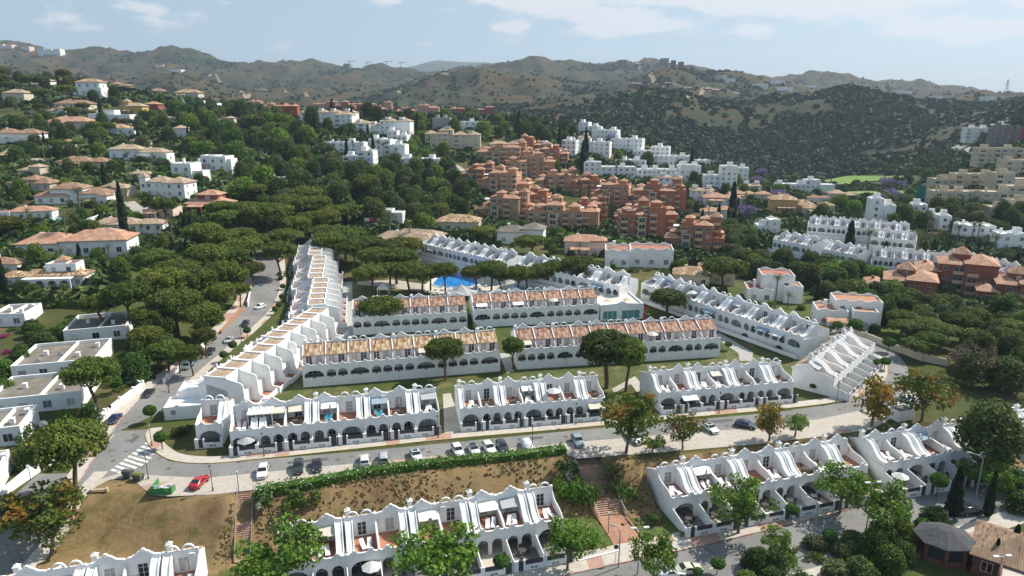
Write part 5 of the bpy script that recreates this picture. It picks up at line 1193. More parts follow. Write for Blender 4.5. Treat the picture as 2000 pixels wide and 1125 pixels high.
villa(530, 362, 60, 'pale flat villa in the woods above the left pines', [(0, 13, 0, 7, 0, 4.2, 'flat'), (-6, 0, 0, 5, 0, 2.6, 'flat')], white2, trim=white2)
villa(745, 430, 84, 'low white villa with purple and orange blossom beside it', [(0, 6, 0, 6, 0, 3.4, 'hip'), (5, 14, 1, 7, 0, 4.0, 'flat'), (13, 19, 0, 6, 0, 3.0, 'flat')], trim=white2, rz=R(-4))
villa(893, 452, 84, 'tan tiled villa just behind the back terrace', [(0, 16, 0, 9, 0, 3.6, 'hip')], cream, tile, rz=R(-4))
villa(1150, 498, 96, 'pale pink villa with columned balcony', [(0, 14, 1, 9, 0, 4.8, 'hip'), (9, 18, -1, 6, 0, 2.8, 'flat'), (10, 15, 1, 6, 2.8, 5.2, 'hip')], pinkw, tile_ter, rz=R(-8))
villa(1248, 524, 132, 'white flat-roofed house with scalloped parapet and terracotta roof terrace', [(0, 7, 0, 9, 0, 4.6, 'scal'), (7, 19, 1.5, 10, 0, 4.8, 'scal')], rz=R(-7), arches=(1, 2, 2.6, -.3, 3.0))
villa(1375, 560, 118, 'grey-brown hipped villa behind the forked umbrella pine', [(0, 11, 0, 8, 0, 3.6, 'hip'), (8, 19, 5, 13, 0, 4.6, 'hip')], cream, tile, rz=R(-14))
villa(1513, 592, 104, 'white villa with red roof terraces and curved parapets', [(0, 7, 0, 8, 0, 3.4, 'scal'), (4, 13, 3, 11, 0, 7.0, 'scal'), (10, 15, 1, 7, 0, 4.4, 'scal')], rz=R(-10))
villa(1658, 640, 122, 'white villa with glazed bow front and pink roof terrace', [(0, 8, 0, 8, 0, 4.2, 'scal'), (5, 17, 3, 11, 0, 6.4, 'scal'), (9, 15, -1.5, 4, 0, 4.8, 'flat')], rz=R(-14))
# wide tan roof hall beside the palms
villa(785, 490, 128, 'white hall with a very wide tan roof beside the feathery palm', [(0, 20, 0, 8, 0, 3.4, 'hip'), (3, 19, 7.5, 14, 0, 3.4, 'hip')], white, tile_tan, rz=R(-16), every=5)
# low dark-roofed bungalows on the left of the left street
def bungalow(u, v, wpx, depth, label, rz, h=2.9):
    g = G(u, v); Zc = g.y * cT + (CAM_H - g.z) * sT; w = wpx * Zc / FPX; e = empty('bungalow', label, 'bungalow', (g.x - w / 2, g.y, g.z), rz); BLOCK.append((g.x, g.y + depth / 2, w / 2, depth / 2))
    m = MB().box(0, w, 0, depth, -2, h - .3)
    for (a, b, c, d) in ((0, w, 0, .3), (0, w, depth - .3, depth), (0, .3, .3, depth - .3), (w - .3, w, .3, depth - .3), (w * .55, w * .55 + .3, .3, depth - .3)): m.box(a, b, c, d, h - .3, h + .45)
    link('wall', m.mesh('bungalow_wall', white), e); link('roof', MB().box(.3, w - .3, .3, depth - .3, h - .3, h - .2).mesh('bungalow_roof', tile_gry), e)
    for k, (fx, fy) in enumerate(((.25, .5), (.7, .3), (.85, .7))):
        x, y = w * fx, depth * fy; c = MB().box(x, x + .7, y, y + .7, h - .2, h + .7).box(x - .06, x + .76, y - .06, y + .76, h + .7, h + .8); link('chimney', c.mesh('chimney', white), e)
    for k in range(max(2, int(w / 3.5))): win(e, w * (k + .5) / max(2, int(w / 3.5)), .7, -.02, 1.5, 1.5, k % 2 == 0)
    return e, w
bungalow(182, 672, 110, 13, 'low flat-roofed bungalow partly under the big pines', R(18)); bungalow(98, 745, 145, 14, 'dark flat-roofed bungalow with a satellite dish', R(16)); bungalow(60, 815, 165, 12, 'nearest grey flat-roofed bungalow with pergola and white side walls', R(16)); bungalow(-15, 880, 90, 9, 'flat-roofed bungalow cut off by the left edge above the big pine', R(18))
bungalow(15, 640, 60, 9, 'tiled garage wing with solar panel at the left edge', R(10)); bungalow(-35, 975, 50, 8, 'white walled house corner at the lower left edge', R(24))
# the terracotta apartment estate
TG = 'terracotta apartment blocks'
TB = [(982, 378, 105, 4, 'terracotta block at the left end of the red estate'), (985, 315, 110, 3, 'terracotta block high on the left with open roof terraces'), (1035, 345, 95, 4, 'terracotta block with a tower behind the palms'), (985, 430, 110, 4, 'terracotta block stepping down towards the hall'), (1098, 448, 135, 4, 'wide ochre-trimmed terracotta block in the middle of the slope'), (1090, 372, 85, 3, 'terracotta block in shade above the garden palms'),
      (1198, 402, 95, 4, 'terracotta block with square tower left of the red one'), (1285, 415, 100, 5, 'tall red block with blank side walls'), (1265, 472, 110, 5, 'near red block with pyramid tower and glass balconies'), (1352, 492, 110, 4, 'lowest red block at the right end of the estate'), (1072, 318, 70, 3, 'small terracotta block behind the others near the cypress')]
def tblock(u, v, wpx, nf, label, i, wm=terraw, trim=None, rm=tile_ter):
    g = G(u, v); Zc = g.y * cT + (CAM_H - g.z) * sT; w = wpx * Zc / FPX; rng = random.Random(i * 3 + 1); h = 3.0
    e = empty('apartment_block', label, 'apartment block', (g.x - w / 2, g.y, g.z), R(-18 + 8 * (i % 3))); BLOCK.append((g.x, g.y + 7, w / 2, 8))
    n = 4; vols = []; ws = [w * f for f in (.26, .24, .28, .22)]; x = 0
    for k in range(n):
        fl = nf - (k in (0, 3)) - (1 if (k + i) % 3 == 0 else 0) * (nf > 3); y0 = (k % 2) * 2.2 - (1.5 if k == 1 else 0)
        vols.append((x, x + ws[k] + .3, y0, y0 + 11, 0, max(1, fl) * h + .3, 'hip' if (k + i) % 2 else 'flat')); x += ws[k]
        vols.append((x - ws[k] * .7, x - ws[k] * .15, y0 + 4, y0 + 9, max(1, fl) * h + .3, max(1, fl) * h + 2.4, 'hip'))
    tx = w * (.35 + .4 * (i % 2)); top = nf * h + 1.2; vols.append((tx, tx + 4.4, 5, 9.4, 0, top + 2.0, 'pyr'))
    block(e, vols, wm, rm, 3.0, h, True, balc=terrab, maxwin=90, trim=tile_ter, chim=True)
    b = MB(); x = ws[0] + ws[1] * .15; b.box(x, x + ws[1] * .6, -2.1, -1.6, -2, max(1, nf - 1) * h - .4); link('ochre_bay', b.mesh('ochre_bay', terrab), e)
    for k in range(max(1, nf - 1)): win(e, x + ws[1] * .3, k * h + .3, -2.13, min(2.8, ws[1] * .45), 2.0)
    for k in range(3):
        tx_ = w * (.12 + .3 * k); aw_ = MB().side([(0, 0), (2.2, .5), (2.2, .56), (0, .06)], 0, 2.6); link('awning', aw_.mesh('roof_awning', white2), e, loc=(tx_, 3.0, nf * h - 1.2))
    return e
TB += [(1150, 432, 74, 3, 'terracotta block joining the wide block and the square tower'), (1045, 412, 84, 3, 'terracotta block behind the wide ochre-trimmed one'), (1232, 446, 64, 3, 'narrow terracotta block left of the near red block'), (1150, 382, 70, 3, 'terracotta block behind the palm garden'), (930, 360, 60, 3, 'small terracotta block at the far left foot of the estate'), (1025, 292, 60, 2, 'highest terracotta block at the back of the estate')]
for i, (u, v, w, nf, lab) in enumerate(TB): tblock(u, v, w, nf, lab, i, terraw if i < 7 else mat('brick red plaster', (.40, .15, .08), .85, noise=(.25, .1)))
def rblock(u, v, wpx, nf, label, i, z=None):
    g = G(u, v) if z is None else P(u, v, z); Zc = g.y * cT + (CAM_H - g.z) * sT; w = wpx * Zc / FPX; h = 3.0
    e = empty('apartment_block', label, 'apartment block', (g.x - w / 2, g.y, g.z), R(-28)); BLOCK.append((g.x, g.y + 6, w / 2, 8))
    vols = [(0, w * .3, 0, 12, 0, nf * h - 2.5, 'hip'), (w * .28, w * .62, 1.5, 13, 0, nf * h, 'hip'), (w * .6, w, -.5, 12, 0, nf * h + 1, 'hip'), (w * .45, w * .45 + 5, 5, 10, nf * h, nf * h + 3, 'pyr')]
    block(e, vols, mat('deep brick render', (.27, .095, .06), .85, noise=(.25, .1)), tile_ter, 3.2, h, True, balc=terrab, maxwin=50)
for i, a in enumerate([(1745, 578, 120, 2, 'low end of the brown-red block behind the right pines'), (1850, 562, 130, 3, 'brown-red block with pyramid tower above the right pines'), (1962, 588, 110, 2, 'brown-red block cut off by the right edge')]): rblock(*a, i)
# white apartments and estates of the middle distance
def wblock(u, v, wpx, nf, label, seed, depth=9, rz=0, wm=white, rm=tile_tan, roof='mix', every=3.6, cat='apartment block', balc=None, kids=True, maxwin=40, trim=None, step=0):
    g = G(u, v); Zc = g.y * cT + (CAM_H - g.z) * sT; w = wpx * Zc / FPX; rng = random.Random(seed); n = max(2, int(w / 9)); h = 3.0; vols = []
    e = empty('apartment_block', label, cat, (g.x - w / 2 * math.cos(rz), g.y - w / 2 * math.sin(rz), g.z), rz); BLOCK.append((g.x, g.y + depth / 2, w / 2, depth / 2 + 1))
    for k in range(n):
        a, b = w * k / n, w * (k + 1) / n + .2; y0 = rng.uniform(-1.2, 1.2); f = nf + (rng.random() < .3) - (rng.random() < .25); f = max(1, f)
        vols.append((a, b, y0, y0 + depth, 0, f * h + step * k, rng.choice(['hip', 'flat', 'scal']) if roof == 'mix' else roof))
        if rng.random() < .8: q = a + (b - a) * rng.uniform(.1, .5); vols.append((q, q + min(3.2, (b - a) * .4), y0 + 2, y0 + 5.5, f * h + step * k, f * h + step * k + 2.2, 'pyr' if roof == 'mix' and rng.random() < .5 else 'flat'))
    block(e, vols, wm, rm, every, h, kids, maxwin=maxwin, balc=balc, trim=trim or white2); return e
WB = [(640, 244, 110, 3, 'long white apartment row at the top left behind the cypresses', 'hip', -8), (688, 258, 70, 3, 'white block with blue shaded balconies', 'hip', -6), (757, 262, 90, 3, 'white gabled block right of the blue shaded balconies', 'hip', -10), (775, 274, 40, 2, 'small white stepped house at the lane', 'scal', -6), (748, 290, 60, 2, 'white clustered houses with domes above the lower cluster', 'scal', -8), (672, 298, 80, 2, 'white clustered houses on the left of the domed cluster', 'scal', -4), (748, 312, 90, 3, 'tall white apartments with arched balconies', 'scal', -8), (700, 336, 62, 3, 'lowest white apartments in front of the wooded valley', 'scal', -8), (820, 330, 80, 2, 'white striped apartments by the parking lane', 'flat', -14)]
for i, (u, v, w, nf, lab, rf, rz) in enumerate(WB): wblock(u, v, w, nf, lab, 100 + i, rz=R(rz), roof=rf, balc=white2 if i in (1, 6, 7) else None)
wblock(862, 255, 34, 2, 'grey modern villa with flat roof and long windows', 120, rm=tile_gry, wm=mat('grey render', (.36, .35, .33), .8), roof='flat', cat='villa'); wblock(918, 254, 72, 2, 'pair of white and grey modern flat villas', 121, roof='flat', cat='villa')
wblock(853, 287, 45, 3, 'cream terrace block with tan roofs on the left', 122, wm=cream, roof='hip', balc=cream); wblock(898, 289, 80, 3, 'cream terrace block with dark balconies in the middle', 123, wm=cream, roof='hip', balc=cream); wblock(990, 290, 70, 2, 'cream gabled houses right of the dark cypresses', 124, wm=white2, roof='hip')
for i, (u, v, w, nf, lab, rf, rz) in enumerate([(1148, 262, 40, 2, 'first house group of the long white row running downhill', 'scal', -24), (1180, 278, 52, 2, 'second house group of the long white row running downhill', 'scal', -24), (1222, 296, 62, 3, 'third group of the long white row, with blue windows', 'scal', -22), (1270, 312, 70, 3, 'end group of the long white row above the stepped terraces', 'scal', -18), (1160, 303, 60, 3, 'white row in front with blue shutters', 'scal', -18), (1285, 322, 60, 2, 'white houses beside the brown tree', 'scal', -12), (1352, 322, 68, 2, 'white block with blue windows near the golf course', 'scal', -6), (1190, 345, 100, 2, 'row of white slanting-wall terraces behind the red estate', 'flat', -4), (1300, 350, 110, 2, 'row of white terraces right of the slanting-wall row', 'flat', -4), (1085, 300, 80, 2, 'white roofs behind the terracotta tower', 'flat', -20), (1405, 372, 62, 4, 'tall white stepped villa block beside the cypress', 'flat', -8), (1308, 366, 46, 2, 'white house with pitched tan roofs behind the red blocks', 'hip', -10), (1558, 378, 135, 2, 'long white block with dark balconies before the golf course', 'flat', -8)]):
    wblock(u, v, w, nf, lab, 140 + i, rz=R(rz), roof=rf, every=3.0, maxwin=50)
for i, (u, v, w, lab, wm, rm) in enumerate([(1410, 402, 70, 'white villa with solar panels and tan roof', white, tile_tan), (1400, 430, 60, 'low villa with pink flowers near the tall cypress', white, tile_tan), (1548, 418, 82, 'yellow ochre villa with brown hipped roof', ochre, tile), (1600, 420, 56, 'cream villa with small white tower', cream, tile), (1646, 392, 50, 'pink villa with tan hipped roof', pinkw, tile_tan), (1600, 400, 40, 'small white roof belvedere villa', white, tile_tan), (1450, 390, 50, 'low white villa with pink tiles', white, tile_ter), (1015, 478, 90, 'low white hall with grey wavy canopies', white, tile_gry), (1500, 395, 46, 'tan roofed villa left of the ochre villa', cream, tile_tan), (1735, 410, 34, 'small white house with tan roof beside the scalloped rows', white, tile_tan)]):
    villa(u, v, w, lab, [(0, 9, 0, 7, 0, 3.4 + (i % 3) * .8, 'hip'), (8, 15, 1, 8, 0, 3.2 + (i % 2) * 1.8, 'hip')], wm, rm, rz=R(-10))
# scalloped white estate on the right (same builders as the near terraces)
def srow(a, b, n, pat, zb, phrase, low=True):
    p, q = P(a[0], a[1], zb + 3.0), P(b[0], b[1], zb + 3.0); p.z = q.z = 0
    row_line(p, q, n, 'terraced_house', pat, bA(.9 if low else 1.6), zb, phrase, DT, 'white houses of the right-hand estate', 'L')
srow((1580, 437), (1775, 452), 10, 'PWPPWPPWPP', 4.0, 'upper row of the right-hand estate')
srow((1525, 468), (1600, 482), 4, 'PPWP', 1.0, 'left lower row of the right-hand estate')
srow((1605, 484), (1690, 500), 4, 'WPPW', -1.0, 'lower row behind the pointed cypress')
srow((1705, 500), (1850, 512), 7, 'PPWPPWP', -1.0, 'right lower row behind the brown-red block')
srow((1850, 505), (1990, 535), 7, 'PWPPWPP', -1.5, 'far right row under the palms')
srow((1700, 462), (1790, 470), 4, 'WPPW', 1.5, 'middle row left of the fan palms')
for i, (u, v, w, nf, lab, rf, rz) in enumerate([(1230, 322, 60, 2, 'small white row below the brown-leaved tree', 'scal', -16), (1128, 292, 40, 2, 'white gabled house near the tall cypresses', 'hip', -14), (1345, 342, 44, 2, 'white house beside the long white block', 'scal', -8), (1440, 355, 40, 2, 'small white flat house near the golf grass', 'flat', -8), (1370, 392, 44, 2, 'white house with grey tile roof behind the dark cypress', 'hip', -10), (1470, 372, 34, 1, 'tiny white house at the golf fringe', 'hip', -6), (1780, 425, 50, 2, 'white cluster with red tiled roofs behind the curved rows', 'scal', -20), (1830, 448, 40, 2, 'white block at the back of the right-hand estate', 'scal', -20), (1905, 470, 60, 2, 'white house group under the olive slope', 'scal', -14), (1975, 488, 50, 2, 'white house group at the right frame edge', 'scal', -14), (1720, 440, 46, 3, 'white rounded end block of the right-hand estate', 'scal', -16), (1545, 500, 50, 2, 'white houses at the left foot of the right-hand estate', 'scal', -10), (1500, 455, 40, 2, 'white garden house beside the ochre villa', 'scal', -8)]):
    wblock(u, v, w, nf, lab, 300 + i, rz=R(rz), roof=rf, every=3.0, maxwin=30)
for i, (u, v, w, lab, wm) in enumerate([(225, 380, 60, 'tan villa half hidden above the solar-panelled villa', cream), (60, 345, 50, 'small tan house beside the hillside lane', cream), (275, 350, 44, 'pale villa behind the garden lawn', white), (120, 295, 46, 'white villa peeping out above the lane', white), (20, 310, 40, 'tan villa at the left edge above the lane', cream), (340, 270, 50, 'white house at the edge of the dense wood', white), (270, 285, 40, 'tan house among the upper palms', cream), (190, 400, 50, 'low villa beside the clipped hedge', white), (5, 530, 70, 'white garden wing at the left edge', white), (440, 245, 36, 'pale house on the wooded crest', cream), (330, 238, 30, 'yellowish house on the wooded crest', ochre), (110, 225, 34, 'white house under the hilltop pines', white), (470, 300, 34, 'white villa glimpsed in the dense wood', white)]):
    villa(u, v, w, lab, [(0, 9, 0, 6, 0, 3.2, 'hip'), (7, 13, -1, 5, 0, 3.0 + (i % 2) * 2, 'hip')], wm, tile_tan, rz=R(-12 + 5 * (i % 6)))
# cream apartments on the right hillside, construction site above
for i, (u, v, w, nf, lab) in enumerate([(1885, 372, 122, 3, 'cream terrace block on the left of the right hillside'), (1965, 400, 90, 3, 'cream terrace block at the right edge'), (1978, 432, 90, 3, 'lowest cream block at the right edge'), (1880, 398, 110, 2, 'cream block below the first terrace block'), (1975, 372, 70, 3, 'cream block behind at the right edge'), (1950, 318, 80, 3, 'highest cream block below the building site'), (1990, 345, 60, 3, 'cream block in the upper right corner of the hillside')]):
    wblock(u, v, w, nf, lab, 160 + i, wm=creamdk, rm=tile_tan, roof='flat', balc=cream, rz=R(-6), trim=cream)
wblock(1925, 272, 74, 3, 'white modern apartment building with glass balconies on the right hill', 180, roof='flat', balc=white2, rz=R(-10)); wblock(1975, 280, 70, 3, 'concrete shell of an unfinished building with scaffolding', 181, wm=mat('raw concrete', (.20, .17, .16), .9), roof='flat', trim=tile_gry, rz=R(-14))
# red village on the ridge
RV = [(510, 212, 52), (548, 218, 56), (560, 226, 40), (632, 212, 40), (668, 212, 50), (705, 212, 50), (742, 212, 46), (755, 222, 60), (790, 220, 40), (838, 220, 38), (900, 222, 42), (940, 224, 50)]
for i, (u, v, w) in enumerate(RV):
    e = wblock(u, v + 4, w, 3, None, 200 + i, wm=redw if i % 3 else terraw, rm=tile_ter, roof='hip', trim=tile_ter, kids=False, maxwin=14, rz=R(-6 + i % 4 * 4), every=4.5); e['label'] = f'{ordn(i)} block from the left in the red village on the ridge'; e['group'] = 'red village blocks on the ridge'
# distant settlements
def far(u, v, w, nf, lab, wm=white2, seed=0, depth=14, roof='flat'):
    g = G(u, v)
    while g.y > 3300: v += 1.5; g = G(u, v)
    Zc = g.y * cT + (CAM_H - g.z) * sT; ww = w * Zc / FPX; rng = random.Random(seed); e = empty('distant_building', lab, 'building', (g.x - ww / 2, g.y, g.z), 0); s = Zc / 720; e.scale = (s,) * 3
    vols = []; n = max(1, int(ww / s / 8)); W0 = ww / s
    for k in range(n): vols.append((W0 * k / n, W0 * (k + .86) / n, rng.uniform(-1, 1), 9, 0, (nf + rng.random() * .5) * 1.7, roof))
    block(e, vols, wm, tile_tan, 3.0, 1.7, False, maxwin=16, wh=.8, ww=1.2, sides=False, chim=False, trim=white2)
fr = mat('distant maroon render', (.17, .085, .075), .9); fc = mat('distant beige render', (.42, .36, .30), .9)
for i, (u, v, w, nf, lab, m_) in enumerate([(97, 107, 46, 3, 'long white building on the far left ridge', white2), (10, 95, 30, 2, 'pale houses on the skyline at the left edge', pinkw), (50, 100, 20, 2, 'small pink house on the left skyline', pinkw), (1218, 132, 20, 4, 'maroon block alone on the ridge behind the hilltop', fr), (1300, 128, 16, 4, 'maroon block just right of the highest hilltop', fr), (1317, 133, 8, 4, 'middle one of the small maroon hilltop blocks', fr), (1332, 136, 9, 4, 'rightmost small maroon hilltop block', fr), (1410, 157, 26, 3, 'beige block on the far ridge', fc), (1428, 162, 22, 2, 'white block below the beige ridge block', white2), (1483, 172, 38, 2, 'stepped white apartments on the far right slope', white2), (1520, 165, 32, 2, 'upper white apartments on the far right slope', white2), (1535, 178, 34, 2, 'lower white apartments on the far right slope', white2), (1583, 172, 28, 1, 'long white house on a brown terrace', white2), (1770, 183, 26, 1, 'white farmhouse on the far right hill', white2), (1835, 193, 26, 1, 'low white buildings near the skyline gap', white2), (1948, 196, 50, 2, 'pale town blocks on the right horizon', white2), (345, 141, 26, 1, 'tiny white houses on the hill crest', white2), (312, 132, 18, 1, 'tiny houses halfway up the left hill', pinkw), (678, 133, 14, 2, 'unfinished block on the central skyline', tile_gry), (1400, 185, 12, 2, 'dark shed on the hill track', tile_gry)]):
    far(u, v, w, nf, lab, m_, i)
# dark tiled pavilion in the bottom right corner
def pavilion():
    e = empty('pavilion', 'dark slate octagonal pavilion beside the ribbed tile roof in the corner', 'pavilion', P(1838, 1085, LOW), 0); n = 8; r = 3.5
    pts = [(r * math.cos(2 * math.pi * k / n + .39), r * .9 * math.sin(2 * math.pi * k / n + .39)) for k in range(n)]
    m = MB()
    for k in range(n): x, y = pts[k]; m.box(x * .94 - .2, x * .94 + .2, y * .94 - .2, y * .94 + .2, 0, 2.9)
    m.prism([(x * .9, y * .9) for x, y in pts], 0, .8); link('wall', m.mesh('pavilion_wall', mat('dull red brickwork', (.17, .07, .05), .9, noise=(1, .2))), e)
    r_ = MB(); vs = [(x * 1.12, y * 1.12, 2.9) for x, y in pts] + [(x * 1.12, y * 1.12, 3.1) for x, y in pts] + [(x * .25, y * .25, 4.3) for x, y in pts]
    r_.add(vs, [(k, (k + 1) % n, (k + 1) % n + n, k + n) for k in range(n)] + [(k + n, (k + 1) % n + n, (k + 1) % n + 2 * n, k + 2 * n) for k in range(n)] + [tuple(2 * n + k for k in range(n)), tuple(range(n))[::-1]])
    link('roof', r_.mesh('pavilion_roof', mat('dark slate felt', (.07, .07, .075), .9, noise=(1.5, .25), ramp=(.9, (.30, .27, .24), .66, .7))), e)
    link('glazing', MB().prism([(x * .86, y * .86) for x, y in pts], .8, 2.85).mesh('pavilion_glazing', glass), e)
    e = empty('house', 'brick house with brown ribbed tile roof cut off by the bottom right corner', 'house', P(1895, 1118, LOW), R(-38))
    block(e, [(0, 16, 0, 9, 0, 3.0, 'hip'), (3, 10, -5, 1, 0, 2.6, 'flat')], mat('dull red brickwork', (.17, .07, .05)), tile_mat('brown ribbed tiles', (.26, .17, .11), (.32, .22, .14), (.16, .10, .07), .28), 3, 3, trim=stonefl)
pavilion()

for h_ in HOUSES:
    if h_[0].location.y > 190: BLOCK.append((h_[0].location.x + 2, h_[0].location.y + 3, 3.5, 7.0))
# ================================================================ woodland belts (after the houses, so that none grows through a roof)
MIX = ['broad_tree'] * 5 + ['olive_tree'] * 2 + ['umbrella_pine', 'bright_tree', 'dark_pine', 'cypress']
belt([(0, 150), (180, 150), (205, 170), (230, 200), (0, 210)], 30, ['dark_pine', 'umbrella_pine'], (10, 15), 'in the wood crowning the left hill', 'pines crowning the left hill', 1, gap=.5)
belt([(0, 205), (480, 205), (600, 250), (600, 300), (480, 330), (320, 300), (0, 330)], 130, MIX + ['palm_tree'], (6.5, 11), 'between the upper villas of the left hillside', 'trees between the upper left villas', 2, gap=.5)
belt([(0, 330), (320, 330), (470, 360), (560, 420), (420, 440), (250, 560), (0, 640)], 105, ['broad_tree', 'broad_tree', 'bush', 'bright_tree', 'olive_tree', 'flowering_bush', 'palm_tree'], (4.5, 8), 'between the nearer villas on the left', 'garden trees between the nearer left villas', 3, gap=.5)
belt([(330, 230), (480, 215), (600, 250), (640, 330), (700, 350), (740, 440), (640, 440), (480, 400), (420, 330), (330, 290)], 85, ['broad_tree', 'broad_tree', 'broad_tree', 'dark_pine', 'olive_tree', 'bright_tree', 'umbrella_pine'], (9, 16), 'in the dense wood right of the left hillside villas', 'trees of the dense central wood', 4, gap=.5)
belt([(640, 330), (880, 330), (900, 380), (920, 440), (860, 460), (740, 440), (690, 370)], 60, ['broad_tree', 'broad_tree', 'dark_pine', 'bright_tree', 'olive_tree'], (8, 13), 'in the green valley left of the terracotta estate', 'trees of the green valley', 5, gap=.5)
belt([(600, 215), (980, 225), (1120, 240), (1100, 260), (980, 270), (600, 260)], 36, ['broad_tree', 'dark_pine', 'cypress', 'bright_tree'], (9, 14), 'on the crest behind the white apartments', 'trees on the crest behind the apartments', 6)
belt([(640, 250), (860, 260), (880, 330), (620, 330)], 24, ['broad_tree', 'cypress', 'palm_tree', 'bright_tree'], (7, 10), 'among the white domed apartments', 'trees among the white domed apartments', 7)
belt([(980, 235), (1140, 245), (1150, 300), (1060, 280), (1000, 290)], 24, ['dark_pine', 'cypress', 'broad_tree', 'cypress'], (8, 12), 'in the wood above the terracotta estate', 'dark trees above the terracotta estate', 8)
belt([(900, 300), (1400, 330), (1420, 500), (1190, 500), (1020, 460), (900, 430)], 30, ['broad_tree', 'bright_tree', 'olive_tree', 'bush'], (5, 8), 'among the terracotta apartment blocks', 'garden trees of the terracotta estate', 9)
belt([(1330, 330), (1780, 360), (1780, 420), (1500, 430), (1380, 440)], 44, ['broad_tree', 'broad_tree', 'olive_tree', 'bright_tree', 'lilac_tree'], (6, 10), 'around the scattered villas near the golf course', 'trees near the golf course villas', 10)
belt([(1400, 440), (1520, 500), (1740, 535), (1740, 590), (1700, 640), (1560, 560), (1440, 540)], 58, ['broad_tree', 'broad_tree', 'olive_tree', 'dark_pine', 'bright_tree'], (7, 11), 'of the green ravine below the right-hand estate', 'trees of the green ravine', 11, gap=.5, hs=(.6, .85))
belt([(1690, 600), (2000, 600), (2000, 720), (1850, 720), (1740, 660)], 34, ['umbrella_pine', 'umbrella_pine', 'dark_pine', 'broad_tree'], (7, 9.5), 'of the grove at the right edge', 'dark grove at the right edge', 12, gap=.6, hs=(.6, .85))
belt([(1700, 400), (2000, 430), (2000, 480), (1880, 470), (1780, 450), (1700, 440)], 26, ['olive_tree', 'broad_tree', 'dark_pine'], (7, 11), 'between the cream blocks and the right-hand estate', 'trees below the cream blocks', 13)
belt([(1560, 350), (1820, 300), (1860, 420), (1700, 400)], 26, ['broad_tree', 'dark_pine', 'olive_tree'], (7, 10), 'lining the golf course', 'trees lining the golf course', 14, hs=(.6, .9))
belt([(850, 440), (1100, 460), (1380, 520), (1500, 560), (1480, 580), (1260, 535), (1020, 495), (860, 462)], 26, ['broad_tree', 'bush', 'bright_tree'], (3.5, 6), 'behind the back terraces', 'garden trees behind the back terraces', 15)
belt([(0, 620), (230, 620), (290, 700), (235, 760), (190, 830), (110, 900), (0, 950)], 40, ['bush', 'broad_tree', 'flowering_bush'], (3.5, 6), 'around the dark-roofed bungalows', 'garden plants by the bungalows', 16, gap=.5, hs=(.6, .9))
belt([(250, 705), (300, 680), (420, 600), (440, 640), (330, 730), (270, 760)], 14, ['broad_tree', 'bush', 'dark_pine'], (4, 7), 'under the pines of the left street', 'undergrowth trees of the left street', 17)
for i, (u, v, w) in enumerate([(40, 860, 60), (130, 830, 50), (160, 845, 45), (55, 905, 0), (215, 742, 26), (30, 1000, 60)]):
    if w: T('bush', u, v, w, ['purple-flecked bush beside the nearest bungalow', 'dark hedge bush in the walled garden', 'second hedge bush in the walled garden', '', 'small bush on the walled lawn', 'green bush by the lower left wall'][i], z=None)
T('flowering_bush', 30, 845, 34, 'purple bougainvillea against the nearest bungalow'); T('flowering_bush', 50, 905, 24, 'bright magenta bougainvillea at the white wall on the left edge'); T('flowering_bush', 72, 705, 30, 'magenta creeper on the dark bungalow roof edge')
# plants around the brick steps and the lower street
T('bush', 1120, 985, 72, 'big round green bush left of the brick steps', 1.5, z=LOW, var=1); T('blossom_bush', 1108, 925, 46, 'white-flowering oleander above the round bush', 1.2, z=-1.2); T('bush', 1218, 968, 50, 'dark green bush under the low palm', 1.1, z=-3.5, var=0)
T('blossom_bush', 515, 985, 42, 'white-flowering oleander beside the left stairs', 1.3, z=-.6); T('bush', 590, 985, 62, 'loose green shrub on the dry bank', 1.0, var=0, z=-1.5); T('bush', 545, 1010, 46, 'dark shrub lower on the dry bank', 1.1, z=-3, var=0); T('bush', 530, 1035, 50, 'shrub at the foot of the dry bank', 1.1, z=LOW, var=1)
T('clipped_tree', 1276, 1025, 20, 'small yellowish yucca clump on the lower lawn', .7, z=LOW); T('bush', 1337, 1045, 20, 'small green bush at the garden wall corner', 1.0, z=LOW, var=1); T('bush', 1160, 1065, 38, 'loose shrub on the lower lawn by the steps', 1.0, z=LOW, var=1); T('clipped_tree', 980, 1120, 34, 'dark round tree in front of the lower left terrace', .8, z=LOW)
belt([(1480, 1085), (1600, 1062), (1700, 1050), (1790, 1040), (1760, 1125), (1450, 1150)], 26, ['bush', 'broad_tree', 'olive_tree', 'bush'], (3.2, 5.2), 'of the thicket below the lower street', 'shrubs of the thicket below the lower street', 18, gap=.5, hs=(.5, .8))
belt([(1700, 1060), (1800, 1030), (1860, 1020), (1880, 1040), (1790, 1060), (1760, 1125), (1700, 1125)], 8, ['broad_tree', 'bush'], (3, 5), 'beside the slate pavilion', 'shrubs by the pavilion', 19)
for i, (u, v, w) in enumerate([(1400, 1122, 30), (1362, 1130, 20)]): T('clipped_tree', u, v, w, ['small bright round tree by the bottom edge', 'small round tree beside the yellow roofed car'][i], .8, z=LOW)
belt([(1880, 720), (2000, 700), (2000, 760), (1900, 770)], 6, ['dark_pine', 'bare_tree'], (7, 9), 'right behind the huge dark pine', 'trees behind the huge dark pine', 20)
T('bare_tree', 1900, 755, 90, 'bare grey-brown tree behind the wide rust tree', .8); T('bare_tree', 1985, 770, 80, 'second bare grey tree at the right edge', .8)
for i, (u, v, w) in enumerate([(1950, 905, 60), (1975, 960, 70), (1990, 1000, 60)]): T('broad_tree', u, v, w, ['dark shrub tree beyond the end of the lower terrace', 'dark tree by the right edge of the lower street', 'dark tree at the right edge above the tiled house'][i], .7, z=LOW)
T('lilac_tree', 1193, 285, 26, 'lilac blossoming tree in the long white row'); T('olive_tree', 1264, 320, 30, 'brown-leaved tree before the white row'); T('bright_tree', 1207, 315, 22, 'dark green tree before the long white row', 1.3); T('lilac_tree', 1975, 440, 0.1) if False else None
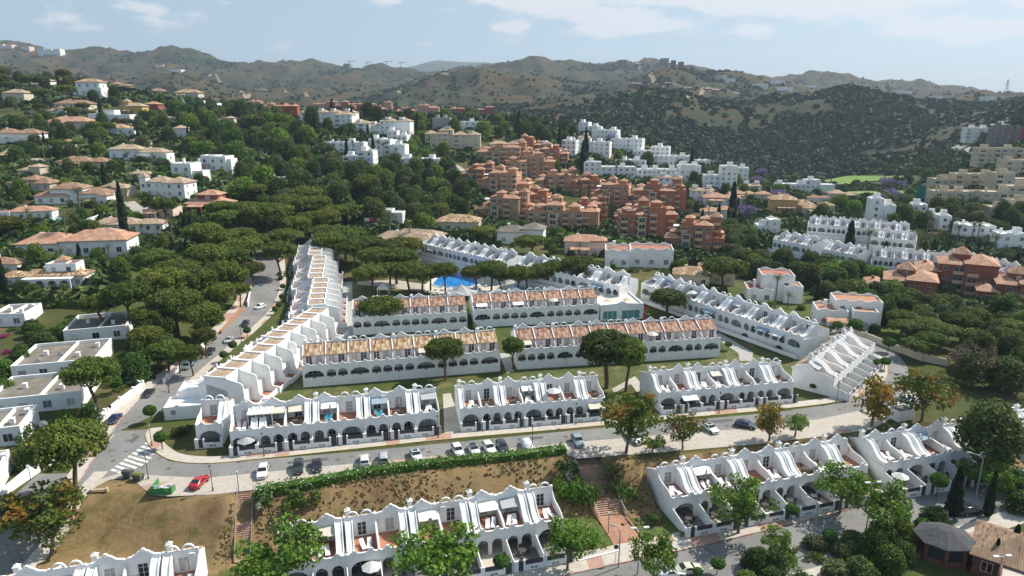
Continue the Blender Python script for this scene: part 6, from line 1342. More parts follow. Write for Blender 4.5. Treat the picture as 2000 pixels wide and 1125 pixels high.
# hedges
def hedge(name, pts, w, h, m, label, z=None, leaf=.26, dens=46):
    line = smooth_line([Vector(p) for p in pts], 6); rng = np.random.default_rng(len(label)); C, N_ = [], []
    for i in range(len(line) - 1):
        a, b = line[i], line[i + 1]; t = (b - a); L_ = t.length; t.normalize(); nx = Vector((-t.y, t.x, 0)); k = int(L_ * dens)
        for _ in range(k):
            s = rng.random(); th = rng.uniform(-.35, 3.5); r = 1 + .13 * math.sin(i * 1.7 + s * 3) + .10 * math.sin(i * .61) + rng.normal(0, .12); o = nx * (math.cos(th) * w / 2 * r); zz = max(0, math.sin(th)) ** .6 * h * r if th > 0 and th < math.pi else rng.random() * h * .5
            c = a + t * (L_ * s) + o; C.append((c.x, c.y, c.z + zz)); N_.append((nx.x * math.cos(th), nx.y * math.cos(th), max(0, math.sin(th)) + .1))
    core = ribbon('stems', line, -w * .34, w * .34, m, 0, drape=False, h=h * .75, kind=None); e = empty(name, label, 'hedge', line[0])
    me = quad_mesh('hedge_leaves', leaf_quads(np.array(C), np.array(N_), leaf, rng, tilt=.8), m); o = link('leaves', me, e); o.location = -line[0]; core.parent = e; core.location = -line[0]
    if 'flowers' in label:
        C, N_ = np.array(C), np.array(N_); k = rng.choice(len(C), 420, replace=False); k = k[C[k][:, 2] > C[:, 2].mean() - .2]
        f = link('blossom', quad_mesh('hedge_blossom', leaf_quads(C[k] + N_[k] * .12, N_[k], .16, rng, tilt=.3), mat('white hedge blossom', (.62, .60, .55), .8)), e); f.location = -line[0]
    return e
hedge('hedge', [P(u, v, -.1) for u, v in [(500, 968), (600, 951), (700, 932), (800, 917), (900, 906), (1000, 897), (1060, 889), (1104, 884)]], 2.2, 1.5, hedge_leaf, 'long green hedge with white flowers below the row of parked cars')
hedge('hedge', [P(u, v, 0) for u, v in [(914, 612), (925, 640), (930, 650)]], .9, 1.4, hedge_leaf, 'short clipped hedge between two arcaded terraces')
hedge('hedge', [G(u, v) for u, v in [(30, 592), (110, 598), (180, 602)]], 2.0, 2.4, deep_leaf, 'dark hedge below the small pool of the arched villa')
hedge('hedge', [G(u, v) for u, v in [(145, 430), (180, 425), (210, 414)]], 2.0, 2.6, mid_leaf, 'clipped hedge along the white wall of the pool villa')
# scrub of the hills and far woods: nobody could count it
def scatter_stuff(name, n, yr, ar, dens_fn, size, m, seed, leaves=9):
    rng = np.random.default_rng(seed); y = np.exp(rng.uniform(math.log(yr[0]), math.log(yr[1]), n * 4)); a = rng.uniform(ar[0], ar[1], n * 4); x = y * a
    keep = rng.random(n * 4) < dens_fn(x, y); x, y = x[keep][:n], y[keep][:n]; z = ground_z(x, y); k = len(x); s = size * rng.uniform(.5, 1.5, k) 
    d = sph(k * leaves, rng); d[:, 2] = np.abs(d[:, 2]); cen = np.repeat(np.stack([x, y, z], 1), leaves, 0) + d * np.repeat(s, leaves)[:, None] * .55 * np.array([1, 1, .8])
    o = link(name, quad_mesh(name, leaf_quads(cen, d, 1.0, rng, tilt=.35) if False else leaf_quads2(cen, d, np.repeat(s, leaves) * .95, rng), m)); o['kind'] = 'stuff'; return o
def leaf_quads2(cen, nor, size, rng):
    n = len(cen); nn = nor + rng.normal(0, .35, (n, 3)); nn /= np.linalg.norm(nn, axis=1, keepdims=True); t = np.cross(nn, rng.normal(0, 1, (n, 3))); t /= np.linalg.norm(t, axis=1, keepdims=True); b = np.cross(nn, t); s = (size * rng.uniform(.7, 1.2, n))[:, None] * .5
    return np.stack([cen - t * s - b * s, cen + t * s - b * s, cen + t * s + b * s, cen - t * s + b * s], 1).reshape(-1, 3)
scrubm = mat('hill scrub foliage', (.048, .066, .034), .9, coord='World', noise=(.02, .25), ramp=(.05, (.070, .082, .042), .45, .6)); woodm = mat('far woodland foliage', (.055, .083, .038), .9, coord='World', noise=(.05, .25), ramp=(.08, (.085, .115, .042), .45, .6))
scatter_stuff('scrub', 46000, (640, 3000), (-.8, .85), lambda x, y: np.clip((vnoise(x / 90 + 7, y / 90) * .45 + vnoise(x / 25, y / 25) * .35 + veg_d(x, y) * .45 - .58) * 5, .04, 1), 4.3, scrubm, 5, 7)
def wood_d(x, y):
    a = x / y; return (1 - ((a > .26) & (a < .68) & (y < 840))) * np.where((a > .12) & (y < 1050), np.clip((vnoise(x / 70, y / 70) * .6 + vnoise(x / 22, y / 22) * .4) * 3.2 - 1.35, 0.04, .9), np.where(a < .12, np.clip(1.3 - (y - 600) / 250, 0, 1), 0)) * (1 - golf_mask(x, y))
def golf_mask(x, y):
    m = np.zeros_like(x, bool)
    for p in GOLF: m |= ((x - p[0]) / p[2]) ** 2 + ((y - p[1]) / p[3]) ** 2 < 1.1
    return m.astype(float)
gm = mat('golf fairway grass', (.15, .24, .045), .95, noise=(.05, .15), coord='World')
scatter_stuff('woodland', 13000, (450, 1250), (-.95, .95), lambda x, y: wood_d(x, y) * ((y > 610) | (((x / y) > .36) & (y > 520)) ), 6.0, woodm, 6, 10)
for g_ in GOLF:
    n = 36; k = 10; vs = [(g_[0], g_[1], gz(g_[0], g_[1]) + .4)]; fs = []
    for r in range(1, k + 1):
        for i in range(n):
            t = 2 * math.pi * i / n; w = 1 + .15 * math.sin(3 * t + g_[0]); x, y = g_[0] + g_[2] * w * math.cos(t) * r / k, g_[1] + g_[3] * w * math.sin(t) * r / k; vs.append((x, y, gz(x, y) + .5))
    for i in range(n): fs.append((0, 1 + i, 1 + (i + 1) % n))
    for r in range(k - 1):
        for i in range(n): a = 1 + r * n + i; b = 1 + r * n + (i + 1) % n; fs.append((a, a + n, b + n, b))
    o = MB().add(vs, fs).build('golf_fairway', gm); o['kind'] = 'structure'
# hillside lanes
LANES = []
lane = mat('pale hillside lane', (.36, .33, .29), .9, noise=(.5, .08), coord='World')
for pts, w in [([(0, 325), (60, 312), (90, 318)], 2.5), ([(905, 335), (880, 322), (845, 330)], 3), ([(800, 300), (815, 280), (832, 268), (838, 258)], 3), ([(250, 395), (272, 412), (290, 430)], 2.5), ([(1850, 280), (1880, 290), (1925, 300), (1915, 318)], 3), ([(1690, 600), (1650, 640)], 2)]:
    LANES.append(smooth_line([G(*p) for p in pts], 8)); ribbon('lane', LANES[-1], -w, w, lane, .25)

def near_d(x, y):
    m = np.ones_like(x); a = x / y
    for b in BLOCK: m *= ~((np.abs(x - b[0]) < b[2] + 1.5) & (np.abs(y - b[1]) < b[3] + 1.5))
    est = (y < 300) & (a > -.40) & (a < .56) & (y < 285 - 140 * np.clip(a, 0, 1)); m *= ~est; m *= ~((y < 215) & (a > -.62) & (a < .7)); m *= 1 - golf_mask(x, y)
    for l in (LANES): 
        for q in l: m *= ((x - q.x) ** 2 + (y - q.y) ** 2) > 30
    return m * np.clip(vnoise(x / 14, y / 14) * 1.7 - .35, 0, 1)
scatter_stuff('undergrowth', 20000, (175, 640), (-.9, .9), near_d, 2.9, mat('garden undergrowth', (.055, .095, .025), .9, coord='World', noise=(.1, .3), ramp=(.08, (.10, .13, .04), .5, .62)), 9, 12)

def bank_d(x, y):
    d = np.interp(x, EX, EY) - y; m = ((d > 1.2) & (d < 13) & (x > -41)).astype(float)
    for p_, t, l in FOOT: s = (x - p_.x) * t.x + (y - p_.y) * t.y; w = -(x - p_.x) * t.y + (y - p_.y) * t.x; m *= ~((s > -1) & (s < l + 1) & (w > -10) & (w < 4))
    for a, b, hw in STAIRCUT: dx, dy = b.x - a.x, b.y - a.y; L2 = dx * dx + dy * dy; s = ((x - a.x) * dx + (y - a.y) * dy) / L2; w = np.abs((x - a.x) * -dy + (y - a.y) * dx) / math.sqrt(L2); m *= ~((s > -.1) & (s < 1.1) & (w < hw + .3))
    return m * np.clip(vnoise(x * .5, y * .5) * .7 + vnoise(x * .13 + 9, y * .13) * 1.1 - .55, .05, 1)
scatter_stuff('dry_grass', 9000, (76, 112), (-.62, .75), bank_d, .26, mat('dry grass tufts', (.24, .175, .085), .9, coord='World', ramp=[(.2, (.13, .13, .045), .5, .62), (1.1, (.32, .24, .13), .55, .7)]), 15, 6)
def lawn_d(x, y): return ((y > 112) & (y < 170) & (np.abs(x) < 60)).astype(float) * np.clip(vnoise(x * .3, y * .3) * 2 - 1.1, 0, 1)

track = mat('dusty hill track', (.27, .20, .135), .95, coord='World')
for pts, w in [([(1243, 124), (1250, 140), (1275, 152), (1310, 163), (1350, 172)], 5), ([(775, 182), (790, 166), (830, 158), (880, 148)], 5), ([(405, 148), (430, 162), (470, 180), (490, 186)], 4), ([(1340, 192), (1370, 182), (1400, 176), (1450, 184)], 4), ([(600, 190), (560, 182), (520, 176)], 4), ([(1180, 162), (1240, 163), (1290, 166)], 3)]:
    ribbon('dirt_track', smooth_line([G(*p) for p in pts], 12), -w, w, track, 1.2)
# ================================================================ vehicles
tyre = mat('tyre rubber', (.02, .02, .02), .8); rim = mat('alloy rim', (.35, .35, .36), .35, metal=.7); lampc = mat('headlamp lens', (.55, .56, .58), .15, spec=.6); redl = mat('tail lamp lens', (.25, .01, .01), .3)
carglass = mat('car glass', (.015, .018, .022), .06, spec=.7)
def paintm(name, c, r=.25):
    m = mat(name, c, r, spec=.5); m.node_tree.nodes['Principled BSDF'].inputs['Coat Weight'].default_value = .6; return m
PAINT = {k: paintm(f'{k} car paint', c) for k, c in dict(white=(.74, .74, .74), black=(.018, .018, .022), darkgreen=(.03, .04, .04), silver=(.42, .44, .45), red=(.42, .015, .02), navy=(.02, .04, .09), blue=(.02, .22, .50), teal=(.12, .20, .22), greyblue=(.28, .33, .36), cream=(.62, .58, .44)).items()}
def loft(secs, m):
    n = len(secs[0]); vs = [q for s in secs for q in s]; fs = []
    for i in range(len(secs) - 1):
        for j in range(n): j2 = (j + 1) % n; fs.append((i * n + j, i * n + j2, (i + 1) * n + j2, (i + 1) * n + j))
    fs.append(tuple(range(n))[::-1]); fs.append(tuple((len(secs) - 1) * n + j for j in range(n))); return m.add(vs, fs)
CARM = {}
def car_specs(kind, color):
    key = (kind, color)
    if key in CARM: return CARM[key]
    H = {'car': 1.45, 'suv': 1.66, 'van': 1.85}[kind]; L2 = {'car': 2.2, 'suv': 2.2, 'van': 2.25}[kind]; hw = .9; S = []
    # y runs from the nose (-L2) to the tail (+L2)
    st = {'car': [(-2.2, .55, .55, .72), (-2.1, .68, .68, .84), (-1.2, .86, .86, .9), (-.95, .90, .92, .9), (-.25, .92, H - .04, .9), (.7, .93, H, .9), (1.55, .94, 1.08, .9), (1.9, .92, .98, .88), (2.2, .80, .82, .78)],
          'suv': [(-2.2, .6, .6, .74), (-2.1, .78, .78, .86), (-1.2, 1.0, 1.0, .9), (-.95, 1.02, 1.04, .9), (-.3, 1.04, H - .04, .9), (.9, 1.06, H, .9), (1.75, 1.06, H - .1, .9), (2.1, 1.0, 1.05, .87), (2.2, .8, .8, .8)],
          'van': [(-2.25, .7, .7, .76), (-2.1, .9, .9, .88), (-1.5, 1.08, 1.1, .9), (-.8, 1.1, H - .05, .9), (.5, 1.12, H, .9), (2.05, 1.12, H - .05, .9), (2.2, 1.05, 1.2, .88), (2.25, .8, .8, .84)]}[kind]
    secs = []
    for y, zb, zr, w in st:
        wr = w * (.80 if zr > zb + .2 else .93); secs.append([(-w * .92, y, .24), (-w, y, .45), (-w, y, zb - .06), (-w * .97, y, zb), (-wr, y, zr - (.05 if zr > zb + .2 else 0)), (-wr * .8, y, zr + .01), (wr * .8, y, zr + .01), (wr, y, zr - (.05 if zr > zb + .2 else 0)), (w * .97, y, zb), (w, y, zb - .06), (w, y, .45), (w * .92, y, .24)])
    bm_ = loft(secs, MB()); S.append(('body', bm_.mesh('car_body', PAINT[color], True), (0, 0, 0), []))
    # glazing sits 8 mm proud of the cabin
    cab = [s for s in st if s[2] > s[1] + .25]; y0, y1 = cab[0][0], cab[-1][0]; zb = cab[0][1]; zr0, zr1 = cab[0][2], cab[-1][2]; prev = st[st.index(cab[0]) - 1]; nxt = st[st.index(cab[-1]) + 1]
    def lerp(a, b, t): return a + (b - a) * t
    f = MB(); ya, za, yb, zb2 = prev[0], prev[2], y0, zr0
    f.add([(-.80, lerp(ya, yb, .1), lerp(za, zb2, .1) + .03), (.80, lerp(ya, yb, .1), lerp(za, zb2, .1) + .03), (.66, lerp(ya, yb, .93), lerp(za, zb2, .93) + .03), (-.66, lerp(ya, yb, .93), lerp(za, zb2, .93) + .03)], [(0, 1, 2, 3)]); S.append(('windscreen', f.mesh('windscreen', carglass), (0, 0, 0), []))
    f = MB(); ya, za, yb, zb2 = nxt[0], nxt[2], y1, zr1
    f.add([(.76, lerp(ya, yb, .12) + .02, lerp(za, zb2, .12) + .03), (-.76, lerp(ya, yb, .12) + .02, lerp(za, zb2, .12) + .03), (-.64, lerp(ya, yb, .9) + .02, lerp(za, zb2, .9) + .03), (.64, lerp(ya, yb, .9) + .02, lerp(za, zb2, .9) + .03)], [(0, 1, 2, 3)]); S.append(('rear_window', f.mesh('rear_window', carglass), (0, 0, 0), []))
    for s in (-1, 1):
        f = MB(); q = [(s * .885, y0 - .35, zb + .05), (s * .885, y1 + .25, zb + .05), (s * .755, y1 - .05, min(zr0, zr1) - .1), (s * .755, y0 + .08, min(zr0, zr1) - .1)]; f.add(q, [(0, 1, 2, 3) if s > 0 else (3, 2, 1, 0)]); S.append(('side_window', f.mesh('side_window', carglass), (0, 0, 0), []))
        S.append(('headlight', MB().box(s * .62 - .16, s * .62 + .16, -L2 - .005, -L2 + .12, .58, .72).mesh('headlight', lampc), (0, .05, 0), []))
        S.append(('tail_light', MB().box(s * .68 - .14, s * .68 + .14, L2 - .12, L2 + .012, .66, .84).mesh('tail_light', redl), (0, 0, 0), []))
        S.append(('door_mirror', MB().box(s * .98 - .1, s * .98 + .1, -.78, -.62, zb - .02, zb + .12).mesh('door_mirror', PAINT[color]), (0, 0, 0), []))
        for y in (-1.35, 1.35):
            w = MB(); n = 14; vs = [(x, .33 * math.cos(2 * math.pi * k / n), .33 * math.sin(2 * math.pi * k / n)) for x in (-.11, .11) for k in range(n)]; w.add(vs, [(k, (k + 1) % n, (k + 1) % n + n, k + n) for k in range(n)] + [tuple(range(n))[::-1], tuple(n + k for k in range(n))])
            r = MB(); vs = [(x, .2 * math.cos(2 * math.pi * k / n), .2 * math.sin(2 * math.pi * k / n)) for x in (-.125, .125) for k in range(n)]; r.add(vs, [(k, (k + 1) % n, (k + 1) % n + n, k + n) for k in range(n)] + [tuple(range(n))[::-1], tuple(n + k for k in range(n))])
            S.append(('wheel', w.mesh('wheel', tyre), (s * .82, y, .33), [('rim', r.mesh('rim', rim), (0, 0, 0), [])]))
    S.append(('number_plate', MB().box(-.26, .26, -L2 - .03, -L2 - .01, .42, .54).mesh('number_plate', lampc), (0, 0, 0), [])); S.append(('grille', MB().box(-.5, .5, -L2 - .02, -L2 + .1, .56, .68).mesh('grille', tyre), (0, 0, 0), []))
    if color == 'white' and kind == 'car': S.append(('roof_panel', MB().box(-.5, .5, -.1, .6, H - .02, H + .022).mesh('roof_panel', carglass), (0, 0, 0), []))
    CARM[key] = S; return S
def car(u, v, kind, color, label, head=None, z=None, ang=None, sc=.85):
    g = P(u, v, z) if z is not None else P(u, v, 0); g.z = (z if z is not None else 0) + .06
    if head: a, b = P(*head[0], g.z), P(*head[1], g.z); d = (b - a); ang = math.atan2(d.y, d.x) + R(90)
    e = empty('parked_car', label, 'car', g, ang if ang is not None else 0); e.scale = (sc,) * 3; inst(car_specs(kind, color), e); return e
NC = R(-8)
car(514, 927, 'suv', 'white', 'white car with black sunroof at the left end of the hedge row', ang=R(13)); car(583, 918, 'suv', 'darkgreen', 'very dark green car second from the left by the hedge', ang=R(15)); car(619, 914, 'car', 'black', 'black saloon just right of the dark green car', ang=R(16))
car(712, 905, 'suv', 'white', 'white hatchback reversed towards the hedge, tail lights facing out', ang=R(194)); car(750, 902, 'van', 'silver', 'silver van with dark rear window between two white cars', ang=R(190)); car(812, 894, 'car', 'white', 'lone white hatchback in the middle of the parking row', ang=R(22))
car(894, 886, 'suv', 'white', 'white car at the left of the group of four', ang=R(20)); e = car(925, 883, 'car', 'white', 'white car with a black roof, second of the four', ang=R(22)); car(955, 881, 'suv', 'white', 'white car third of the group of four', ang=R(22)); car(981, 879, 'suv', 'darkgreen', 'dark grey-green car at the right of the group of four', ang=R(17))
link('roof_cover', MB().box(-.62, .62, -.25, 1.1, 1.44, 1.475).mesh('black_roof', PAINT['black']), e)
car(1128, 867, 'suv', 'greyblue', 'grey-blue estate car standing alone above the brick steps', ang=R(12)); car(1240, 862, 'car', 'white', 'white car half hidden under the largest rust-tinged tree', ang=R(20)); car(1386, 841, 'car', 'white', 'white car behind the second rust-tinged tree', ang=R(24)); car(1456, 834, 'car', 'navy', 'dark blue car parked along the upper street', ang=R(60))
car(390, 947, 'car', 'red', 'bright red car with black roof glass beside the green skip', ang=R(172)); 
car(225, 823, 'car', 'navy', 'dark saloon by the white wall near the junction', head=((300, 758), (215, 850))); car(290, 773, 'car', 'black', 'black saloon below the walled garden on the left street', head=((300, 758), (262, 795))); car(287, 744, 'suv', 'black', 'black off-roader in the driveway between white walls', ang=R(80)); car(367, 719, 'car', 'teal', 'grey-teal car under the pines on the left street', head=((400, 682), (352, 718)))
car(411, 690, 'car', 'black', 'black car at the kerb under the pine trunks', head=((440, 640), (400, 682))); car(480, 637, 'suv', 'black', 'black van-like car on the left street beyond the pines', head=((500, 600), (465, 650))); car(508, 603, 'suv', 'white', 'white car higher up the left street', ang=R(-18)); car(510, 565, 'car', 'blue', 'bright blue car on the left street', ang=R(-6)); car(537, 486, 'suv', 'white', 'white car at the far top of the left street', ang=R(0)); car(503, 533, 'car', 'black', 'black car near the top of the left street', ang=R(0))
car(1752, 797, 'car', 'white', 'white car in the right bend behind the orange tree', ang=R(50)); car(1768, 785, 'car', 'greyblue', 'grey car next to the white one in the right bend', ang=R(55)); car(1742, 806, 'car', 'navy', 'dark car nearest the orange tree in the right bend', ang=R(50)); car(1672, 681, 'car', 'navy', 'dark car behind the curved end terrace', ang=R(60))
car(1893, 1003, 'suv', 'black', 'black car on the near side of the lower street', z=LOW, ang=R(100)); car(1832, 1018, 'car', 'silver', 'silver car between the dark conifer and the clipped tree', z=LOW, ang=R(100)); car(1345, 1118, 'car', 'cream', 'yellowish car at the bottom edge below the lower street', z=LOW, ang=R(100)); car(1310, 1125, 'car', 'white', 'white car cut off by the bottom edge', z=LOW, ang=R(100)); car(14, 1022, 'car', 'red', 'red car behind the rust tree at the lower left', z=gz(*G(14, 1022).xy), ang=R(-30))
car(520, 520, 'suv', 'silver', 'silver car parked near the far end of the left street', ang=R(0)); car(447, 668, 'car', 'silver', 'pale grey car between the clipped trees and pines', head=((480, 600), (440, 650)))
# car under a pale cover
def covered():
    e = empty('covered_car', 'car under a white fabric cover beside the lamp post', 'car', P(1029, 873), R(14)); e.scale = (.85,) * 3; m = MB()
    secs = []
    for y, h, w in [(-2.2, .7, .75), (-1.6, 1.0, .95), (-.8, 1.25, 1.0), (0, 1.5, 1.0), (.8, 1.5, 1.0), (1.5, 1.25, .97), (2.2, .85, .8)]: secs.append([(-w * 1.05, y, .05), (-w, y, h * .6), (-w * .7, y, h), (w * .7, y, h), (w, y, h * .6), (w * 1.05, y, .05)])
    link('cover', loft(secs, m).mesh('car_cover', mat('pale car cover', (.66, .66, .65), .8, noise=(2, .1)), True), e)
covered()
# ================================================================ street furniture
def lamp_classic(u, v, label, z=0, h=4.2, grp='classic lamp posts of the upper street'):
    g = P(u, v, z) if z is not None else G(u, v); e = empty('street_lamp', label, 'street lamp', g, 0, grp)
    link('post', MB().lathe([(.13, 0), (.12, .5), (.06, .6), (.05, h - .5), (.08, h - .45)], n=8).mesh('lamp_post', lampm), e); link('lantern', MB().lathe([(.10, h - .45), (.2, h - .05)], n=6).mesh('lantern', lantern), e); link('lantern_cap', MB().lathe([(.24, h - .05), (.12, h + .12), (.02, h + .25)], n=6).mesh('lantern_cap', lampm), e)
for u, v, lab in [(290, 936, 'classic lamp post behind the recycling bins'), (416, 959, 'classic lamp post right of the red car'), (516, 892, 'classic lamp post at the left end of the front terrace'), (856, 856, 'classic lamp post at the right end of the left front terrace'), (1125, 830, 'classic lamp post before the middle front terrace'), (1404, 808, 'classic lamp post before the right front terrace'), (1634, 785, 'classic lamp post at the corner of the curved end terrace'), (297, 872, 'classic lamp post on the corner pavement'), (193, 838, 'classic lamp post at the white wall of the left street'), (1315, 861, 'classic lamp post between the two rust-tinged trees'), (1040, 876, 'classic lamp post beside the covered car'), (1552, 852, 'classic lamp post beside the small green tree')]: lamp_classic(u, v, lab)
for u, v, lab in [(330, 768, 'thin lamp post with red round sign on the left street'), (240, 766, 'thin lamp post inside the walled garden'), (472, 670, 'thin lamp post by the clipped trees of the left street')]: lamp_classic(u, v, lab, grp='thin lamp posts of the left street')
def lamp_arm(u, v, label, h=8.5, arm=1.3, a=R(100), double=False):
    e = empty('street_lamp', label, 'street lamp', P(u, v, LOW), a, 'tall lamp posts of the lower street'); m = MB()
    if double: m.tube([(0, 0, 0), (0, 0, h)], .09, .06, 8).box(-1.1, 1.1, -.04, .04, h - .04, h + .04); link('post', m.mesh('tall_post', metal), e); [link('lamp_head', MB().box(x - .38, x + .38, -.18, .18, h + .04, h + .2).mesh('lamp_head', lantern), e) for x in (-.85, .85)]
    else:
        m.tube([(0, 0, 0), (0, 0, h - .8), (.15, 0, h - .3), (.5, 0, h), (arm, 0, h + .12)], .09, .045, 8); link('post', m.mesh('tall_post', metal), e); link('lamp_head', MB().box(arm - .1, arm + .55, -.13, .13, h + .06, h + .2).mesh('lamp_head', metal), e)
lamp_arm(1208, 1108, 'curved lamp post at the foot of the brick steps', 6.0, .9, R(150)); lamp_arm(1586, 1078, 'curved lamp post left of the tall double-headed lamp', 8.0, 1.0, R(150)); lamp_arm(1900, 1000, 'tall curved lamp post right of the dark conifer', 9.5, 1.6, R(150)); lamp_arm(1245, 1122, 'double-headed flood lamp below the brick steps', 7.0, double=True, a=R(6)); lamp_arm(1690, 1045, 'double-headed flood lamp between the tall green trees', 8.5, double=True, a=R(6)); lamp_arm(1942, 1160, 'double-headed flood lamp at the bottom right corner', 5.5, double=True, a=R(6))
def lamp_garden(u, v, z, label): e = empty('street_lamp', label, 'street lamp', P(u, v, z)); link('post', MB().lathe([(.06, 0), (.05, 3.2)], n=8).mesh('garden_post', lampm), e); link('lantern', MB().lathe([(.08, 3.2), (.16, 3.3), (.14, 3.5), (.03, 3.56)], n=8).mesh('garden_lantern', lantern), e)
lamp_garden(1188, 1042, LOW, 'small lamp post standing on the brick landing'); lamp_garden(467, 962, 0, 'thin lamp post at the top of the left stairs')
def sign(u, v, z, label, col_, shape='round', h=2.2, rz=0):
    e = empty('road_sign', label, 'sign', P(u, v, z), rz); link('post', MB().tube([(0, 0, 0), (0, 0, h)], .035, n=6).mesh('sign_post', metal), e)
    n = 3 if shape == 'tri' else 18; m = MB(); vs = [(.34 * math.cos(2 * math.pi * k / n + R(-90 if shape == 'tri' else 0)), y, h + .34 * math.sin(2 * math.pi * k / n + R(-90 if shape == 'tri' else 0))) for y in (-.06, -.04) for k in range(n)]; m.add(vs, [tuple(range(n)), tuple(range(n, 2 * n))[::-1]] + [((k + 1) % n, k, k + n, (k + 1) % n + n) for k in range(n)]); link('plate', m.mesh('sign_plate', col_), e)
    if shape == 'bar': link('bar', MB().box(-.22, .22, -.075, -.062, h - .06, h + .06).mesh('sign_bar', framem), e)
sr = mat('red sign paint', (.42, .02, .03), .4); sd = mat('dark sign back', (.09, .07, .11), .6); sw = mat('pale sign face', (.6, .6, .58), .5)
sign(218, 815, 0, 'dark round sign seen from behind by the white wall', sd); sign(332, 772, 0, 'red no-entry sign with white bar under the lamp post', sr, 'bar'); sign(319, 880, 0, 'give-way triangle sign at the corner pavement', sw, 'tri'); sign(1301, 1072, LOW, 'dark round sign at the lawn corner by the brick steps', sd); sign(1202, 1100, LOW, 'tall plain sign post on the lower pavement', sd, 'round', 2.6)
# green rubble skip, recycling bins, bench, planter
def skip():
    e = empty('skip', 'open green rubble skip full of waste on the pavement', 'skip', P(318, 962), R(3)); e.scale = (.76,) * 3; m = MB(); g = mat('green skip paint', (.05, .24, .07), .5, noise=(2, .12))
    m.box(-2.1, 2.1, -.85, .9, .05, .15).add([(-2.1, -.85, .15), (2.1, -.85, .15), (2.15, -1.0, 1.5), (-2.15, -1.0, 1.5), (-2.15, -.93, 1.5), (2.15, -.93, 1.5), (2.1, -.78, .15), (-2.1, -.78, .15)], [(0, 1, 2, 3), (3, 2, 5, 4), (4, 5, 6, 7)]).box(-2.12, 2.12, .85, .95, .15, 1.0).box(-2.15, -2.05, -.9, .9, .15, 1.25).box(2.05, 2.15, -.9, .9, .15, 1.25)
    link('body', m.mesh('skip_body', g), e)
    d = MB().add([(-2.1, -.6, .2), (-1.9, .9, .2), (-1.2, 2.6, 1.9), (-1.9, 2.9, 2.0), (-2.15, .9, 1.6)], [(0, 1, 2, 3, 4)]); link('open_flap', MB().box(-2.1, -2.0, .95, 3.1, .1, 1.5).mesh('skip_flap', g), e)
    rng = random.Random(4)
    for k, c in enumerate([(.45, .5, .48), (.12, .3, .26), (.5, .48, .44), (.2, .2, .21), (.55, .56, .6), (.3, .26, .2)] * 2):
        x, y = rng.uniform(-1.2, 1.2), rng.uniform(-.4, .4); q = tag(MB().box(-.35, .35, -.22, .22, 0, .4).build('waste_bag', mat(f'waste {k % 6}', c, .8), None, loc=(e.location.x + x, e.location.y + y, .55 + rng.random() * .25), rz=rng.random() * 3), 'discarded waste lying in the green skip', 'rubbish', 'waste in the green skip')
skip()
def bin_(u, v, label, lid):
    e = empty('recycling_bin', label, 'bin', P(u, v), R(-14)); e.scale = (.82,) * 3; b = mat('grey bin plastic', (.10, .115, .115), .5); m = MB(); vs = [(-.75, -.5, .12), (.75, -.5, .12), (.75, .5, .12), (-.75, .5, .12), (-.95, -.62, 1.15), (.95, -.62, 1.15), (.95, .62, 1.15), (-.95, .62, 1.15)]; m.add(vs, [(4, 5, 6, 7), (0, 1, 5, 4), (1, 2, 6, 5), (2, 3, 7, 6), (3, 0, 4, 7), (3, 2, 1, 0)]); link('body', m.mesh('bin_body', b), e)
    l = MB().side([(-.62, 1.16)] + [(.62 * -math.cos(t), 1.16 + .38 * math.sin(t)) for t in np.linspace(.2, 2.94, 7)] + [(.62, 1.16)], -.97, .97); link('lid', l.mesh('bin_lid', lid), e); [link('wheel', MB().tube([(x, y - .04, .1), (x, y + .04, .1)], .1, n=8).mesh('bin_wheel', tyre), e) for x in (-.6, .6) for y in (-.4, .4)]
bin_(251, 932, 'left one of two grey waste containers by the zebra crossing', mat('dark bin lid', (.07, .08, .085), .5)); bin_(271, 938, 'right waste container with an olive-yellow lid', mat('olive bin lid', (.18, .17, .06), .5))
def bench():
    g = G(194, 961); e = empty('park_bench', 'stone bench on the dry grass green', 'bench', g, R(8)); s = mat('weathered stone bench', (.42, .37, .28), .9, noise=(3, .15)); link('seat', MB().box(-1.0, 1.0, -.22, .22, .38, .48).mesh('bench_seat', s), e); [link('leg', MB().box(x - .14, x + .14, -.3, .3, 0, .62).mesh('bench_leg', s), e) for x in (-1.1, 1.1)]
bench()
def planter():
    g = P(1758, 816); e = empty('planter', 'square white planter box at the right bend', 'planter', (g.x, g.y, 0), R(20)); link('box', MB().box(-2, 2, -1.3, -1.1, 0, 2).box(-2, 2, 1.1, 1.3, 0, 2).box(-2, -1.8, -1.1, 1.1, 0, 2).box(1.8, 2, -1.1, 1.1, 0, 2).mesh('planter_box', white), e); link('soil', MB().box(-1.8, 1.8, -1.1, 1.1, 1.5, 1.75).mesh('planter_soil', tile_gry), e)
planter()
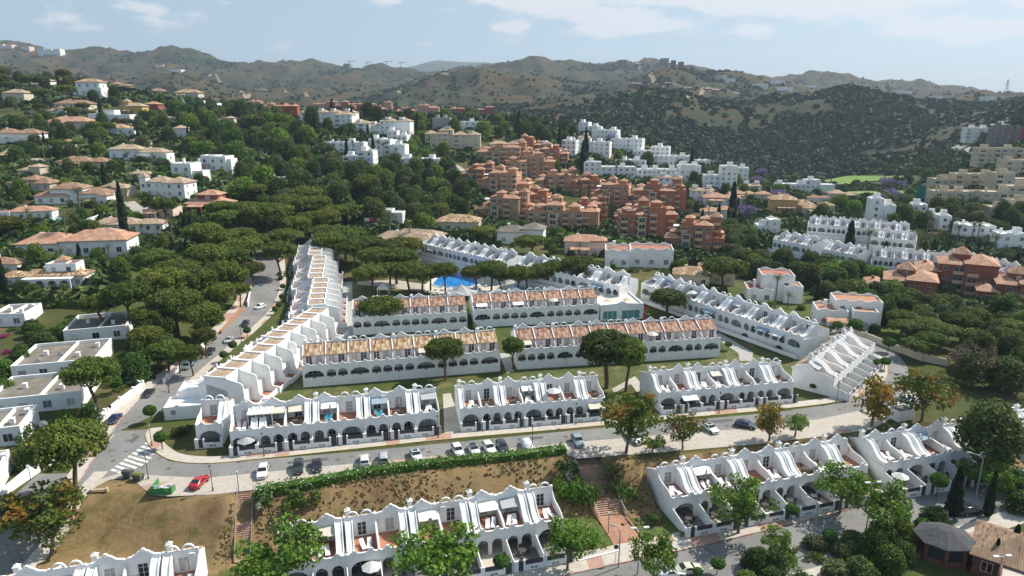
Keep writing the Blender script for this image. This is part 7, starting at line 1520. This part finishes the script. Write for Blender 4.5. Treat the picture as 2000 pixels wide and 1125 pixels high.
# ---------------------------------------------------------------- brick stairs with landings and railings
def stairs(name, label, top_l, top_r, bot_l, bot_r, flights, n_per, railing=True):
    """corners are world points; flights alternate steps and landings"""
    e = empty(name, label, 'stairs', top_l); m = MB(); tot = n_per * flights; segs = []; H0, H1 = top_l.z, bot_l.z; t = 0; land = .085 * 4 / flights; fl = (1 - land * (flights - 0)) / flights
    riser = (H0 - H1) / tot; z = H0; ri = MB()
    def quad(t0, t1, z0):
        a, b, c, d = top_l.lerp(bot_l, t0), top_r.lerp(bot_r, t0), top_r.lerp(bot_r, t1), top_l.lerp(bot_l, t1); o = top_l
        vs = [(q.x - o.x, q.y - o.y, zz - o.z) for zz in (z0 - 1.2, z0) for q in (d, c, b, a)]; m.add(vs, [(4, 5, 6, 7), (0, 1, 5, 4), (1, 2, 6, 5), (2, 3, 7, 6), (3, 0, 4, 7)])
        lv = [(q.x - o.x, q.y - o.y, zz - o.z) for zz in (z0 - .05, z0 + .012) for q in (d.lerp(a, -.01), c.lerp(b, -.01), c.lerp(b, min(.28, .12 / max(.05, (t1 - t0) * (bot_l - top_l).length))), d.lerp(a, min(.28, .12 / max(.05, (t1 - t0) * (bot_l - top_l).length))))]; ri.add(lv, [(4, 5, 6, 7), (0, 1, 5, 4)])
    for f in range(flights):
        for k in range(n_per): z -= riser; quad(t, t + fl / n_per, z); t += fl / n_per
        quad(t, t + land, z); t += land
    link('steps', m.mesh('stair_steps', redstep), e); link('nosing', ri.mesh('step_nosing', mat('pale step nosing', (.52, .40, .30), .9)), e)
    for (a, b) in ((top_l, bot_l), (top_r, bot_r)):
        rm = MB(); n = 12; pts = [a.lerp(b, i / n) - top_l + Vector((0, 0, .95)) for i in range(n + 1)]; rm.tube(pts, .035, n=6); rm.tube([p - Vector((0, 0, .45)) for p in pts], .02, n=5)
        for p in pts: rm.tube([p - Vector((0, 0, 1.6)), p], .025, n=5)
        link('railing', rm.mesh('stair_railing', metal), e)
    cm = MB()
    for (a, b) in ((top_l, bot_l), (top_r, bot_r)):
        s = (top_l - top_r).normalized() * (.14 if a is top_l else -.14); vs = [q - top_l for q in (a, b, b + s, a + s)]; vs2 = [v + Vector((0, 0, .12)) for v in vs] + [v - Vector((0, 0, 1.3)) for v in vs]; cm.add(vs2, [(0, 1, 2, 3), (0, 4, 5, 1), (2, 6, 7, 3), (1, 5, 6, 2), (3, 2, 1, 0)])
    link('side_kerb', cm.mesh('stair_kerb', redstep), e)
stairs('brick_stairs', 'wide brick staircase with landings between the two lower terraces', *S1, 4, 7)
sheet('path', [P(u, v, LOW) for u, v in [(1172, 1020), (1224, 1012), (1264, 1060), (1207, 1078)]], redstep, .06, LOW)
stairs('brick_stairs', 'narrow brick staircase going down left of the hedge', *S2, 2, 13)
def wall_run(pts, h, label, m=white, th=.25, name='garden_wall', posts=False, z=None):
    line = [Vector(p) for p in pts]; e = empty(name, label, 'wall', line[0]); mb = MB()
    for a, b in zip(line[:-1], line[1:]):
        t = (b - a); t.z = 0; t.normalize(); nx = Vector((-t.y, t.x, 0)) * th / 2; o = line[0]; q = [a - nx, b - nx, b + nx, a + nx]; mb.add([(p.x - o.x, p.y - o.y, p.z - o.z - .8) for p in q] + [(p.x - o.x, p.y - o.y, p.z - o.z + h) for p in q], [(4, 5, 6, 7), (0, 1, 5, 4), (1, 2, 6, 5), (2, 3, 7, 6), (3, 0, 4, 7)])
    link('wall', mb.mesh('wall_run', m), e)
    if posts:
        for p in line: q = p - line[0]; link('post', MB().box(q.x - .22, q.x + .22, q.y - .22, q.y + .22, q.z - .8, q.z + h + .35).mesh('wall_post', m), e)
wall_run([P(170, 850), P(195, 830), P(207, 820), P(236, 796), P(262, 776), P(281, 763)], 1.9, 'long white garden wall rising beside the left street', posts=True); wall_run([P(281, 763), P(262, 752), P(240, 752)], 1.7, 'white return wall behind the walled lawn')
wall_run([P(320, 752), P(345, 728), P(352, 724)], 1.3, 'short white wall between two driveways'); wall_run([P(392, 690), P(402, 676), P(405, 660)], 1.6, 'white wall at the pine trunks on the left street', posts=True); wall_run([P(432, 655), P(452, 632), P(478, 606)], 1.4, 'reddish timber fence panel along the left street', mat('reddish timber fence', (.36, .20, .12), .8)); wall_run([P(484, 600), P(492, 560), P(497, 530)], 1.5, 'white wall on the outer side of the upper left street', posts=True)
wall_run([P(0, 985, -.5), P(60, 935), P(110, 900), P(150, 868)], 2.0, 'white wall running down to the lower left corner', posts=True); wall_run([G(65, 490), G(105, 465), G(130, 455), G(215, 422)], 2.2, 'bright white boundary wall of the pool villa', posts=True)
wall_run([P(1640, 648), P(1690, 662), P(1760, 690), P(1800, 705), P(1850, 715)], 1.6, 'cream garden wall across the street from the curved terrace', cream, posts=True); wall_run([P(405, 1060, LOW), P(460, 1052, LOW)], 1.6, 'low white wall at the foot of the left stairs'); wall_run([P(1233, 925, -3.2), P(1258, 960, LOW)], 1.6, 'curved white garden wall by the low palm'); wall_run([P(500, 1052, LOW), P(545, 1048, LOW)], 1.5, 'short white wall at the left end of the lower terrace')
wall_run([P(1208, 1077, LOW), P(1130, 1097, LOW)], .25, 'low kerb wall along the lower lawn'); wall_run([P(1222, 1012, LOW), P(1266, 1062, LOW)], .25, 'low brick edging beside the brick path', redstep)
wall_run([G(1440, 465), G(1520, 500), G(1600, 520), G(1690, 520), G(1705, 512)], 1.6, 'long white retaining wall above the green ravine', posts=False)
# ================================================================ pools and their furniture
water = mat('pool water', (.01, .20, .55), .08, spec=.5, noise=(.8, .12), coord='World'); teal = mat('garden pool water', (.08, .38, .38), .08, noise=(.8, .1)); deck = mat('pale pool deck', (.56, .52, .46), .9, noise=(.6, .06), coord='World')
def pool(name, label, poly, m, z, edge=.5, group=None):
    c = sum((Vector((p.x, p.y, 0)) for p in poly), Vector()) / len(poly); e = empty(name, label, 'swimming pool', (c.x, c.y, z), 0, group); L_ = [(p.x - c.x, p.y - c.y) for p in poly]; out = [((1 + edge / max(1, math.hypot(x, y))) * x, (1 + edge / max(1, math.hypot(x, y))) * y) for x, y in L_]
    link('water', MB().prism(L_, .02, .10).mesh('pool_water', m), e); n = len(L_); rim_ = MB(); vs = [(*p, .16) for p in L_] + [(*p, .16) for p in out] + [(*p, -.3) for p in out] + [(*p, .03) for p in L_]
    rim_.add(vs, [(i, (i + 1) % n, (i + 1) % n + n, i + n)[::-1] for i in range(n)] + [(i + n, (i + 1) % n + n, (i + 1) % n + 2 * n, i + 2 * n)[::-1] for i in range(n)] + [(i + 3 * n, (i + 1) % n + 3 * n, (i + 1) % n, i)[::-1] for i in range(n)]); link('coping', rim_.mesh('pool_coping', deck), e)
sheet('pool_terrace', PP([(830, 556), (862, 530), (930, 528), (1000, 545), (1130, 552), (1130, 580), (1000, 584), (880, 576), (830, 572)]), deck, .06, 0)
pool('swimming_pool', 'large deep blue angular swimming pool between the pines', PP([(845, 556), (862, 536), (915, 535), (936, 556), (910, 562), (860, 562)]), water, .1); pool('swimming_pool', 'smaller light blue pool right of the main pool', PP([(990, 562), (1005, 557), (1052, 560), (1068, 568), (1040, 573), (995, 569)]), mat('light pool water', (.04, .28, .52), .08), .1)
g = G(92, 582); pool('garden_pool', 'small garden pool in front of the arched white villa', [g + Vector(q) for q in ((-3, -3, 0), (6, -3, 0), (6, 3, 0), (-3, 3, 0))], teal, g.z + .3); g = G(118, 432); pool('garden_pool', 'turquoise pool beside the white columned villa', [g + Vector(q) for q in ((-4, -5, 0), (5, -5, 0), (5, 4, 0), (-4, 4, 0))], teal, g.z + .8); g = G(1758, 628); pool('garden_pool', 'turquoise pool glimpsed between the right-hand pines', [g + Vector(q) for q in ((-3, -4, 0), (3, -4, 0), (3, 4, 0), (-3, 4, 0))], teal, .2 + g.z)
def parasol_specs(m, r=1.35, closed=False):
    top = [(r, 2.1), (r * .5, 2.45), (.03, 2.75)] if not closed else [(.08, 1.2), (.16, 1.6), (.12, 2.3), (.03, 2.7)]
    return [('pole', MB().tube([(0, 0, 0), (0, 0, 2.3)], .03, n=6).mesh('parasol_pole', metal), (0, 0, 0), []), ('canopy', MB().lathe(top, n=8).mesh('parasol_canopy', m), (0, 0, 0), []), ('base', MB().lathe([(.25, 0), (.22, .1), (.05, .12)], n=8).mesh('parasol_base', greyfl), (0, 0, 0), [])]
cloth = mat('off-white canvas', (.62, .60, .57), .8); pinkc = mat('dusty closed canvas', (.42, .33, .33), .8); greyc = mat('grey canvas', (.36, .36, .36), .8)
PS = {'open': parasol_specs(cloth), 'grey': parasol_specs(greyc, 1.5), 'closed': parasol_specs(pinkc, closed=True), 'white': parasol_specs(cloth, closed=True)}
def parasol(pos, kind, label, group=None): e = empty('parasol', label, 'parasol', pos, 0, group); inst(PS[kind], e)
lw = mat('white lounger plastic', (.70, .70, .70), .5); lb = mat('turquoise lounger fabric', (.03, .26, .32), .7); ld = mat('dark rattan', (.07, .065, .06), .8)
def lounger_specs(m):
    return [('frame', MB().box(-.32, .32, -.95, .95, .26, .33).mesh('lounger_frame', lw), (0, 0, 0), []), ('backrest', MB().side([(.3, .35), (.95, .75), (.95, .81), (.3, .41)], -.3, .3).mesh('lounger_back', m), (0, 0, 0), []), ('seat', MB().box(-.3, .3, -.93, .32, .335, .38).mesh('lounger_seat', m), (0, 0, 0), [])] + [('leg', MB().box(x - .03, x + .03, y - .03, y + .03, 0, .26).mesh('lounger_leg', lw), (0, 0, 0), []) for x in (-.27, .27) for y in (-.8, .8)]
LS = {'white': lounger_specs(lw), 'blue': lounger_specs(lb)}
def lounger(pos, rz, kind, label, group): e = empty('sun_lounger', label, 'sun lounger', pos, rz, group); inst(LS[kind], e)
TS = [('top', MB().lathe([(.55, .70), (.55, .74)], n=14).mesh('table_top', ld), (0, 0, 0), []), ('stem', MB().lathe([(.3, 0), (.06, .06), (.06, .7)], n=8).mesh('table_stem', ld), (0, 0, 0), [])]
CS = [('seat', MB().box(-.24, .24, -.24, .24, .40, .46).mesh('chair_seat', ld), (0, 0, 0), []), ('backrest', MB().box(-.24, .24, .2, .25, .46, .95).mesh('chair_back', ld), (0, 0, 0), [])] + [('leg', MB().box(x - .025, x + .025, y - .025, y + .025, 0, .4).mesh('chair_leg', ld), (0, 0, 0), []) for x in (-.2, .2) for y in (-.2, .2)]
def local(e, x, y, z): c, s = math.cos(e.rotation_euler.z), math.sin(e.rotation_euler.z); x *= e.scale.x; return Vector((e.location.x + c * x - s * y, e.location.y + s * x + c * y, e.location.z + z))
rng = random.Random(21)
for (e, ph, i, k, sd) in HOUSES:
    if 'arcaded' in ph or 'right-hand' in ph or 'lower row' in ph or 'upper row' in ph or 'row' in ph: continue
    lowt = 'lower' in ph; q = rng.random(); xo = 1.6 if sd == 'R' else W - 1.6; rz = e.rotation_euler.z; nm = f'{ordn(i)} house of the {ph}'
    if q < (.62 if lowt else .38):
        bl = 'blue' if rng.random() < .05 else 'white'
        for s_ in (-.42, .42): lounger(local(e, xo + s_, 2.2, 3.0), rz + rng.uniform(-.4, .4), bl, f'{"turquoise" if bl == "blue" else "white"} sun lounger, {nm}', f'sun loungers, {nm}')
    elif q < .72:
        t = empty('round_table', f'dark terrace table, {nm}', 'table', local(e, xo, 2.0, 3.0), rz); inst(TS, t)
        for a in (0, 2.1, 4.2): c = empty('garden_chair', f'dark terrace chair, {nm}', 'chair', local(e, xo + .85 * math.sin(a), 2.0 + .85 * math.cos(a), 3.0), rz - a, f'terrace chairs, {nm}'); inst(CS, c)
    if rng.random() < .22: parasol(local(e, xo + .3, 3.2, 3.0), 'closed', f'folded parasol, {nm}')
    if lowt and rng.random() < .7:
        t = empty('round_table', f'dark patio table, {nm}', 'table', local(e, 2.2, -1.2, .03), rz); inst(TS, t)
        for a in (0, 1.57, 3.14, 4.71): c = empty('garden_chair', f'dark patio chair, {nm}', 'chair', local(e, 2.2 + .85 * math.sin(a), -1.2 + .85 * math.cos(a), .03), rz - a, f'patio chairs, {nm}'); inst(CS, c)
def at_house(ph, i):
    return [h[0] for h in HOUSES if h[1] == ph and h[2] == i][0]
for ph, i, x, y, z, k, lab in [('lower terrace left of the brick steps', 2, 3.2, -1.0, .03, 'open', 'pale parasol open over a patio of the lower left terrace'), ('middle front terrace facing the upper street', 4, 2.4, 1.6, 3, 'open', 'white parasol open on a terrace of the middle front row'), ('front terrace above the left parked cars', 0, 2.6, -.7, .03, 'grey', 'grey parasol open on the leftmost front patio'), ('short lower terrace left of the large dark pine', 0, 1.6, -1.8, .03, 'open', 'pale parasol on the patio of the short lower terrace'), ('long arcaded terrace behind the big twin pines', 7, 1.2, 1.2, 2.95, 'open', 'white parasol on the long arcaded terrace'), ('arcaded terrace left of the flat white clubhouse', 4, 2.0, 1.2, 2.95, 'open', 'white parasol on the terrace left of the clubhouse'), ('long slanting terrace on the right of the estate', 4, 1.8, 1.8, 3, 'open', 'white parasol on the long slanting terrace')]: parasol(local(at_house(ph, i), x, y, z), k, lab)
for i, (u, v) in enumerate([(860, 566), (872, 567), (888, 568), (905, 567), (918, 566), (930, 564), (942, 560), (985, 574), (1010, 577), (1060, 576)]):
    parasol(P(u, v, .07), 'white', f'{ordn(i)} folded white parasol from the left beside the pools')
    for s_ in (-1.2, 1.2): lounger(P(u, v, .07) + Vector((s_, .3, 0)), rng.uniform(-.3, .3), 'white', f'white poolside lounger next to the {ordn(i)} poolside parasol', f'loungers by the {ordn(i)} poolside parasol')
def gazebo():
    e = empty('gazebo', 'white four-post gazebo tent on the lawn before the pool', 'gazebo', P(750, 577), 0)
    for x in (-1.6, 1.6):
        for y in (-1.6, 1.6): link('post', MB().box(x - .07, x + .07, y - .07, y + .07, 0, 2.3).mesh('gazebo_post', framem), e)
    m = MB().add([(-1.8, -1.8, 2.2), (1.8, -1.8, 2.2), (1.8, 1.8, 2.2), (-1.8, 1.8, 2.2), (-1.8, -1.8, 2.6), (1.8, -1.8, 2.6), (1.8, 1.8, 2.6), (-1.8, 1.8, 2.6), (0, 0, 4.0)], [(0, 1, 5, 4), (1, 2, 6, 5), (2, 3, 7, 6), (3, 0, 4, 7), (4, 5, 8), (5, 6, 8), (6, 7, 8), (7, 4, 8)]); link('canopy', m.mesh('gazebo_canopy', cloth), e)
gazebo()
def tent(u, v, r, h, label, m, name='shade_tent'):
    e = empty(name, label, 'tent', P(u, v)); link('canopy', MB().lathe([(r, h * .45), (r * .55, h * .62), (.1, h)], n=6).mesh('tent_canopy', m), e)
    for k in range(6): a = 2 * math.pi * k / 6; link('post', MB().tube([(r * .96 * math.cos(a), r * .96 * math.sin(a), 0), (r * .96 * math.cos(a), r * .96 * math.sin(a), h * .46)], .06, n=6).mesh('tent_post', framem), e)
tent(902, 582, 5.0, 4.2, 'grey hexagonal shade tent by the near side of the pool', greyc)
def playhouse():
    e = empty('play_tower', 'small red and blue play tower beside the clubhouse', 'playground toy', P(1256, 620), 0); rd = mat('red play roof', (.45, .05, .03), .5)
    for x in (-.8, .8):
        for y in (-.8, .8): link('post', MB().box(x - .06, x + .06, y - .06, y + .06, 0, 2.4).mesh('play_post', mat('blue play post', (.05, .12, .35), .5)), e)
    link('roof', MB().side([(-1.1, 2.3), (1.1, 2.3), (0, 3.1)], -1.1, 1.1).mesh('play_roof', rd), e); link('platform', MB().box(-.8, .8, -.8, .8, 1.1, 1.2).mesh('play_deck', ochre), e); link('slide', MB().side([(-2.6, .1), (-.8, 1.2), (-.8, 1.3), (-2.6, .2)], -.35, .35).mesh('play_slide', rd), e)
playhouse()
# cranes, pylon, mast, flags, netting, solar panels, dishes
def crane(u, v, h, label, m, Y=None):
    g = G(u, v)
    while g.y > 3300: v += 1; g = G(u, v)
    e = empty('tower_crane', label, 'crane', g, R(10)); link('mast', MB().box(-1, 1, -1, 1, -5, h).mesh('crane_mast', m), e); link('jib', MB().box(-h * .35, h * .9, -.7, .7, h - 2, h).mesh('crane_jib', m), e); link('cab', MB().box(-1.5, 1.5, -1.6, 1.6, h - 6, h - 2.5).mesh('crane_cab', m), e)
cm_ = mat('pale crane steel', (.35, .36, .37), .6)
for u, h, lab in [(683, 26, 'leftmost thin tower crane on the central skyline'), (717, 22, 'second thin tower crane on the central skyline'), (755, 24, 'third thin tower crane on the central skyline'), (782, 20, 'rightmost thin tower crane on the central skyline')]: crane(u, 133, h, lab, cm_)
e = empty('tower_crane', 'red crane mast at the building site on the right edge', 'crane', G(1996, 275)); link('mast', MB().box(-.7, .7, -.7, .7, 0, 30).mesh('red_mast', mat('red crane steel', (.35, .03, .04), .6)), e)
def pylon(u, v, h, label):
    g = G(u, v)
    while g.y > 3300: v += 1; g = G(u, v)
    e = empty('pylon', label, 'pylon', g); m = MB(); w = h * .09
    for x in (-w, w):
        for y in (-w, w): m.tube([(x, y, -1), (x * .15, y * .15, h)], h * .008, n=4)
    for k in range(6): z = h * k / 6; q = w * (1 - .85 * k / 6); m.tube([(-q, -q, z), (q, -q, z + h / 6)], h * .005, n=4).tube([(q, -q, z), (-q, -q, z + h / 6)], h * .005, n=4)
    link('tower', m.mesh('pylon_tower', metal), e); link('crossarm', MB().box(-h * .14, h * .14, -h * .01, h * .01, h * .78, h * .79).box(-h * .1, h * .1, -h * .01, h * .01, h * .9, h * .91).mesh('pylon_arm', metal), e)
pylon(1962, 196, 34, 'lattice pylon on the right horizon'); pylon(214, 155, 18, 'lattice mast behind the left hilltop pines'); pylon(1762, 400, 14, 'thin lattice pylon beside the green netting'); pylon(1468, 342, 12, 'thin pylon at the golf course')
def netting():
    a, b = G(1786, 395), G(1880, 400); e = empty('green_netting', 'tall green safety netting above the right-hand trees', 'netting', a); n = 14; m = MB(); vs = []
    for i in range(n + 1): p = a.lerp(b, i / n) - a; vs += [(p.x, p.y, p.z - 1), (p.x, p.y, p.z + (9 - 5 * i / n + .8 * math.sin(i)))]
    vs += [(x, y + .12, z) for x, y, z in vs]; k = 2 * (n + 1); m.add(vs, [(2 * i, 2 * i + 2, 2 * i + 3, 2 * i + 1) for i in range(n)] + [(2 * i + 1 + k, 2 * i + 3 + k, 2 * i + 2 + k, 2 * i + k) for i in range(n)]); link('net', m.mesh('net', mat('green netting', (.02, .17, .13), .8)), e)
    for i in range(0, n + 1, 3): p = a.lerp(b, i / n) - a; link('pole', MB().tube([(p.x, p.y - .1, p.z - 1), (p.x, p.y - .1, p.z + 9.3 - 5 * i / n)], .08, n=5).mesh('net_pole', metal), e)
netting()
panel = mat('solar panel', (.02, .025, .045), .15, spec=.6)
def solar(u, v, w, d, label, dz=4.6, n=2, rz=0):
    g = G(u, v); e = empty('solar_panel', label, 'solar panel', (g.x, g.y, g.z + dz), rz)
    for k in range(n): link('panel', MB().side([(k * d * 1.3, k * .55), (k * d * 1.3 + d, k * .55 + .5), (k * d * 1.3 + d, k * .55 + .58), (k * d * 1.3, k * .55 + .08)], -w / 2, w / 2).mesh('panel', panel), e)
    link('rack', MB().box(-w / 2, w / 2, .2, .3, -.8, .1).mesh('panel_rack', metal), e)
solar(308, 428, 7, 1.6, 'two rows of dark solar panels on the flat pale villa', 4.4); solar(368, 402, 6, 1.6, 'tilted solar array beside the arched-window villa', 1.5)
def dish(u, v, r, z, label): e = empty('satellite_dish', label, 'satellite dish', P(u, v, z), R(20)); n = 14; m = MB(); vs = [(0, 0, 1.0)]; vs += [(r * math.cos(2 * math.pi * k / n), -.22, 1.0 + r * math.sin(2 * math.pi * k / n)) for k in range(n)]; m.add(vs, [(0, 1 + k, 1 + (k + 1) % n) for k in range(n)] + [(0, 1 + (k + 1) % n, 1 + k) for k in range(n)]); link('bowl', m.mesh('dish_bowl', lw), e); link('mount', MB().tube([(0, .05, 0), (0, .02, 1.0)], .05, n=6).mesh('dish_mount', metal), e)
dish(121, 700, .7, 3.0, 'white satellite dish on the dark bungalow roof'); dish(87, 838, .7, 3.2, 'white satellite dish beside the big chimney at the left'); dish(77, 712, .55, 3.0, 'smaller satellite dish left of the other roof dish')
for i, (x, c) in enumerate([(713, (.6, .6, .62)), (720, (.5, .05, .05)), (728, (.03, .06, .3)), (735, (.5, .35, .03))]):
    g = G(x, 452); e = empty('flagpole', ['white flag on a pole at the hall', 'red flag on a pole at the hall', 'blue flag on a pole at the hall', 'yellow flag on a pole at the hall'][i], 'flag', g); link('pole', MB().tube([(0, 0, 0), (0, 0, 6)], .06, n=6).mesh('flag_pole', metal), e); link('flag', MB().side([(0, 4.4), (.05, 4.4), (.05, 5.9), (0, 5.9)], .05, 2.0).mesh('flag', mat(f'flag cloth {i}', c, .8)), e)

# labels of trees that share their look: told apart by distance
from collections import defaultdict
_by = defaultdict(list)
for t in TREES: _by[(t.get('label'), t.get('group'))].append(t)
for (lab, grp), ts in _by.items():
    if len(ts) > 1:
        for k, t in enumerate(sorted(ts, key=lambda o: o.location.y)): t['label'] = (f'{ordn(k)} nearest {lab}' if k else f'nearest {lab}') if len(lab.split()) < 15 else lab
